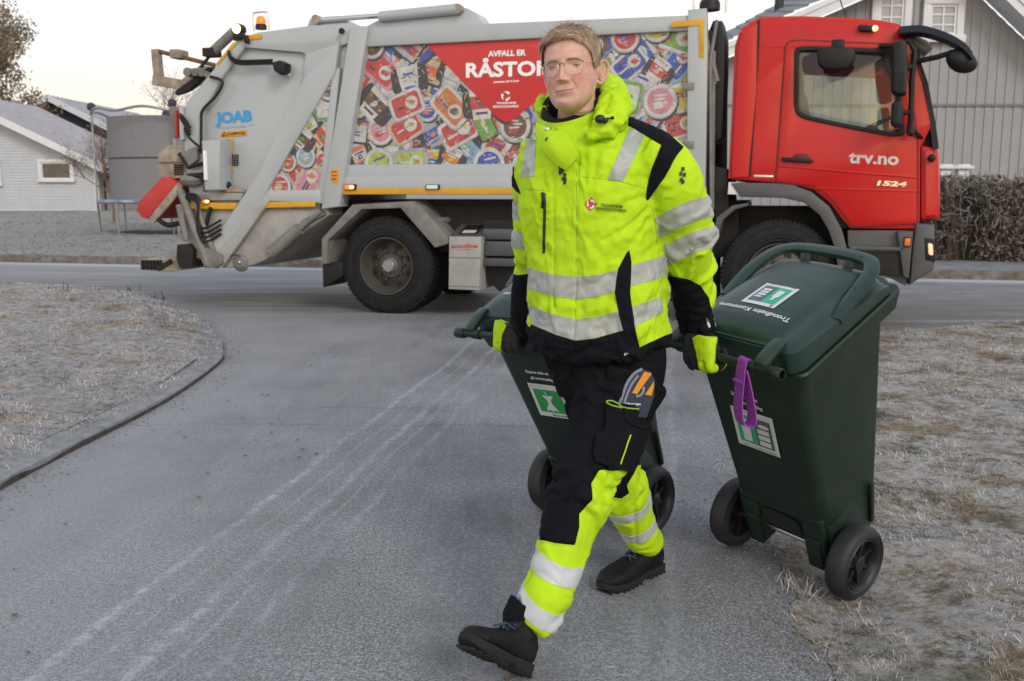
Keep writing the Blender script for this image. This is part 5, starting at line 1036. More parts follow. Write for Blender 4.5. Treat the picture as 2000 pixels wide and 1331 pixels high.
    # handle bar with its end caps, held by two arms
    m = MB(); m.tube([(-.20, -.107, .993), (.20, -.107, .993)], .0135, 18); hb = B(m, 'handle', BG)
    for s in (-1, 1):
        m = MB(); m.lathe([(0, 0), (.0165, 0), (.019, .004), (.019, .040), (.0165, .044), (.0135, .044)], 20, 'x', (s * .215 - .022, -.107, .993)); m.lathe([(.0135, 0), (.018, .0), (.018, .03), (.0135, .03)], 20, 'x', (s * .135 - .015, -.107, .993)); B(m, 'handle_collar', BG, hb)
    for s in (-1, 1):
        m = MB(); m.loft([[Vector((s * (x + dx), y, z + dz)) for dx, dz in ((-.012, -.014), (.012, -.014), (.012, .012), (-.012, .012))] for x, y, z in ((.175, .0, .90), (.175, -.05, .945), (.175, -.107, .988))]); B(m, 'handle_arm', BG, smooth=25., bevel=.004)
    # lid: shallow pan with a raised field and side gutters
    hl = .932; xs = [-.228, -.226, -.215, -.19, -.172, -.165, -.14, -.10, -.05, 0, .05, .10, .14, .165, .172, .19, .215, .226, .228]; ysn = 40; rings = []
    def lz(x, y):
        u = (y + .03) / .55; ax = abs(x); base = .966 + .052 * (1 - max(0, min(1, u))) + .008 * math.sin(max(0, min(1, u)) * 3.14); sh = 1 / (1 + math.exp((ax - .169) / .004))
        dome = .036 * sh * min(1, max(0, (u - .02) / .12)) ** .5 * (1 - .30 * (x / .16) ** 2 if ax < .17 else .7) * (1 - max(0, (u - .80) / .2) ** 1.6)
        return base + dome - (.016 if ax > .214 else 0) - .010 * (1 / (1 + math.exp((abs(ax - .190) - .010) / .002))) - (.03 if ax > .2275 else 0)
    V = []; F = []
    for j in range(ysn):
        u = .5 - .5 * math.cos(math.pi * j / (ysn - 1)); y = -.03 + .55 * u
        for x in xs:
            rf = max(0, u - .86) / .14; qb = max(0., (.055 - (y + .03)) / .055); qf = max(0., (y - .46) / .06); xl = (.228) - .040 * (1 - math.sqrt(max(0, 1 - qb * qb))) - .05 * (1 - math.sqrt(max(0, 1 - min(1, qf) ** 2))); x2 = x * xl / .228 * .99; yy = y - .03 * rf * (abs(x) / .228) ** 3; V.append((x2, yy, lz(x, y) - .028 * rf ** 3))
    nx = len(xs); F = [(j * nx + i, j * nx + i + 1, (j + 1) * nx + i + 1, (j + 1) * nx + i) for j in range(ysn - 1) for i in range(nx - 1)]
    bot = [(V[i][0], V[i][1], hl) for i in range(len(V))]; m = MB(); m.add(V, F)
    edge = [i for i in range(nx)] + [j * nx + nx - 1 for j in range(1, ysn)] + [(ysn - 1) * nx + i for i in range(nx - 2, -1, -1)] + [j * nx for j in range(ysn - 2, 0, -1)]
    m.V += [(V[i][0] * 1.0, V[i][1], hl) for i in edge]; k0 = len(V); ne = len(edge); m.F += [(edge[i], k0 + i, k0 + (i + 1) % ne, edge[(i + 1) % ne]) for i in range(ne)]; m.M += [0] * ne; m.F.append(tuple(k0 + i for i in range(ne))); m.M.append(0)
    lid = B(m, 'lid', LG, smooth=50.)
    m = MB(); pr = [rrect(.219, -.03, .508, z, .055, 6) for z in (.930, .934, .948, .952)]; pr2 = [rrect(.212, -.03, .50, .952, .055, 6)]; m.loft(pr + pr2); B(m, 'lid_rim', LG, lid, smooth=30.)
    for s in (-1, 1): m = MB(); m.loft([[Vector((s * .165 + dx, y, z + dz)) for dx, dz in ((-.022, -.012), (.022, -.012), (.022, .012), (-.022, .012))] for y, z in ((.0, 1.024), (-.05, 1.022), (-.09, 1.013), (-.113, 1.007))]); B(m, 'hinge', LG, lid, smooth=25., bevel=.006)
    # pocket between the hinges
    m = MB(); m.box(-.145, .145, -.036, -.026, .925, 1.012); B(m, 'lid_back', LG, lid, bevel=.004)
    # raised lifting rail at the front of the lid
    path = catmull([(-.206, .20, .985), (-.206, .28, 1.003), (-.203, .36, 1.016), (-.187, .440, 1.022), (-.147, .487, 1.022), (-.06, .504, 1.022), (.06, .504, 1.022), (.147, .487, 1.022), (.187, .440, 1.022), (.203, .36, 1.016), (.206, .28, 1.003), (.206, .20, .985)], 6)
    rings = []
    for i, p in enumerate(path):
        a, b = path[max(i - 1, 0)], path[min(i + 1, len(path) - 1)]; d = (b - a).normalized(); sd = Vector((d.y, -d.x, 0)).normalized(); w_ = .023; t_ = .007
        rings.append([p + sd * (-w_) + Vector((0, 0, t_ - .003)), p + sd * (-w_ * .8) + Vector((0, 0, t_)), p + sd * w_ * .8 + Vector((0, 0, t_)), p + sd * w_ + Vector((0, 0, t_ - .003)), p + sd * w_ + Vector((0, 0, -t_ * 1.6)), p - sd * w_ + Vector((0, 0, -t_ * 1.6))])
    m = MB(); m.loft(rings); 
    rl = B(m, 'lift_rail', LG, lid, smooth=40.)
    for s in (-1, 1): m = MB(); m.loft([[Vector((s * .082 + dx, y + dy, z)) for dx, dy in ((-.016, -.010), (.016, -.010), (.016, .010), (-.016, .010))] for y, z in ((.452, .955), (.465, .99), (.482, 1.017))]); B(m, 'rail_strut', LG, rl, smooth=25., bevel=.004)
    m = MB()
    for x, y in ((-.12, .492), (-.19, .41), (.12, .492), (.19, .41), (.196, .33)): m.lathe([(0, 0), (.0035, 0)], 10, 'z', (x, y, 1.0300 - .008 * max(0, (.45 - y) / .1)))
    B(m, 'rail_hole', BLK, rl)
    # stickers and print
    def quad(x0, x1, a0, a1, lvl, name, mt, par, plane):
        if plane == 'back': f = lambda x, a: (x, .006 - .0068 * a - .0015 - lvl * .0008, a)
        else: f = lambda x, a: (x, a, .0016 + lvl * .0008 + lz(x, a))
        m = MB(); n = 8; P_ = []
        for i in range(n + 1): P_.append([f(x0 + (x1 - x0) * j / n, a0 + (a1 - a0) * i / n) for j in range(n + 1)])
        m.add([p for row in P_ for p in row], [(i * (n + 1) + j, i * (n + 1) + j + 1, (i + 1) * (n + 1) + j + 1, (i + 1) * (n + 1) + j) for i in range(n) for j in range(n)]); return B(m, name, mt, par, smooth=None)
    def flat(pts, lvl, name, mt, par, plane):
        f = (lambda x, a: (x, .006 - .0068 * a - .0015 - lvl * .0008, a)) if plane == 'back' else (lambda x, a: (x, a, .0016 + lvl * .0008 + lz(x, a)))
        return B(poly_flat([f(x, a) for x, a in pts]), name, mt, par, smooth=None)
    def txt(s, x0, x1, a0, ht, lvl, mt, par, plane, bold=.02):
        me, a = text_mesh(s, bold); q = []
        for ux, uy, _ in a:
            if plane == 'back': x = x0 + (x1 - x0) * ux; z = a0 + uy / .73 * ht; q.append((x, .006 - .0068 * z - .0015 - lvl * .0008, z))
            else: x = x0 + (x1 - x0) * ux; y = a0 - uy / .73 * ht; q.append((x, y, .0016 + lvl * .0008 + lz(x, y)))
        q = np.array(q) + np.array(off); me.vertices.foreach_set('co', q.astype(np.float32).ravel()); me.update(); return link('lettering', me, mt, par)
    def bottle(cx, cy, s, plane, fl, par, sx=1):
        pts = [(-.018, -.05), (.018, -.05), (.018, .01), (.008, .026), (.008, .05), (-.008, .05), (-.008, .026), (-.018, .01)]; return flat([(cx + x * s * sx, cy + y * s * fl) for x, y in pts], 3, 'pictogram', STW, par, plane)
    def can(cx, cy, s, plane, fl, par):
        for (y0, y1) in ((-.05, -.03), (-.024, -.004), (.002, .022)): flat([(cx - .024 * s, cy + y0 * s * fl), (cx + .024 * s, cy + y0 * s * fl), (cx + .024 * s, cy + y1 * s * fl), (cx - .024 * s, cy + y1 * s * fl)], 3, 'pictogram', STW, par, plane)
        flat([(cx + .024 * s * math.cos(a) + .004 * fl, cy + (.037 + .009 * math.sin(a)) * s * fl) for a in np.linspace(0, 6, 12)], 3, 'pictogram', STW, par, plane)
    x0, x1, z0, z1 = (-.102, .066, .538, .700) if kind == 'two' else (-.104, .048, .532, .692)
    st = quad(x0, x1, z0, z1, 0, 'sticker', STW, root, 'back'); b = .015
    if kind == 'two':
        xm = x0 + b + (x1 - x0 - 2 * b) * .52; quad(x0 + b, xm, z0 + b * 1.4, z1 - b * 1.6, 1, 'sticker_panel', STT, st, 'back'); quad(xm, x1 - b, z0 + b * 1.4, z1 - b * 1.6, 1, 'sticker_panel', STS, st, 'back')
        bottle((x0 + b + xm) / 2, (z0 + z1) / 2 - .002, .95, 'back', 1, st); can((xm + x1 - b) / 2, (z0 + z1) / 2 - .004, .95, 'back', 1, st); txt('Glass- og metallemballasje', x0 + .02, x1 - .012, z0 + .006, .0065, 1, INK, st, 'back')
    else:
        quad(x0 + b, x1 - b * .7, z0 + b * 1.5, z1 - b * 1.7, 1, 'sticker_panel', STG, st, 'back'); cx, cz = (x0 + x1) / 2, (z0 + z1) / 2 - .004
        core = [(-.030, -.044), (-.012, -.040), (0, -.046), (.012, -.040), (.030, -.044), (.020, -.026), (.009, -.008), (.010, .010), (.026, .030), (.014, .033), (.0, .028), (-.014, .033), (-.026, .030), (-.010, .010), (-.009, -.008), (-.020, -.026)]
        flat([(cx + x, cz + y) for x, y in core], 3, 'pictogram', STW, st, 'back'); flat([(cx, cz + .030), (cx + .004, cz + .028), (cx - .002, cz + .046), (cx - .012, cz + .054)], 3, 'pictogram', STW, st, 'back'); txt('Matavfall', cx - .012, x1 - .02, z0 + .006, .009, 1, INK, st, 'back')
    txt('TRONDHEIM', x0 + .030, x0 + .062, z1 - .012, .0035, 1, INK, st, 'back'); flat([(x0 + .016, z1 - .013), (x0 + .023, z1 - .020), (x0 + .016, z1 - .006), (x0 + .009, z1 - .013)][::1], 1, 'emblem', REDI, st, 'back')
    xo = -.084 if kind == 'two' else -.088
    txt('Denne side ut', xo, xo + .105, z1 + .050, .014, 0, WTX, root, 'back', .03); txt('på tømmedag', xo + .012, xo + .118, z1 + .022, .014, 0, WTX, root, 'back', .03)
    if kind != 'two': txt('TRONDHEIM', x1 + .012, x1 + .075, .600, .012, 0, WTX, root, 'back', .03); kind != 'two' and txt('RENHOLDSVERK', x1 + .012, x1 + .095, .582, .012, 0, WTX, root, 'back', .03)
    st = quad(-.064, .060, .112, .246, 0, 'sticker', STW, lid, 'lid'); xm = -.002
    if kind == 'two':
        quad(-.053, xm, .129, .230, 1, 'sticker_panel', STS, st, 'lid'); quad(xm, .048, .129, .230, 1, 'sticker_panel', STT, st, 'lid'); bottle(.023, .179, .62, 'lid', -1, st); can(-.028, .179, .62, 'lid', -1, st)
    else: quad(-.053, .048, .129, .230, 1, 'sticker_panel', STG, st, 'lid')
    txt('Glass- og metallemballasje' if kind == 'two' else 'Matavfall', .050, -.054, .245, .005, 1, INK, st, 'lid'); flat([(.037, .121), (.044, .128), (.051, .121), (.044, .114)], 1, 'emblem', REDI, st, 'lid')
    txt('Trondheim Kommune', .142, -.125, .088, .022, 0, WTX, lid, 'lid', .02)
    return root
BA = make_bin((.9919, 3.2897, .116, -.8906, .4648, .0955), 'green wheelie bin with a purple strap on its handle, nearer the grass verge', 'two', 'green wheelie bins pulled by the worker')
BB = make_bin((.3541, 3.7934, .129, -.6847, .513, -.0257), 'green wheelie bin with an apple core sticker, behind the man walking', 'one', 'green wheelie bins pulled by the worker')
# purple strap hanging from the handle of the near bin
PUR = mat('purple_rubber', (.27, .045, .34), .55, var=.10, scale=10, dirt=(.24, .05, .32), damt=.4)
mwA = BA.matrix_world.copy(); off_ = Vector((0, -.052, -.118)); hbar = lambda x: mwA @ (Vector((x, -.107, .993)) + off_)
c0 = hbar(.108); bd = (hbar(.2) - hbar(-.2)).normalized(); fw = Vector((bd.y, -bd.x, 0)).normalized(); 
if fw.y > 0: fw = -fw
t = empty('strap', c0, 0, 'purple rubber strap looped over the handle of the bin with two colour stickers', 'strap')
def ribbon(path, wv, th): 
    rings = []
    for i, p in enumerate(path):
        a, b = path[max(i - 1, 0)], path[min(i + 1, len(path) - 1)]; d = (b - a).normalized(); n_ = d.cross(wv).normalized(); rings.append([p - wv * .023 - n_ * th, p + wv * .023 - n_ * th, p + wv * .023 + n_ * th, p - wv * .023 + n_ * th])
    return MB().loft(rings)
Z = Vector((0, 0, 1)); q = [fw * -.018 + Z * -.005, fw * -.010 + Z * .016, fw * .010 + Z * .017, fw * .019 + Z * -.004, fw * .024 + Z * -.05, fw * .022 + bd * -.004 + Z * -.12, fw * .016 + bd * .001 + Z * -.168, fw * .0 + bd * .012 + Z * -.180, fw * -.006 + bd * .026 + Z * -.165, fw * .0 + bd * .026 + Z * -.12, fw * .008 + bd * .012 + Z * -.05, fw * .014 + bd * .002 + Z * -.010]
ribbon(catmull(q, 6), (bd + fw * .35).normalized(), .0018).build('band', PUR, t, smooth=50.)
m = MB(); m.bar(fw * .027 + Z * -.046 - bd * .022, fw * .027 + Z * -.046 + bd * .016, .008, .010); m.build('band_loop', PUR, t, bevel=.002)
# ------------------------------------------------------------------ the worker
NEON = mat('neon_fabric', (.45, .70, .012), .7, var=.05, scale=8, bump=.12, bscale=420, sheen=.0, spec=.2, dirt=(.30, .52, .02), damt=.4, dscale=5)
TAPE = mat('reflective_tape', (.36, .385, .36), .42, var=.08, scale=14, bump=.10, bscale=300, dirt=(.27, .28, .24), damt=.7, dscale=7, spec=.5)
TAPE2 = mat('bright_reflective_tape', (.50, .535, .56), .35, var=.08, scale=12, bump=.08, bscale=300, spec=.6)
NAVY = mat('black_fabric', (.0070, .0078, .0115), .85, var=.2, scale=14, bump=.25, bscale=380, spec=.12); TROU = mat('trouser_fabric', (.0080, .0085, .0115), .9, var=.25, scale=12, bump=.3, bscale=320, spec=.1)
FLEECE = mat('fleece', (.008, .008, .012), .95, var=.3, scale=40, bump=.6, bscale=160); GLOVE = mat('glove_fabric', (.017, .017, .019), .75, var=.35, scale=40, bump=.5, bscale=220); SHOE = mat('shoe_leather', (.006, .006, .007), .65, var=.3, scale=25, bump=.4, bscale=150, dirt=(.035, .036, .04), damt=.4, dscale=16, spec=.25); SOLE = mat('shoe_sole', (.006, .006, .007), .8, var=.3, scale=20, bump=.5, bscale=90)
LACE = mat('lace', (.04, .06, .10), .8); SNAP = mat('snap', (.02, .03, .02), .35); SEAM = mat('seam_neon', (.22, .40, .01), .8); ZIPB = mat('zip_black', (.010, .010, .012), .5)
MAN = empty('person', (.27, 2.78, 0), 0, 'man in a fluorescent yellow jacket and black trousers walking and pulling two green bins', 'person'); MO = Vector((.27, 2.78, 0))
def fuse(name, mb, vox, it=2):
    me = mb.mesh(name); ob = bpy.data.objects.new(name, me); COL.objects.link(ob); md = ob.modifiers.new('r', 'REMESH'); md.mode = 'VOXEL'; md.voxel_size = vox; md.use_smooth_shade = True
    dg = bpy.context.evaluated_depsgraph_get(); ev = ob.evaluated_get(dg); m2 = bpy.data.meshes.new_from_object(ev); bpy.data.objects.remove(ob); bpy.data.meshes.remove(me)
    b = bmesh.new(); b.from_mesh(m2); bmesh.ops.triangulate(b, faces=b.faces); b.to_mesh(m2); b.free()
    n = len(m2.vertices); V = np.empty(n * 3, np.float32); m2.vertices.foreach_get('co', V); V = V.reshape(-1, 3).astype(float); T_ = np.empty(len(m2.polygons) * 3, np.int32); m2.loops.foreach_get('vertex_index', T_); T_ = T_.reshape(-1, 3)
    bpy.data.meshes.remove(m2); V = relax(V, T_, it); return V, T_
def relax(V, T_, it):
    E_ = np.vstack([T_[:, [0, 1]], T_[:, [1, 2]], T_[:, [2, 0]]]); n = len(V)
    for _ in range(it):
        for lam in (.6, -.3):
            S = np.zeros_like(V); c = np.zeros(n); np.add.at(S, E_[:, 0], V[E_[:, 1]]); np.add.at(c, E_[:, 0], 1); np.add.at(S, E_[:, 1], V[E_[:, 0]]); np.add.at(c, E_[:, 1], 1)
            V = V + lam * (S / np.maximum(c, 1)[:, None] - V)
    return V
def normals(V, T_):
    f = np.cross(V[T_[:, 1]] - V[T_[:, 0]], V[T_[:, 2]] - V[T_[:, 0]]); N_ = np.zeros_like(V)
    for k in range(3): np.add.at(N_, T_[:, k], f)
    return N_ / np.maximum(np.linalg.norm(N_, axis=1), 1e-12)[:, None]
def facing(V, N_): d = np.array(CAM) - V; d /= np.linalg.norm(d, axis=1)[:, None]; return (N_ * d).sum(1)
def polydist(V, pts, rad):
    """distance along / from a limb axis: (t metres, dist, radius at t, nearest point, axis)"""
    P_ = np.array([tuple(p) for p in pts]); best = np.full(len(V), 1e9); tt = np.zeros(len(V)); rr = np.zeros(len(V)); acc = 0; ax = np.zeros_like(V)
    for i in range(len(P_) - 1):
        a, b = P_[i], P_[i + 1]; e = b - a; L = np.linalg.norm(e); t_ = np.clip(((V - a) @ e) / L ** 2, 0, 1); d = np.linalg.norm(V - a - t_[:, None] * e, axis=1); k = d < best
        best[k] = d[k]; tt[k] = acc + t_[k] * L; rr[k] = rad[i] + (rad[i + 1] - rad[i]) * t_[k]; ax[k] = e / L; acc += L
    return tt, best, rr, ax
def vnoise(P_, seed=0., o=2):
    return np.array([noise.fractal((p[0] + seed, p[1] + seed * .7, p[2]), 1., 2., o) for p in P_])
def world_link(name, V, T_, m, parent=MAN, smooth=True):
    par_off = np.array(MO); me = npmesh(name, V - par_off, T_.astype(np.int32)); o = link(name, me, m, parent, smooth); return o
def big_parts(T_, n, frac=.12):
    lab = np.arange(n)
    while True:
        m_ = lab[T_].min(1); new = lab.copy(); np.minimum.at(new, T_.ravel(), np.repeat(m_, 3)); new = new[new]
        if (new == lab).all(): break
        lab = new
    l_ = lab[T_[:, 0]]; u_, c_ = np.unique(l_, return_counts=True); return T_[np.isin(l_, u_[c_ >= c_.max() * frac])]
def shell(name, V, T_, N_, f, off, m, parent, th=.0025, smooth=50., label=None):
    """a patch of cloth lying on the surface where the field f is positive"""
    k = (f[T_] > 0).any(1); Tk = T_[k]; u, inv = np.unique(Tk, return_inverse=True); Tk = inv.reshape(Tk.shape)
    if len(Tk) == 0: return None
    E2, T2 = clipmesh(V[u], Tk, f[u], N_[u]); T2 = big_parts(T2, len(E2)); u2, iv2 = np.unique(T2, return_inverse=True); E2 = E2[u2]; T2 = iv2.reshape(T2.shape); P_, n_ = E2[:, :3], E2[:, 3:]; n_ = n_ / np.maximum(np.linalg.norm(n_, axis=1), 1e-9)[:, None]
    a = P_ + n_ * off; b = P_ + n_ * (off - th); k = len(a); E_ = np.vstack([T2[:, [0, 1]], T2[:, [1, 2]], T2[:, [2, 0]]]); s = np.sort(E_, 1); _, idx, cnt = np.unique(s, axis=0, return_index=True, return_counts=True); B_ = E_[idx[cnt == 1]]
    side = np.vstack([np.column_stack([B_[:, 0], B_[:, 0] + k, B_[:, 1] + k]), np.column_stack([B_[:, 0], B_[:, 1] + k, B_[:, 1]])]) if len(B_) else np.zeros((0, 3), int)
    o = world_link(name, np.vstack([a, b]), np.vstack([T2, side]), m, MAN if parent is None else parent, smooth)
    if parent is not None and parent is not MAN: o.parent = parent
    if label: o['label'] = label
    return o
def X(px, py, d): return atd(px, py, d)
PSI = R(27); RT_ = Vector((math.cos(PSI), -math.sin(PSI), 0)); FW_ = Vector((-math.sin(PSI), -math.cos(PSI), 0))
def ring(c, a, b, p=2.4, n=56, r=RT_, f=FW_, up=None, hem=0.):
    o = []
    for i in range(n):
        t_ = 6.28318 * i / n; ct, st = math.cos(t_), math.sin(t_); x = math.copysign(abs(ct) ** (2 / p), ct) * a; y = math.copysign(abs(st) ** (2 / p), st) * b; q = c + r * x + f * y
        if hem: q = q + Vector((0, 0, hem * (abs(ct) ** 1.5 - .5 * max(0, st) - .2)))
        o.append(q)
    return o
def limb(m, pts, rad, n=24, sq=1.0):
    q = catmull(pts, 5); rr = [rad[min(int(i / 5), len(rad) - 1)] + ((rad[min(int(i / 5) + 1, len(rad) - 1)] - rad[min(int(i / 5), len(rad) - 1)]) * (i % 5) / 5) for i in range(len(q))]
    m.tube(q, rr, n); return q, rr
# ------------------------------------------------ jacket
TD = 2.83
TS = [(682, 1171, .200, .142, .035), (668, 1171, .205, .152, .03), (650, 1170, .209, .163, .02), (600, 1169, .206, .160, .01), (540, 1167, .204, .158, 0), (480, 1161, .203, .156, 0), (420, 1153, .207, .154, 0), (360, 1148, .213, .148, 0), (325, 1146, .208, .138, 0), (300, 1146, .190, .126, 0), (280, 1145, .155, .112, 0), (264, 1140, .118, .10, 0), (250, 1134, .092, .088, 0)]
sec = catmull([Vector((py, cx, 0)) for py, cx, a, b, h in TS], 4); sab = catmull([Vector((a, b, h)) for py, cx, a, b, h in TS], 4)
jm = MB(); jm.loft([ring(X(s.y, s.x, TD), q.x, q.y, 2.35, hem=q.z) for s, q in zip(sec, sab)])
AL = [X(*p) for p in ((1262, 292, 2.74), (1296, 318, 2.73), (1314, 355, 2.73), (1330, 400, 2.74), (1343, 450, 2.77), (1350, 500, 2.81), (1356, 550, 2.87), (1360, 600, 2.93), (1364, 652, 2.99))]; RL = [.066, .076, .079, .079, .075, .070, .063, .055, .045]
AR = [X(*p) for p in ((1062, 288, 2.92), (1052, 315, 2.93), (1050, 350, 2.95), (1050, 400, 2.98), (1049, 450, 3.02), (1048, 500, 3.08), (1042, 550, 3.15), (1033, 600, 3.21), (1023, 645, 3.28))]; RR_ = [.062, .072, .075, .074, .071, .067, .060, .052, .043]
limb(jm, AL, RL); limb(jm, AR, RR_)
jm.tube(catmull([X(1165, 258, 2.88), X(1196, 264, 2.85), X(1238, 277, 2.80), X(1284, 304, 2.75)], 4), [.052] * 4 + [.058] * 4 + [.062] * 5, 20)
jm.tube(catmull([X(1110, 266, 2.90), X(1086, 276, 2.91), X(1064, 294, 2.92)], 4), [.052] * 4 + [.058] * 5, 20)
jm.loft([ring(X(cx, py, 2.86), a, b, 2.1, 32) for py, cx, a, b in ((300, 1142, .12, .105), (272, 1134, .112, .105), (255, 1126, .102, .100), (246, 1123, .096, .097))])
JV, JT = fuse('jacket', jm, .0055, 10)
JN = normals(JV, JT)
tL, dL, rL, aL = polydist(JV, AL, RL); tR, dR, rR, aR = polydist(JV, AR, RR_)
fL = rL + .020 - dL; fR = rR + .020 - dR       # > 0 on the sleeves
wL = np.clip(fL / .02, 0, 1) * np.clip((tL - .05) / .06, 0, 1); wR = np.clip(fR / .02, 0, 1) * np.clip((tR - .05) / .06, 0, 1); wT = 1 - np.maximum(wL, wR)
pT = np.column_stack([(JV @ np.array(RT_)), (JV @ np.array(FW_)), JV[:, 2]])
# folds: long vertical drags on the body, rings that bunch at the elbow and the forearm on the sleeves
n1 = vnoise(pT * [9, 9, 3.0], 3., 3); n2 = vnoise(pT * [5, 5, 11] + n1[:, None] * .6, 9., 3); low = np.clip((1.10 - JV[:, 2]) / .25, 0, 1)
ridge = lambda v, k=1.: 1 - np.abs(np.clip(v * k, -1, 1)) * 2
n4 = vnoise(pT * [16, 16, 22] + n1[:, None] * 1.5, 1., 2); disp = wT * (n1 * .010 + ridge(n2, 2.2) * .0050 * (.6 + low) + ridge(n4, 2.4) * .0018)
for tt, ww, el_ in ((tL, wL, .34), (tR, wR, .34)):
    q = np.column_stack([tt * 17 + n1 * 1.2, JV[:, 0] * 6, JV[:, 1] * 6]); n3 = vnoise(q, 5. + el_, 2); amp = .0035 + .0075 * np.exp(-((tt - el_) / .09) ** 2) + .007 * np.clip((tt - .40) / .12, 0, 1); disp += ww * (ridge(n3, 2.0) * amp + n1 * .004)
# a few deliberate creases: armpit drag lines and the placket edges
PXY = proj(JV); fac = facing(JV, JN); front = (fac > 0.0) & (fL < 0) & (fR < 0)
def crease(pts, w_, depth, mask=front):
    global disp
    d = sdline(PXY, pts); disp = disp + np.where(mask, -depth * np.exp(-(d / w_) ** 2), 0)
for pts, w_, dp in (([(1270, 405), (1235, 440), (1205, 455), (1180, 470)], 5, .009), ([(1270, 430), (1225, 490), (1212, 505)], 6, .007), ([(1262, 385), (1222, 395), (1212, 420)], 5, .007), ([(1080, 330), (1081, 420), (1082, 520), (1083, 620), (1085, 690)], 2.2, .004), ([(1128, 300), (1127, 420), (1125, 520), (1123, 620), (1122, 690)], 2.2, .006), ([(1022, 371), (1080, 374)], 1.6, .003), ([(1130, 345), (1187, 351), (1216, 356), (1255, 366)], 1.8, .003), ([(1085, 255), (1100, 300), (1128, 320)], 3, .006), ([(1150, 260), (1200, 285)], 6, .006), ([(1040, 470), (1075, 505)], 7, .005), ([(1140, 460), (1175, 500), (1190, 540)], 8, .004), ([(1295, 470), (1262, 500)], 6, .006)): crease(pts, w_, dp)
JV = JV + JN * disp[:, None]; JV = relax(JV, JT, 1); JN = normals(JV, JT); PXY = proj(JV); fac = facing(JV, JN)
jk = world_link('jacket', JV, JT, NEON); BVJ = BVHTree.FromPolygons([tuple(v) for v in JV], [tuple(t) for t in JT])
LIM = 60.
def front_field(poly, arm=None):
    f = np.minimum(sdpoly(PXY, poly), (fac - .02) * LIM)
    if arm is None: f = np.minimum(f, np.minimum(-fL, -fR) * 800)
    elif arm == 'L': f = np.minimum(f, fL * 800)
    elif arm == 'any': pass
    elif arm == 'R': f = np.minimum(f, fR * 800)
    return f
def band(p1, p2, wd, d, tilt=0., base=None):
    """planar band through two image points at depth d; wd its width in metres; tilt leans it towards the viewer"""
    a, b = X(*p1, d), X(*p2, d); u = (b - a).normalized(); e = Vector((0, 1, tilt)).normalized(); n_ = u.cross(e).normalized()
    if n_.z > 0: n_ = -n_
    s = (JV if base is None else base) @ np.array(n_) - np.array(a) @ np.array(n_); return np.minimum(s, wd - s)
# reflective bands round the body and sleeves
tp = []
def torso_band(top, bot, bz0, bz1):
    poly = top + bot[::-1]; f1 = np.minimum(sdpoly(PXY, poly), (fac - .02) * LIM); zb = JV[:, 2]; f2 = np.minimum(np.minimum(zb - bz0, bz1 - zb) * 600, (-.0 - fac) * LIM); f = np.maximum(f1, f2); return np.minimum(f, np.minimum(-fL, -fR) * 800)
B1T = [(1000, 515), (1042, 526), (1081, 537), (1126, 541), (1165, 538), (1206, 528), (1233, 518), (1286, 503), (1340, 478)]; B1B = [(1000, 556), (1042, 567), (1081, 578), (1126, 585), (1165, 580), (1206, 568), (1233, 559), (1286, 544), (1340, 520)]
B2T = [(1000, 588), (1040, 599), (1081, 614), (1124, 624), (1165, 619), (1214, 606), (1233, 600), (1302, 577), (1340, 560)]; B2B = [(1000, 622), (1040, 634), (1081, 652), (1124, 665), (1165, 660), (1216, 646), (1241, 638), (1302, 606), (1340, 590)]
STR = [(1229, 487), (1208, 524), (1201, 571), (1208, 610), (1218, 646), (1226, 690), (1258, 690), (1249, 679), (1238, 630), (1230, 571), (1233, 513)]
HEM = [(1000, 622), (1040, 635), (1081, 653), (1124, 666), (1165, 661), (1217, 646), (1226, 670), (1249, 679), (1300, 655), (1345, 640), (1345, 760), (1000, 760)]
shell('reflective_tape', JV, JT, JN, torso_band(B1T, B1B, .99, 1.05), .0022, TAPE, jk); shell('reflective_tape', JV, JT, JN, torso_band(B2T, B2B, .90, .955), .0022, TAPE, jk)
shell('side_panel', JV, JT, JN, front_field(STR), .0036, NAVY, jk)
fh = np.maximum(front_field(HEM), np.minimum(np.minimum((.868 - JV[:, 2]) * 600, (-.0 - fac) * LIM), np.minimum(-fL, -fR) * 800)); shell('hem_panel', JV, JT, JN, fh, .0030, NAVY, jk)
shell('shoulder_tape', JV, JT, JN, front_field([(1232, 246), (1262, 260), (1216, 355), (1187, 350)], 'any'), .002, TAPE, jk); shell('shoulder_tape', JV, JT, JN, front_field([(1030, 262), (1048, 252), (1044, 345), (1018, 347)], 'any'), .002, TAPE, jk)
YOKE = [(1210, 236), (1228, 222), (1304, 262), (1334, 288), (1318, 309), (1298, 348), (1261, 396), (1263, 368), (1273, 329), (1292, 284)]
fy = np.minimum(sdpoly(PXY, YOKE), (fac + .25) * LIM); shell('shoulder_panel', JV, JT, JN, fy, .0032, NAVY, jk); shell('shoulder_panel', JV, JT, JN, np.minimum(sdpoly(PXY, [(990, 300), (1004, 312), (1004, 345), (1018, 381), (1008, 372), (990, 350)]), (fac + .25) * LIM), .0032, NAVY, jk)
for p1, p2, wd, d in (((1285, 428), (1385, 388), .052, 2.75), ((1296, 484), (1394, 448), .052, 2.79)): shell('sleeve_tape', JV, JT, JN, np.minimum(band(p1, p2, wd, d, -.25) * 600, (fL - .004) * 800), .0022, TAPE, jk)
for p1, p2, wd, d in (((1003, 394), (1060, 412), .050, 2.98), ((1003, 452), (1060, 470), .048, 3.04)): shell('sleeve_tape', JV, JT, JN, np.minimum(band(p1, p2, wd, d, -.1) * 600, (fR - .004) * 800), .0022, TAPE, jk)
CUFL = [(1290, 535), (1313, 540), (1345, 546), (1368, 558), (1384, 583), (1391, 612), (1396, 640), (1420, 640), (1420, 700), (1290, 700)]
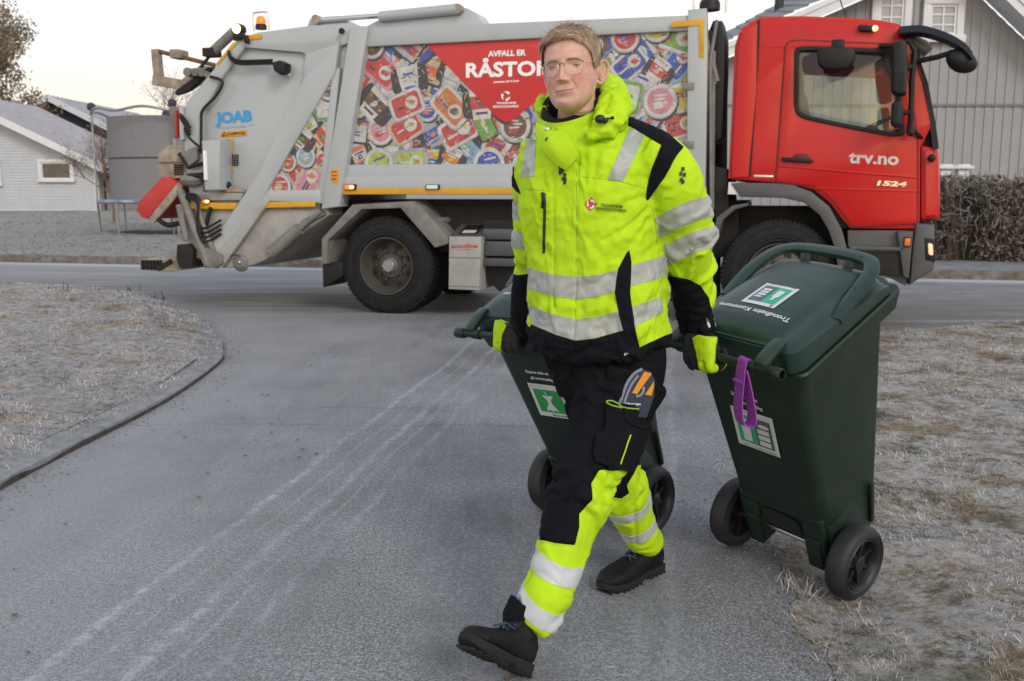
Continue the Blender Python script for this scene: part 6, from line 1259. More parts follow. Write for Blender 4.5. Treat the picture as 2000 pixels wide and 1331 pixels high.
f_ = np.minimum(sdpoly(PXY, CUFL), (fL + .004) * 800); shell('cuff_panel', JV, JT, JN, f_, .003, NAVY, jk)
CUFR = [(980, 530), (1012, 538), (1030, 535), (1060, 540), (1060, 700), (970, 700), (970, 560)]
f_ = np.minimum(sdpoly(PXY, CUFR), (fR + .004) * 800); shell('cuff_panel', JV, JT, JN, f_, .003, NAVY, jk)
shell('cuff_trim', JV, JT, JN, np.minimum(sdpoly(PXY, [(1034, 612), (1038, 622), (1038, 640), (1032, 634)]), fac * LIM), .005, NEON, jk)
def on_jacket(px, py, off=.003):
    r = ray(px, py).normalized(); h = BVJ.ray_cast(CAM, r); 
    return (h[0] - r * off) if h[0] is not None else X(px, py, 2.7)
def surf_poly(name, pts, m, parent=jk, off=.004, n=6):
    """a small flat badge laid on the cloth by its outline"""
    c = (sum(p[0] for p in pts) / len(pts), sum(p[1] for p in pts) / len(pts)); mb = MB(); V_ = [on_jacket(*c, off) - MO]; F_ = []
    q = []
    for i in range(len(pts)):
        a, b = pts[i], pts[(i + 1) % len(pts)]
        for k in range(n): q.append((a[0] + (b[0] - a[0]) * k / n, a[1] + (b[1] - a[1]) * k / n))
    V_ += [on_jacket(*p, off) - MO for p in q]; F_ = [(0, 1 + i, 1 + (i + 1) % len(q)) for i in range(len(q))]; mb.add(V_, F_); return mb.build(name, m, parent, smooth=True)
def surf_text(s, a, b, hpx, m, off=.0045, bold=.02, parent=jk):
    me, t_ = text_mesh(s, bold); q = []; d = Vector((b[0] - a[0], b[1] - a[1])); n_ = Vector((-d.y, d.x)).normalized() * -1
    for ux, uy, _ in t_: q.append(tuple(on_jacket(a[0] + d.x * ux + n_.x * uy / .73 * hpx, a[1] + d.y * ux + n_.y * uy / .73 * hpx, off) - MO))
    me.vertices.foreach_set('co', np.array(q, np.float32).ravel()); me.update(); return link('lettering', me, m, parent)
def surf_line(name, pts, r, m, parent=jk, off=.002, n=8):
    q = catmull([Vector((x, y, 0)) for x, y in pts], n); mb = MB(); mb.tube([on_jacket(p.x, p.y, off) - MO for p in q], r, 6); return mb.build(name, m, parent, smooth=True)
REDB = mat('badge_red', (.52, .04, .05), .6); INKG = mat('badge_ink', (.05, .09, .02), .7)
bd_ = surf_poly('badge', [(1155, 385), (1166, 399), (1152, 413), (1142, 398)], REDB); 
for k in range(3):
    a0 = k * 2.1 + .4; pa = [(1154 + math.cos(a0 + i * .25) * 8.2, 399 + math.sin(a0 + i * .25) * 9) for i in range(7)]; pb = [(1154 + math.cos(a0 + i * .25) * (3.5 + i * .5), 399 + math.sin(a0 + i * .25) * (4 + i * .5)) for i in range(7)]
    q = pa + pb[::-1]; mb = MB(); mb.add([on_jacket(x, y, .0052) - MO for x, y in q], [tuple(range(len(q)))]); mb.build('emblem', WTX, bd_, smooth=None, fix=False)
surf_text('TRONDHEIM', (1173, 403.5), (1216, 407), 6, INKG, parent=bd_); surf_text('RENHOLDSVERK', (1163, 410), (1224, 415), 6, INKG, parent=bd_)
zp = surf_line('pocket_zip', [(1063, 378), (1064, 410), (1063, 450), (1062, 495)], .0045, ZIPB, off=.001); surf_line('zip_flap', [(1059, 376), (1060, 395), (1058, 407)], .004, ZIPB, zp, off=.002)
surf_line('seam', [(1082, 420), (1083, 520), (1084, 640)], .0011, SEAM, off=-.0005); surf_line('seam', [(1126, 330), (1126, 420), (1125, 520), (1123, 640)], .0012, SEAM, off=-.0005); surf_line('seam', [(1022, 370), (1050, 372), (1080, 374)], .001, SEAM, off=-.0005); surf_line('seam', [(1132, 345), (1187, 352), (1216, 357), (1260, 368)], .0011, SEAM, off=-.0005)
surf_line('seam', [(1272, 400), (1280, 440), (1284, 480)], .0012, SEAM, off=-.0005)
for i, (x, y) in enumerate(((1103, 342), (1100, 350), (1104, 350), (1103, 357))): surf_poly('checker_mark', [(x - 3, y - 4), (x + 3, y - 3), (x + 2, y + 4), (x - 3, y + 3)], ZIPB, n=1)
surf_poly('placket_gap', [(1091, 318), (1098, 324), (1103, 334), (1096, 341), (1091, 342)], ZIPB, n=2)
for i, (x, y) in enumerate(((1334, 331), (1330, 340), (1337, 342), (1331, 352), (1334, 356))): surf_poly('checker_mark', [(x - 3, y - 4), (x + 3, y - 5), (x + 3, y + 3), (x - 3, y + 4)], ZIPB, n=1)
surf_poly('zip_tab', [(1219, 690), (1227, 690), (1227, 696), (1219, 695)], WTX, n=1, off=.006); surf_poly('cuff_label', [(1380, 617), (1384, 616), (1385, 630), (1388, 638), (1385, 641), (1381, 632)], WTX, n=1, off=.005)
# collar and hood
CC = X(1121, 215, 2.87)
def collar(r0, r1, zt, zb, th, name, m, parent, phase=(0, 6.283), n=72, wob=.003, openang=None):
    mb = MB(); rings = []
    for i in range(n + 1):
        a = phase[0] + (phase[1] - phase[0]) * i / n; d = RT_ * math.cos(a) + FW_ * math.sin(a); top = zt(a); bot = zb(a); wv = wob * math.sin(a * 5 + 1); L = []
        for k in range(7): u = k / 6; rr = r0 + (r1 - r0) * u + wv * u + .006 * math.sin(u * 3.14); L.append(CC + d * rr * (1.0 if True else 1) + Vector((0, 0, bot + (top - bot) * u)))
        for k in range(6, -1, -1): u = k / 6; rr = r0 + (r1 - r0) * u + wv * u + .006 * math.sin(u * 3.14) - th; L.append(CC + d * rr + Vector((0, 0, bot + (top - bot) * u - (.004 if k == 6 else 0))))
        rings.append([v - MO for v in L])
    mb.loft(rings, cap=True); return mb.build(name, m, parent, smooth=60.)
fr = lambda a: .5 + .5 * math.cos(a - math.pi / 2)           # 1 at the front of the neck
side = lambda a: math.cos(a)                                  # +1 at his left (photo right)
nk = collar(.098, .100, lambda a: .036 - .078 * fr(a) ** 1.6 + .006 * side(a), lambda a: -.085, .011, 'collar', NEON, jk)
collar(.0875, .088, lambda a: .066 - .096 * fr(a) ** 2.0 + .004 * side(a), lambda a: -.085, .010, 'collar_lining', FLEECE, jk)
# open collar flap folded out on his right side
hm = MB()
def blobtube(pts, rads): q = catmull([X(*p) for p in pts], 6); rr = np.interp(np.linspace(0, len(pts) - 1, len(q)), range(len(pts)), rads); hm.tube(q, list(rr), 18)
blobtube([(1148, 268, 2.71), (1178, 254, 2.70), (1200, 232, 2.74), (1206, 206, 2.82), (1198, 184, 2.92), (1170, 172, 3.02), (1120, 182, 3.06), (1080, 200, 3.00), (1064, 208, 2.93), (1060, 218, 2.86)], [.018, .026, .032, .036, .040, .044, .040, .026, .018, .013])
blobtube([(1160, 258, 2.72), (1176, 235, 2.74), (1184, 205, 2.80), (1188, 175, 2.88), (1188, 156, 2.94)], [.016, .020, .022, .022, .012])
blobtube([(1206, 236, 2.82), (1214, 215, 2.88), (1212, 195, 2.94), (1196, 180, 3.0)], [.014, .020, .022, .02])
blobtube([(1057, 222, 2.87), (1054, 205, 2.91), (1060, 188, 2.97)], [.010, .015, .012])
HV, HT = fuse('hood', hm, .005, 3); HN = normals(HV, HT); hn = vnoise(HV * [14, 14, 22], 2., 3); hn2 = vnoise(HV * [9, 9, 7], 6., 2); HV = HV + HN * (ridge(hn, 2.) * .007 + hn2 * .009)[:, None]; HV = relax(HV, HT, 1); hd_ = world_link('hood', HV, HT, NEON, jk); hd_.parent = jk
# front flap of the collar with two snaps
fm = MB(); q = [[X(*p) - MO for p in row] for row in ([(1046, 240, 2.80), (1047, 262, 2.77), (1056, 288, 2.73), (1082, 318, 2.690), (1104, 333, 2.675)], [(1062, 246, 2.76), (1066, 264, 2.72), (1076, 288, 2.69), (1092, 310, 2.672), (1108, 328, 2.668)], [(1078, 255, 2.72), (1086, 268, 2.695), (1098, 286, 2.672), (1110, 304, 2.660), (1116, 322, 2.660)], [(1098, 254, 2.70), (1108, 262, 2.680), (1118, 280, 2.662), (1126, 294, 2.654), (1128, 306, 2.654)])]
rows = [catmull(r, 5) for r in q]; cols = [catmull([r[i] for r in rows], 5) for i in range(len(rows[0]))]; V_ = [v for c in cols for v in c]; nc = len(cols[0]); F_ = [(i * nc + j, i * nc + j + 1, (i + 1) * nc + j + 1, (i + 1) * nc + j) for i in range(len(cols) - 1) for j in range(nc - 1)]
k0 = len(V_); V2 = [v - FW_ * .008 for v in V_]; bnd = [j for j in range(nc)] + [i * nc + nc - 1 for i in range(1, len(cols))] + [(len(cols) - 1) * nc + j for j in range(nc - 2, -1, -1)] + [i * nc for i in range(len(cols) - 2, 0, -1)]
F2 = [tuple(k0 + a for a in f[::-1]) for f in F_] + [(bnd[i], bnd[(i + 1) % len(bnd)], k0 + bnd[(i + 1) % len(bnd)], k0 + bnd[i]) for i in range(len(bnd))]
fm.add(V_ + V2, F_ + F2); fl = fm.build('collar_flap', NEON, jk, smooth=50.)
for x, y, d, mm in ((1069, 253, 2.735, CHR), (1070, 273, 2.712, SNAP)):
    mb = MB(); c = X(x, y, d) - MO; mb.sphere(c, .0075, 14, sc=(1, .6, 1)); mb.build('snap', mm, fl)
mb = MB(); c = X(1172, 233, 2.665) - MO; mb.sphere(c, .012, 14, sc=(1.2, .8, 1)); mb.sphere(c + Vector((.014, 0, -.004)), .008, 10); mb.tube([c, c + Vector((.03, -.0, .002))], .003, 6); mb.sphere(c + Vector((.033, 0, .003)), .0055, 8); mb.build('toggle', ZIPB, hd_)
# ------------------------------------------------ trousers
LGT = mat('lime_piping', (.20, .42, .02), .6)
tm = MB(); TF = [(1215, 735, 2.80), (1192, 800, 2.765), (1178, 858, 2.72), (1145, 925, 2.66), (1122, 995, 2.63), (1101, 1060, 2.60), (1082, 1130, 2.572), (1058, 1180, 2.550), (1036, 1222, 2.535)]
TFr = [.125, .118, .104, .088, .080, .072, .067, .064, .054]; TB_ = [(1150, 735, 2.94), (1166, 800, 2.96), (1183, 880, 2.98), (1204, 930, 3.00), (1226, 985, 3.07), (1246, 1030, 3.14), (1264, 1062, 3.20)]; TBr = [.102, .092, .082, .075, .066, .058, .050]
PF = [X(*p) for p in TF]; PB = [X(*p) for p in TB_]; limb(tm, PF, TFr, 28); limb(tm, PB, TBr, 28)
tm.loft([ring(X(cx, py, 2.86), a, b, 2.3, 40) for py, cx, a, b in ((655, 1175, .180, .136), (700, 1178, .174, .138), (740, 1184, .158, .134), (785, 1190, .118, .112))])
TV, TT_ = fuse('trousers', tm, .0058, 5); TN = normals(TV, TT_)
tF, dF, rF, aF = polydist(TV, PF, TFr); tB, dB, rB, aB = polydist(TV, PB, TBr); fF = dB - dF - (rB - rF)          # > 0 on the front leg
m1 = vnoise(TV * [7, 7, 4], 4., 3); q = np.column_stack([np.where(fF > 0, tF, tB) * 13 + m1 * 1.5, TV[:, 0] * 5, TV[:, 1] * 5]); m2_ = vnoise(q, 7., 2)
kn = lambda t_, a, w_: np.exp(-((t_ - a) / w_) ** 2); tt = np.where(fF > 0, tF, tB); TX = proj(TV); tfac = facing(TV, TN)
d_ = m1 * .009 + ridge(m2_, 1.9) * (.0028 + .008 * kn(tt, .40, .09) + .009 * kn(tt, .02, .10) + .006 * np.clip((tt - .62) / .12, 0, 1))
for pts, w_, dp in (([(1150, 735), (1195, 745), (1255, 735)], 6, .007), ([(1135, 760), (1128, 830), (1108, 880)], 9, .006), ([(1180, 715), (1170, 790), (1160, 905)], 3, .003), ([(1080, 985), (1120, 975), (1160, 985)], 5, .005), ([(1190, 925), (1150, 1000), (1130, 1080)], 3, .002), ([(1050, 1060), (1085, 1068), (1120, 1066)], 2.5, .004), ([(1235, 985), (1243, 1060)], 4, .006)):
    d_ = d_ + np.where(tfac > 0, -dp * np.exp(-(sdline(TX, pts) / w_) ** 2), 0)
TV = TV + TN * d_[:, None]; TV = relax(TV, TT_, 1); TN = normals(TV, TT_); TX = proj(TV); tfac = facing(TV, TN)
tr = world_link('trousers', TV, TT_, TROU)
Kp = 500
def tfield(poly, leg='F', fmin=.0): f = np.minimum(sdpoly(TX, poly), (tfac - fmin) * LIM); return np.minimum(f, (fF if leg == 'F' else -fF) * Kp)
# hi-vis lower legs, with the black knee pads left bare
NF = [(1030, 1046), (1046, 1053), (1084, 1061), (1122, 1065), (1131, 1030), (1131, 1004), (1157, 976), (1155, 944), (1170, 919), (1204, 919), (1240, 919), (1240, 1300), (940, 1300), (940, 1100)]
zz = TV[:, 2]; lowF = np.minimum((.40 - zz) * 300, np.minimum((0 - tfac) * LIM, fF * Kp)); shell('hi_vis_leg', TV, TT_, TN, np.maximum(tfield(NF), lowF), .003, NEON, tr)
NB = [(1180, 966), (1192, 971), (1213, 974), (1229, 963), (1224, 948), (1236, 928), (1245, 910), (1262, 905), (1330, 960), (1330, 1100), (1180, 1100)]
lowB = np.minimum((.42 - zz) * 300, np.minimum((0 - tfac) * LIM, -fF * Kp)); shell('hi_vis_leg', TV, TT_, TN, np.maximum(tfield(NB, 'B'), lowB), .003, NEON, tr)
def lband(p1, p2, wd, d, leg, tilt=0.): 
    a, b = X(*p1, d), X(*p2, d); u = (b - a).normalized(); e = Vector((0, 1, tilt)).normalized(); n_ = u.cross(e).normalized()
    if n_.z > 0: n_ = -n_
    s = TV @ np.array(n_) - np.array(a) @ np.array(n_); return np.minimum(np.minimum(s, wd - s) * 600, (fF if leg == 'F' else -fF) * Kp)
shell('reflective_tape', TV, TT_, TN, lband((1044, 1074), (1132, 1104), .052, 2.56, 'F', .1), .0048, TAPE2, tr)
shell('reflective_tape', TV, TT_, TN, lband((1012, 1146), (1086, 1188), .050, 2.53, 'F', .1), .0048, TAPE2, tr)
shell('reflective_tape', TV, TT_, TN, lband((1190, 992), (1272, 964), .046, 3.05, 'B', .3), .0048, TAPE2, tr)
shell('reflective_tape', TV, TT_, TN, lband((1215, 1044), (1288, 1008), .046, 3.1, 'B', .3), .0048, TAPE2, tr)
# knee pad on the front leg
shell('knee_pad', TV, TT_, TN, tfield([(1062, 905), (1150, 902), (1160, 925), (1148, 945), (1150, 972), (1124, 1000), (1124, 1060), (1084, 1055), (1040, 1046), (1050, 980)], 'F'), .0035, NAVY, tr, th=.003)
# cargo pocket with its lime edge
pk_ = shell('cargo_pocket', TV, TT_, TN, tfield([(1186, 792), (1262, 800), (1266, 830), (1250, 870), (1240, 918), (1205, 918), (1160, 905), (1160, 860), (1180, 840)], 'F', -.2), .016, TROU, tr, th=.014, smooth=60.)
shell('pocket_flap', TV, TT_, TN, tfield([(1216, 800), (1264, 802), (1262, 822), (1245, 838), (1228, 832), (1216, 820)], 'F', -.2), .021, NAVY, tr, th=.006)
BVT = BVHTree.FromPolygons([tuple(v) for v in TV], [tuple(t) for t in TT_])
def on_tr(px, py, off): 
    r = ray(px, py).normalized(); h = BVT.ray_cast(CAM, r); return (h[0] if h[0] is not None else X(px, py, 2.72)) - r * off
mb = MB(); mb.tube([on_tr(p.x, p.y, .022) - MO for p in catmull([Vector((1184, 784, 0)), Vector((1194, 783, 0)), Vector((1206, 788, 0)), Vector((1222, 797, 0)), Vector((1264, 800, 0))], 5)], .0022, 6); mb.tube([on_tr(p.x, p.y, .020) - MO for p in catmull([Vector((1184, 786, 0)), Vector((1195, 792, 0)), Vector((1215, 797, 0))], 5)], .0022, 6); mb.build('pocket_edge', LGT, tr)
mb = MB(); mb.tube([on_tr(x, y, .027) - MO for x, y in ((1232, 850), (1226, 866), (1221, 882), (1212, 907))], .0022, 6); mb.build('piping', NEON, tr)
# striped flat item sticking out of the pocket
pc = on_tr(1240, 760, .022); ex_ = Vector((.93, -.30, .0)).normalized(); ez_ = Vector((.0, .1, 1)).normalized(); pit = empty('packaged_tool', pc, 0, 'dark blue item with orange stripes and a clear curved edge in the thigh pocket', 'tool'); sc_px = 1 / 690
def pl(px, py, lift): return ex_ * ((px - 1240) * sc_px * 1.08) + ez_ * ((760 - py) * sc_px * 1.03) + ex_.cross(ez_) * -lift * -1
nrm_ = ex_.cross(ez_); nrm_ = nrm_ if nrm_.y < 0 else -nrm_
def plq(px, py, lift): return ex_ * ((px - 1240) * sc_px * 1.08) + ez_ * ((760 - py) * sc_px * 1.03) + nrm_ * lift
def slabp(name, pts, l0, l1, m, par=pit):
    mb = MB(); n = len(pts); mb.add([plq(x, y, l0) for x, y in pts] + [plq(x, y, l1) for x, y in pts], [tuple(range(n))[::-1], tuple(range(n, 2 * n))] + [(i, (i + 1) % n, n + (i + 1) % n, n + i) for i in range(n)]); return mb.build(name, m, par, smooth=30.)
NV2 = mat('dark_blue_card', (.014, .028, .050), .4); ORG = mat('orange_print', (.68, .27, .012), .45, var=.04); CLR = mat('clear_plastic', (.20, .235, .29), .15, var=.15, scale=30, spec=.9)
slabp('body', [(1212, 812), (1222, 775), (1232, 748), (1244, 730), (1256, 722), (1268, 726), (1276, 742), (1275, 770), (1262, 812)], 0, .006, NV2)
slabp('stripe', [(1258, 726), (1271, 729), (1245, 769), (1236, 767)], .007, .0085, ORG); slabp('stripe', [(1275, 743), (1275, 752), (1271, 770), (1259, 769)], .007, .0085, ORG)
mb = MB(); mb.tube(catmull([plq(1208, 810, .004), plq(1217, 778, .004), plq(1227, 750, .005), plq(1240, 731, .006), plq(1254, 722, .006)], 6), .0055, 8); mb.tube(catmull([plq(1216, 812, .006), plq(1224, 780, .006), plq(1234, 754, .007), plq(1247, 734, .007)], 6), .004, 8); mb.tube(catmull([plq(1257, 754, .010), plq(1256, 764, .010), plq(1251, 771, .010), plq(1244, 773, .010)], 6), .0042, 8); mb.build('clear_edge', CLR, pit, smooth=60.)
for s__, y_ in (('Dette er ingen', 789), ('tid du skal', 796)):
    me, a = text_mesh(s__, .03); wd_ = 32 if y_ < 790 else 20; q = [tuple(plq(1220 + ux * wd_, y_ - uy / .73 * 4.2, .0075)) for ux, uy, _ in a]; me.vertices.foreach_set('co', np.array(q, np.float32).ravel()); me.update(); link('lettering', me, WTX, pit)
# ------------------------------------------------ shoes
def shoe(heel, toe, up, name, ankle):
    """heel / toe: points on the bottom of the sole; up: direction out of the sole; ankle: middle of the ankle opening"""
    f = (toe - heel).normalized(); L = (toe - heel).length; u = (up - f * up.dot(f)).normalized(); r = f.cross(u).normalized()
    def sec(t_, hw, zb, zt, p=2.5, n=26, dx=0):
        c = heel + f * (t_ * L) + r * dx; o = []
        for i in range(n): a = 6.28318 * i / n; x = math.copysign(abs(math.cos(a)) ** (2 / p), math.cos(a)) * hw; z = math.copysign(abs(math.sin(a)) ** (2 / p), math.sin(a)); o.append(c + r * x + u * ((zb + zt) / 2 + z * (zt - zb) / 2))
        return o
    s = [(-.01, .022, .028, .070), (.0, .031, .022, .095), (.06, .037, .02, .115), (.16, .039, .02, .125), (.28, .039, .02, .120), (.40, .041, .02, .103), (.52, .045, .02, .086), (.64, .050, .02, .076), (.76, .051, .02, .070), (.87, .046, .02, .064), (.95, .035, .022, .056), (1.0, .018, .026, .044)]
    mb = MB(); mb.loft([sec(*q) for q in s]); al = heel + f * .045 + u * .09
    mb.tube([al, al.lerp(ankle, .5), ankle], [.046, .044, .046], 20); V_, T_ = fuse(name, mb, .0042, 3); N_ = normals(V_, T_); V_ = V_ + N_ * (vnoise(V_ * 26, 3., 2) * .0018)[:, None]
    so = world_link(name, V_, T_, SHOE); so.matrix_parent_inverse = Matrix.Identity(4); me = so.data
    def so_sec(t_, hw, z0, z1): c = heel + f * (t_ * L); return [c + r * x * hw + u * z - MO for x, z in ((-1, z1), (-1.02, (z0 + z1) / 2), (-.94, z0), (.94, z0), (1.02, (z0 + z1) / 2), (1, z1))]
    mb = MB(); mb.loft([so_sec(t_, hw, z0, z1) for t_, hw, z0, z1 in ((-.03, .020, .008, .030), (-.01, .033, .001, .032), (.06, .040, .0, .032), (.28, .042, .0, .030), (.33, .041, .008, .029), (.40, .041, .008, .028), (.45, .043, .0, .028), (.64, .053, .0, .027), (.78, .054, .001, .027), (.88, .049, .004, .028), (.96, .038, .010, .031), (1.03, .018, .018, .036))]); 
    for k in range(13):
        t_ = .0 + k * .08
        if .30 < t_ < .42: continue
        hw = np.interp(t_, [0, .3, .64, .8, 1.0], [.034, .040, .052, .053, .028]); c = heel + f * (t_ * L); mb.bar(c - r * hw - u * .001 - MO, c + r * hw - u * .001 - MO, .009, .008, u)
    mb.build('sole', SOLE, so, smooth=40., bevel=.002)
    mb = MB()
    for k in range(5):
        t_ = .24 + k * .075; z_ = np.interp(t_, [0.1, .28, .40, .52, .64], [.128, .126, .110, .093, .082]); w_ = .024 - k * .001; c = heel + f * (t_ * L) + u * z_; e = .013 * (1 if k % 2 else -1)
        mb.tube([c - r * w_ - u * .006 - f * e - MO, c + u * .003 - MO, c + r * w_ - u * .006 + f * e - MO], .0026, 6); mb.tube([c - r * w_ - u * .006 + f * e - MO, c + u * .0045 - MO, c + r * w_ - u * .006 - f * e - MO], .0026, 6)
    c = heel + f * (.22 * L) + u * .136; mb.tube(catmull([c - MO, c + r * .03 + u * .012 - MO, c + r * .05 - u * .01 + f * .01 - MO, c + r * .01 + f * .008 - MO], 4), .0026, 6); mb.tube(catmull([c - MO, c - r * .03 + u * .010 - MO, c - r * .05 - u * .012 + f * .01 - MO, c - r * .01 + f * .008 - MO], 4), .0026, 6)
    mb.build('lace', LACE, so, smooth=60.); return so
h1_ = X(1020, 1318, 2.500); t1_ = X(905, 1262, 2.365); a1_ = X(1012, 1205, 2.535); shoe(h1_, t1_, Vector((.1, .35, 1)), 'shoe', a1_)
h2_ = ground(1284, 1112, .004); t2_ = ground(1176, 1158, .002); a2_ = X(1262, 1062, 3.215); shoe(h2_, t2_, Vector((0, 0, 1)), 'shoe', a2_)
mb = MB(); mb.tube([a1_ - Vector((0, 0, .03)) - MO, a1_ - MO, X(1026, 1180, 2.545) - MO], [.043, .045, .048], 24); mb.build('sock', NAVY, MAN, smooth=60.)
mb = MB(); mb.tube([a2_ - Vector((0, 0, .03)) - MO, X(1258, 1040, 3.18) - MO], [.042, .045], 24); mb.build('sock', NAVY, MAN, smooth=60.)
# ------------------------------------------------ gloves closed round the handle bars
def glove(G, bd, n, wrist, inner, neon_side, K=1.3):
    """bd runs along the bar; n points away from the bar towards the back of the hand; inner = sign along bd of the thumb side"""
    Z = Vector((0, 0, 1)); mb = MB(); th = inner
    def sec(c, hw, ht, ax, nn): return [c + ax * (hw * math.copysign(abs(math.cos(a)) ** .75, math.cos(a))) + nn * (ht * math.copysign(abs(math.sin(a)) ** .75, math.sin(a))) for a in np.linspace(0, 6.283, 21)[:-1]]
    G0 = G; S = lambda p: G0 + (Vector(p) - G0) * K
    w0 = G0 + (wrist - G0) / K; pts = [(w0 + (w0 - G).normalized() * .03, .036, .030), (w0, .036, .028), (G + Z * .048 + n * .020, .041, .021), (G + Z * .018 + n * .027, .044, .0165), (G - Z * .008 + n * .027, .044, .015)]
    mb.loft([sec(c, hw, ht, bd, n) for c, hw, ht in pts])
    for i, (o, ln, r) in enumerate(((.033, .92, .0115), (.011, 1.0, .012), (-.011, .97, .0118), (-.033, .84, .0105))):
        o *= th; b = G + bd * o; dz = .0025 * i
        path = catmull([b + Z * .004 + n * .027, b - Z * (.016 * ln + dz) + n * .0275, b - Z * (.0305 * ln) + n * .012, b - Z * (.0265 * ln) - n * .013, b - Z * .006 - n * .0265, b + Z * (.012 * ln) - n * .0235], 5)
        mb.tube(path, list(np.interp(np.linspace(0, 1, len(path)), [0, .3, .45, .7, 1], [r * 1.05, r * 1.08, r * .98, r * .97, r * .72])), 14); mb.sphere(path[-1], r * .72, 10)
    b = G + bd * (.040 * th); path = catmull([G + Z * .050 + bd * .022 * th + n * .012, b + bd * .018 * th + Z * .030 + n * .004, b + bd * .022 * th + Z * .002 - n * .006, b + bd * .010 * th - Z * .026 - n * .002, b - bd * .008 * th - Z * .038 + n * .012], 5)
    mb.tube(path, list(np.interp(np.linspace(0, 1, len(path)), [0, .4, .8, 1], [.018, .015, .0125, .010])), 14); mb.sphere(path[-1], .010, 10)
    mb.V = [tuple(S(v)) for v in mb.V]; V_, T_ = fuse('glove', mb, .0028, 2); N_ = normals(V_, T_); V_ = V_ + N_ * (vnoise(V_ * 40, 3., 2) * .0012)[:, None]; N_ = normals(V_, T_)
    go = world_link('glove', V_, T_, GLOVE); q = (V_ - np.array(G)) / K; s_ = q @ np.array(bd) * -th; h_ = q[:, 2]; back = N_ @ np.array(n)
    pol = [(-.012, .040), (.010, .052), (.034, .046), (.060, .022), (.062, .0), (.046, -.060), (.018, -.060), (.012, -.02), (.004, .01)]
    f = np.minimum(np.minimum(sdpoly(np.column_stack([s_, h_]), pol), (q @ np.array(n)) - .010) * 1000, np.maximum((back + .2), (N_ @ np.array(bd)) * -th - .1) * 40); shell('glove_patch', V_, T_, N_, f, .0016, NEON, go, th=.002)
    f = np.minimum((.012 - np.abs(h_ + .034)) * 300, (s_ + .03) * 300); f = np.minimum(f, (-back - .2) * 30); shell('fingertip_patch', V_, T_, N_, f, .0012, NEON, go, th=.002); return go
mwB = BB.matrix_world.copy()
bA0, bA1 = mwA @ (Vector((-.2, -.107, .993)) + off_), mwA @ (Vector((.2, -.107, .993)) + off_); bB0, bB1 = mwB @ (Vector((-.2, -.107, .993)) + off_), mwB @ (Vector((.2, -.107, .993)) + off_)
def at_px(a, b, px): 
    ts = np.linspace(0, 1, 400); P_ = np.array([tuple(a.lerp(b, t_)) for t_ in ts]); k = int(np.argmin(abs(proj(P_)[:, 0] - px))); return a.lerp(b, float(ts[k]))
def nvec(bd): 
    v = Vector((bd.y, -bd.x, 0)).normalized(); return v if v.y < 0 else -v
bdA = (bA1 - bA0).normalized(); GA = at_px(bA0, bA1, 1380); glove(GA, bdA, nvec(bdA), X(1366, 650, 2.985), -1, 1)
bdB = (bB1 - bB0).normalized(); GB = at_px(bB0, bB1, 1003); glove(GB, bdB, nvec(bdB), X(1021, 640, 3.285), 1, 1)
# ------------------------------------------------ head
SKIN = bpy.data.materials.new('skin'); SKIN.use_nodes = True; MATS['skin'] = SKIN; t = SKIN.node_tree; b = t.nodes['Principled BSDF']; b.inputs['Roughness'].default_value = .52; b.inputs['Specular IOR Level'].default_value = .4; b.inputs['Subsurface Weight'].default_value = .12; b.inputs['Subsurface Radius'].default_value = (.012, .005, .003); b.inputs['Subsurface Scale'].default_value = 1.0
at = N(t, 'ShaderNodeAttribute', attribute_name='tone'); tcx = t.nodes.new('ShaderNodeTexCoord'); nz_ = N(t, 'ShaderNodeTexNoise', Scale=45., Detail=5); t.links.new(tcx.outputs['Object'], nz_.inputs[0]); c = mixc(t, .9, at.outputs['Color'], ramp(t, nz_.outputs[0], [(.3, .84), (.7, 1.12)]), 'MULTIPLY'); t.links.new(c, b.inputs['Base Color'])
nb = N(t, 'ShaderNodeTexNoise', Scale=260., Detail=3); t.links.new(tcx.outputs['Object'], nb.inputs[0]); bp = N(t, 'ShaderNodeBump', Strength=.12, Distance=.002); t.links.new(nb.outputs[0], bp.inputs['Height']); t.links.new(bp.outputs[0], b.inputs['Normal'])
HC = X(1118, 140, 2.80); yaw, roll, pitch = R(21), R(-4.5), R(-3)
HM = Matrix.Translation(HC) @ Matrix.Rotation(-yaw, 4, 'Z') @ Matrix.Rotation(roll, 4, 'Y') @ Matrix.Rotation(pitch, 4, 'X')      # local: x to his left, -y out of the face, z up
HMi = np.array(HM.inverted()); 
def h2w(P_): P_ = np.asarray(P_, float); M_ = np.array(HM); return P_ @ M_[:3, :3].T + M_[:3, 3]
def w2h(P_): return np.asarray(P_, float) @ HMi[:3, :3].T + HMi[:3, 3]
ZS = [-.1235, -.120, -.112, -.100, -.088, -.074, -.060, -.045, -.030, -.012, .006, .024, .045, .066, .085, .100, .110, .116, .119]
WS = [.010, .022, .034, .045, .053, .0595, .0640, .0672, .0700, .0722, .0735, .0748, .0755, .0735, .0665, .0545, .040, .024, .006]
FS = [.062, .074, .083, .0875, .087, .086, .087, .088, .0885, .0885, .0905, .0935, .0920, .0855, .0745, .0590, .042, .025, .006]
BS = [-.030, -.024, -.012, .004, .020, .036, .050, .062, .074, .084, .092, .098, .102, .101, .094, .080, .060, .036, .008]
def g(x, s): return math.exp(-(x / s) ** 2)
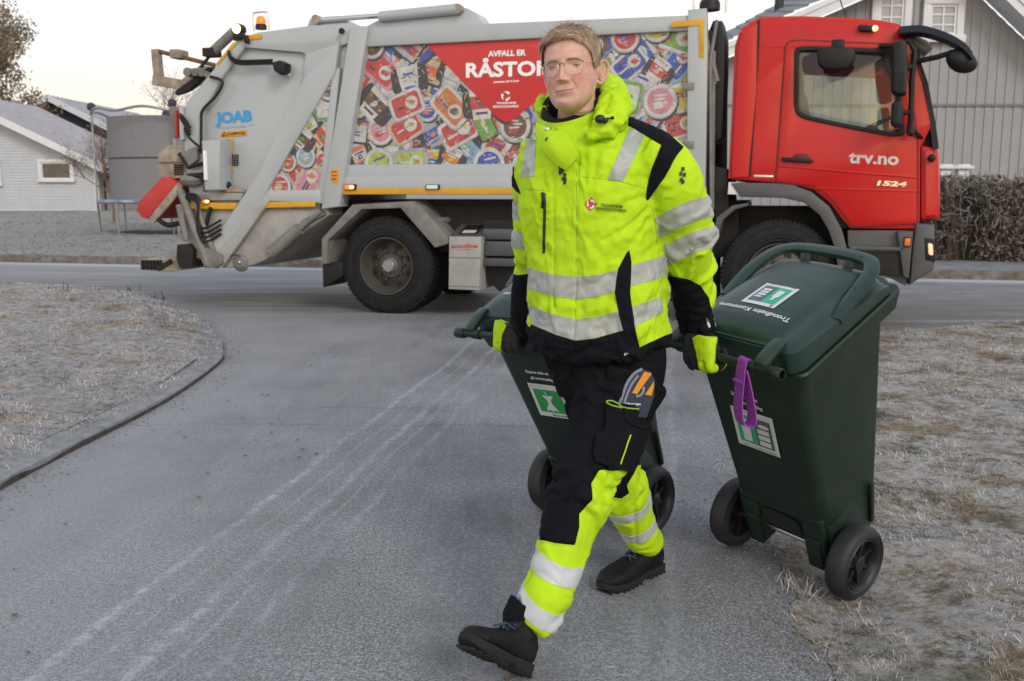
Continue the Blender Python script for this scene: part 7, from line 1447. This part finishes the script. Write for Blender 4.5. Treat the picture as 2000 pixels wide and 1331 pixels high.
def face_pt(zc, a):
    """angle a: -90 deg = front (-y)"""
    w_ = np.interp(zc, ZS, WS); f_ = np.interp(zc, ZS, FS); bk = np.interp(zc, ZS, BS); ca, sa = math.cos(a), math.sin(a); p = 2.15 if sa < 0 else 2.0
    x = math.copysign(abs(ca) ** (2 / p), ca) * w_; mid = min(0.0, -f_ + w_ * 1.15) if zc < -.03 else 0.; e = abs(sa) ** (2 / p)
    y = (mid - (f_ + mid) * e) if sa < 0 else (mid + (bk - mid) * e); return x, y
def feat(x, z):
    """relief of the face (metres outward)"""
    ax = abs(x); d = 0; zm = z - .0022 * min(1., (ax / .026)) ** 2 - .05 * x
    d += .0035 * g(ax - .030, .018) * g(z - .019, .007)                                   # brow ridge
    d -= .0100 * g(ax - .031, .0150) * g(z - .000, .0105)                                 # eye sockets
    d -= .0035 * g(ax - .016, .006) * g(z - .006, .010)
    nl = max(0., min(1., (.012 - z) / .050)); wn = .0062 + .0050 * nl
    if z < .020: 
        k = 1. if z > -.038 else g(z + .038, .0062); d += (.0035 + .0205 * nl ** 1.25) * g(x, wn) * k * (1 if z < .012 else g(z - .012, .008))  # nose
    d += .0080 * g(ax - .0140, .0055) * g(z + .0380, .0062)                               # nostril wings
    d -= .0030 * g(ax - .0065, .0026) * g(z + .0470, .0020)
    d += .0035 * g(ax - .044, .018) * g(z + .030, .018)                                   # cheekbones
    d -= .0048 * g(ax - .022 - (-.036 - z) * .42, .0034) * g(z + .052, .015); d -= .0016 * g(ax - .031 - .1 * (z + .016), .014) * g(z + .0165 - 6 * (ax - .031) ** 2, .0022) # nasolabial
    d += .0045 * g(x, .024) * g(z + .066, .014)                                           # mouth mound
    d += .0024 * g(x, .0225) * g(zm + .0640, .0026) + .0032 * g(x, .0190) * g(zm + .0722, .0036)   # lips
    d -= .0044 * g(x, .0280) * g(zm + .0680, .0014) + .0030 * g(ax - .0290, .0035) * g(zm + .067, .005); d -= .0020 * g(x, .0035) * g(z + .0550, .005)
    d -= .0038 * g(x, .018) * g(z + .0835, .0048); d += .0050 * g(x, .017) * g(z + .099, .010)    # chin
    return d
ZS = [z if z > -.075 else -.075 + (z + .075) * .86 for z in ZS]; nz, na = 210, 260; V_ = []; T0 = []; zs = np.concatenate([np.linspace(-.1167, -.1, 18), np.linspace(-.099, .03, 140), np.linspace(.032, .119, nz - 158)])
for z in zs:
    for j in range(na):
        s = j / na; a = -math.pi / 2 + (2 * math.pi) * (s + .10 * math.sin(2 * math.pi * (s)) * -1 * -1 * 0); x, y = face_pt(z, a)
        if y < 0: 
            fr_ = max(0., math.cos(math.atan2(x, -y) * .9)) ** 1.2; y -= feat(x, z) * min(1, fr_ * 1.1)
        V_.append((x, y, z))
F_ = [(i * na + j, i * na + (j + 1) % na, (i + 1) * na + (j + 1) % na, (i + 1) * na + j) for i in range(nz - 1) for j in range(na)]; F_ += [tuple(range(na))[::-1], tuple((nz - 1) * na + j for j in range(na))]
bm_ = MB(); bm_.add([tuple(v) for v in h2w(V_)], F_)
def L2W(p): return Vector(h2w([p])[0])
bm_.tube([L2W((0, .035, -.03)), L2W((0, .028, -.09)), X(1124, 250, 2.88), X(1130, 285, 2.88)], [.052, .052, .055, .075], 32)
bm_.loft([ring(X(1140, py, 2.86), a, b, 2.1, 32) for py, a, b in ((270, .06, .05), (300, .13, .085), (380, .15, .10), (470, .15, .10))])
for s in (-1, 1):                                     # ears
    Me = HM @ Matrix.Translation((s * .0735, .012, -.008)) @ Matrix.Rotation(s * R(-22), 4, 'Z') @ Matrix.Rotation(R(-8), 4, 'X'); rim = catmull([Vector((0, -.004, .018)), Vector((s * .006, .004, .031)), Vector((s * .009, .018, .032)), Vector((s * .010, .028, .018)), Vector((s * .009, .026, -.002)), Vector((s * .006, .014, -.020)), Vector((s * .003, .003, -.032)), Vector((0, -.005, -.026))], 6)
    bm_.tube([Me @ v for v in rim], [.0042] * len(rim), 10); bm_.loft([[Me @ Vector((s * (q_ + .002), .012 + .014 * k * math.cos(a), .001 + .027 * k * math.sin(a) + (.0 if True else 0))) for a in np.linspace(0, 6.283, 17)[:-1]] for q_, k in ((-.008, .95), (.000, 1.0), (.0035, .9), (.001, .45))])
    tr2 = catmull([Vector((s * .001, -.003, .006)), Vector((s * .005, .0, -.002)), Vector((s * .003, .001, -.010))], 4); bm_.tube([Me @ v for v in tr2], .0035, 8)
BV, BT = fuse('body', bm_, .0021, 1); HL = w2h(BV)
col = np.tile(np.array([.60, .355, .275]), (len(BV), 1)); x_, y_, z_ = HL[:, 0], HL[:, 1], HL[:, 2]; ax_ = abs(x_); fr_ = (y_ < -.02)
def mixin(c, wgt): global col; wgt = np.clip(wgt, 0, 1)[:, None]; col = col * (1 - wgt) + np.array(c) * wgt
G_ = lambda v, s: np.exp(-(v / s) ** 2)
mixin((.56, .23, .18), fr_ * .75 * G_(ax_ - .042, .022) * G_(z_ + .035, .022)); mixin((.55, .24, .19), fr_ * .5 * G_(x_, .014) * G_(z_ + .038, .012)); mixin((.52, .27, .21), (ax_ > .076) * .4)
lipz = np.where(z_ > -.068, G_(z_ + .0645, .0028), G_(z_ + .0715, .0038)) * np.clip((.0275 - ax_) / .006, 0, 1); mixin((.47, .20, .185), fr_ * lipz * .9); mixin((.20, .07, .06), fr_ * G_(z_ + .068 - .0022 * np.minimum(1, ax_ / .026) ** 2 - .05 * x_, .0012) * np.clip((.029 - ax_) / .003, 0, 1) * .9)
mixin((.30, .20, .155), fr_ * .25 * G_(z_ + .095, .03) * (ax_ < .06)); mixin((.15, .06, .05), fr_ * .6 * G_(ax_ - .0065, .0020) * G_(z_ + .0480, .0014))
body = world_link('body', BV, BT, SKIN); ca = body.data.color_attributes.new('tone', 'FLOAT_COLOR', 'POINT'); ca.data.foreach_set('color', np.column_stack([col, np.ones(len(col))]).astype(np.float32).ravel())
BVF = BVHTree.FromPolygons([tuple(v) for v in HL], [tuple(t_) for t_ in BT])
def fsurf(x, z, off=0.): 
    h = BVF.ray_cast(Vector((x, -.3, z)), Vector((0, 1, 0))); return Vector((x, (h[0].y if h[0] is not None else -.08) - off, z))
def hobj(mb, name, m, par=body, smooth=60., fix=True): 
    mb.V = [tuple(v) for v in (h2w(mb.V) - np.array(MO))]; return mb.build(name, m, par, smooth, fix=fix)
EYW = mat('eye_white', (.50, .47, .45), .25, var=.03); IRIS = mat('iris', (.022, .036, .050), .2, var=.3, scale=300); PUP = mat('pupil', (.01, .01, .01), .1); LASH = mat('eyelash', (.05, .03, .02), .8); LIDM = mat('eyelid', (.42, .245, .19), .55, var=.06, scale=60)
for s in (-1, 1):
    c = Vector((s * .0315, 0, -.0005)); sy = fsurf(c.x, c.z).y; c.y = sy + .0105; eb = MB(); eb.sphere(c, .0122, 24); eo = hobj(eb, 'eye', EYW)
    gz = Vector((.36 - 0 * s, -1, -.03)).normalized(); e1 = gz.cross(Vector((0, 0, 1))).normalized(); e2 = e1.cross(gz)
    for r_, dd, mm, nm_ in ((.0068, .0003, IRIS, 'iris'), (.0026, .0006, PUP, 'pupil')):
        mb = MB(); o_c = c + gz * (math.sqrt(.0122 ** 2 - r_ ** 2) + dd); mb.add([o_c + gz * .0006] + [o_c + (e1 * math.cos(a) + e2 * math.sin(a)) * r_ for a in np.linspace(0, 6.283, 21)[:-1]], [(0, 1 + i, 1 + (i + 1) % 20) for i in range(20)]); hobj(mb, nm_, mm, eo)
    # lids: shells of skin over the eyeball, leaving a narrow opening
    for up_, e0, e1_ in ((1, 10, 82), (-1, -15, -72)):
        rows = []
        for k in range(7):
            el_ = R(e0 + (e1_ - e0) * k / 6); row = []
            for j in range(21):
                az = R(-78 + 156 * j / 20); drop = (1 - math.cos(az)) ; ee = el_ * (1 - .75 * drop * (1 - k / 6)); rr = .0132 + .0006 * (k == 0); row.append(c + Vector((math.sin(az) * math.cos(ee), -math.cos(az) * math.cos(ee), math.sin(ee))) * rr)
            rows.append(row)
        mb = MB(); mb.add([v for r_ in rows for v in r_], [(i * 21 + j, i * 21 + j + 1, (i + 1) * 21 + j + 1, (i + 1) * 21 + j) for i in range(6) for j in range(20)]); hobj(mb, 'eyelid', LIDM)
        if up_ == 1: mb = MB(); mb.tube([v + Vector((0, -.0006, 0)) for v in rows[0][2:19]], .0010, 5); hobj(mb, 'eyelashes', LASH)
# eyebrows
BROW = mat('eyebrow_hair', (.22, .145, .095), .85, var=.3, scale=200); mb = MB(); r3 = random.Random(4)
for s in (-1, 1):
    for i in range(150):
        u = r3.random(); x = s * (.013 + .036 * u); z = .0130 + .0050 * math.sin(u * 2.6) - .005 * u + r3.uniform(-.0022, .0022) * (1.2 - u * .7); p = fsurf(x, z, .0004); d = Vector((s * .006, -.0006, .0022 - .003 * u)); q_ = fsurf(x + d.x, z + d.z, .0010); mb.tube([p, p.lerp(q_, .5) + Vector((0, -.0006, 0)), q_], [.00024, .00022, .0001], 3, cap=False)
hobj(mb, 'eyebrows', BROW, fix=False)
# glasses
GOLD = mat('gold_wire', (.62, .42, .26), .25, .9, var=.05); mb = MB(); ly = fsurf(0, -.012).y - .004; lc = {}
for s in (-1, 1):
    c = Vector((s * .0335, fsurf(s * .030, .012).y - .010, -.006)); lc[s] = c; pts = []
    for a in np.linspace(0, 6.283, 41): rx_, rz_ = .0245, .0225; xx = math.copysign(abs(math.cos(a)) ** .85, math.cos(a)) * rx_; zz_ = math.copysign(abs(math.sin(a)) ** .85, math.sin(a)) * rz_; pts.append(c + Vector((xx, abs(xx) * 0 + s * xx * .18, zz_)))
    mb.tube(pts, .00075, 6, cap=False)
    h_ = c + Vector((s * .0245, .004, .008)); ear = Vector((s * .079, .020, .012)); mb.tube([h_, h_ + Vector((s * .006, .002, 0)), Vector((s * .076, -.045, .010)), ear, ear + Vector((s * .001, .018, -.014))], .0010, 6); mb.sphere(h_, .0018, 8)
    mb.tube([c + Vector((-s * .020, 0, -.006)), c + Vector((-s * .021, .005, -.008)), c + Vector((-s * .0215, .009, -.004))], .0006, 5)
mb.tube(catmull([lc[-1] + Vector((.0235, 0, .006)), Vector((-.004, lc[-1].y - .002, .006)), Vector((.004, lc[1].y - .002, .006)), lc[1] + Vector((-.0235, 0, .006))], 4), .0010, 6); gl_ = hobj(mb, 'glasses', GOLD)
LENS = glass('lens_glass', (.985, .985, .985), .0); 
for s in (-1, 1):
    mb = MB(); c = lc[s]; pts = [c + Vector((math.copysign(abs(math.cos(a)) ** .85, math.cos(a)) * .0242, s * math.copysign(abs(math.cos(a)) ** .85, math.cos(a)) * .0242 * .18, math.copysign(abs(math.sin(a)) ** .85, math.sin(a)) * .0222)) for a in np.linspace(0, 6.283, 33)[:-1]]; mb.add(pts, [tuple(range(32))]); hobj(mb, 'lens', LENS, gl_, smooth=None)
# hair: a cap over the scalp and several thousand separate locks
HAIR = mat('hair', (.19, .125, .075), .55, var=.35, scale=70, spec=.4); HAIR2 = mat('hair_locks', (.38, .26, .165), .45, var=.2, scale=90, spec=.55)  # cap darker than the locks: shade between the strands painted in
def hairline(az):
    """height of the hairline at angle az (0 = front, + = his left)"""
    d = abs(math.degrees(az)); lo_ = np.interp(d, [0, 18, 38, 52, 62, 72, 84, 100, 115, 180], [.074, .073, .064, .040, .010, -.004, .014, .010, -.030, -.050]); return lo_ + (.004 * math.sin(az * 9)) + .006 * noise.noise((az * 7, 1.5, 0))
HC0 = Vector((0, .004, .022))
def skull(d, off):
    d = Vector(d).normalized(); h = BVF.ray_cast(HC0 + d * .25, -d); r = (h[0] - HC0).length if h[0] is not None else .1
    return HC0 + d * (min(r, .125) + off)
nzh, nah = 46, 128; grid = []
for i in range(nzh):
    row = []
    for j in range(nah):
        az = -math.pi + 2 * math.pi * j / nah; lo_ = hairline(az); e0_ = math.atan2(lo_ - HC0.z, .088); e = e0_ + (math.pi / 2 - e0_) * (i / (nzh - 1)); d = Vector((math.sin(az) * math.cos(e), -math.cos(az) * math.cos(e), math.sin(e))); fade = min(1, i / 5.)
        row.append(skull(d, .0015 + fade * (.0035 + .003 * max(0, math.sin(e))) + .0016 * noise.noise((d.x * 30, d.y * 12, d.z * 16))))
    grid.append(row)
# the ears must not push the cap out
for i in range(nzh):
    for j in range(nah):
        p = grid[i][j]
        if abs(p.x) > .0795: grid[i][j] = Vector((math.copysign(.0795, p.x), p.y, p.z))
mb = MB(); V_ = [v for r_ in grid for v in r_]; F_ = [(i * nah + j, i * nah + (j + 1) % nah, (i + 1) * nah + (j + 1) % nah, (i + 1) * nah + j) for i in range(nzh - 1) for j in range(nah)]
mb.add(V_, F_); hr = hobj(mb, 'hair', HAIR)
r4 = random.Random(8); LV = []; LF = []
def lock(pts, w_):
    k0 = len(LV); n = len(pts)
    for i, p in enumerate(pts):
        d = (pts[min(i + 1, n - 1)] - pts[max(i - 1, 0)]).normalized(); o = (p - HC0).normalized(); sd = d.cross(o).normalized(); ww = w_ * (1 - (i / (n - 1)) ** 1.6 * .92); LV.append(p - sd * ww); LV.append(p + sd * ww)
    for i in range(n - 1): LF.append((k0 + 2 * i, k0 + 2 * i + 1, k0 + 2 * i + 3, k0 + 2 * i + 2))
def comb(base_d, d, L_, up0, n_=6, lift=0., fr_off=.0060):
    p = skull(base_d, .0055); pts = [p]
    for k in range(1, n_):
        o = (p - HC0).normalized(); dd = (d - o * d.dot(o)); dd = dd.normalized() if dd.length > 1e-4 else d; q = p + dd * L_ / (n_ - 1); p = skull(q - HC0, fr_off + up0 * math.sin(2.6 * k / n_) + lift * k / n_)
        if abs(p.x) > .0815: p.x = math.copysign(.0815, p.x)
        pts.append(p.copy())
    return pts
PX_ = .030
for i in range(13000):
    az = r4.uniform(-math.pi, math.pi); lo_ = hairline(az); e0_ = math.atan2(lo_ - HC0.z, .088); e = e0_ + (math.pi / 2 - e0_) * (1 - math.sqrt(r4.random()) if i % 3 else r4.random()); bd_ = Vector((math.sin(az) * math.cos(e), -math.cos(az) * math.cos(e), math.sin(e))); top = max(0, min(1, (math.sin(e) - .35) / .35))
    sg = -1 if bd_.x * .1 < PX_ * .8 else 1; fwd = 1 if bd_.y < .35 else -.5
    d = Vector((sg * .9, -.75 * fwd, -.05)) * top + Vector((sg * .15 * (1 - abs(bd_.x)), .18, -1.)) * (1 - top); d += Vector((r4.gauss(0, .15), r4.gauss(0, .15), r4.gauss(0, .12)))
    L_ = r4.uniform(.020, .034) * (1.1 if top > .5 else .75); pts = comb(bd_, d, L_, r4.uniform(.0, .0035) * (.5 + top), lift=(r4.random() ** 6) * .006)
    if any(abs(v.x) > .072 and -.012 < v.y < .052 and v.z < .030 for v in pts): continue
    q = pts[-1]; hz = hairline(math.atan2(q.x, -q.y))
    if q.z < hz - .008: continue
    lock(pts, r4.uniform(.0004, .0009))
for i in range(1300):                                   # fringe swept across the forehead to his right
    u = r4.random(); az = math.radians(30 - 75 * u); lo_ = hairline(az); e = math.atan2(lo_ + .004 + .022 * r4.random() - HC0.z, .085); bd_ = Vector((math.sin(az) * math.cos(e), -math.cos(az) * math.cos(e), math.sin(e)))
    d = Vector((-1., -.25 + .5 * u, -.30 - .35 * u + r4.gauss(0, .12))); pts = comb(bd_, d, r4.uniform(.026, .042), r4.uniform(.004, .010), 7, lift=.001); lock(pts, r4.uniform(.0006, .0011))
for i in range(260):                                    # stray hairs
    az = r4.uniform(-2.2, 2.2); e = r4.uniform(.5, 1.5); bd_ = Vector((math.sin(az) * math.cos(e), -math.cos(az) * math.cos(e), math.sin(e))); d = Vector((r4.uniform(-1, 1), r4.uniform(-1, .4), .3)); p = skull(bd_, .009); pts = [p + d * .006 * k + bd_ * (.0028 * k - .00025 * k * k) for k in range(6)]; lock(pts, .00032)
V_ = h2w([tuple(v) for v in LV]) - np.array(MO); hm_ = npmesh('locks', V_, np.array(LF)); hn_ = np.repeat(np.random.RandomState(5).rand(len(LV) // 12 + 1), 12)[:len(LV)]
a = hm_.attributes.new('tint', 'FLOAT', 'POINT'); a.data.foreach_set('value', hn_.astype(np.float32)); link('locks', hm_, HAIR2, hr, True)
t = HAIR2.node_tree; b = t.nodes['Principled BSDF']; src = b.inputs['Base Color'].links[0].from_socket; at = N(t, 'ShaderNodeAttribute', attribute_name='tint'); t.links.new(mixc(t, 1., src, ramp(t, at.outputs['Fac'], [(0., .30), (1., 1.75)]), 'MULTIPLY'), b.inputs['Base Color'])
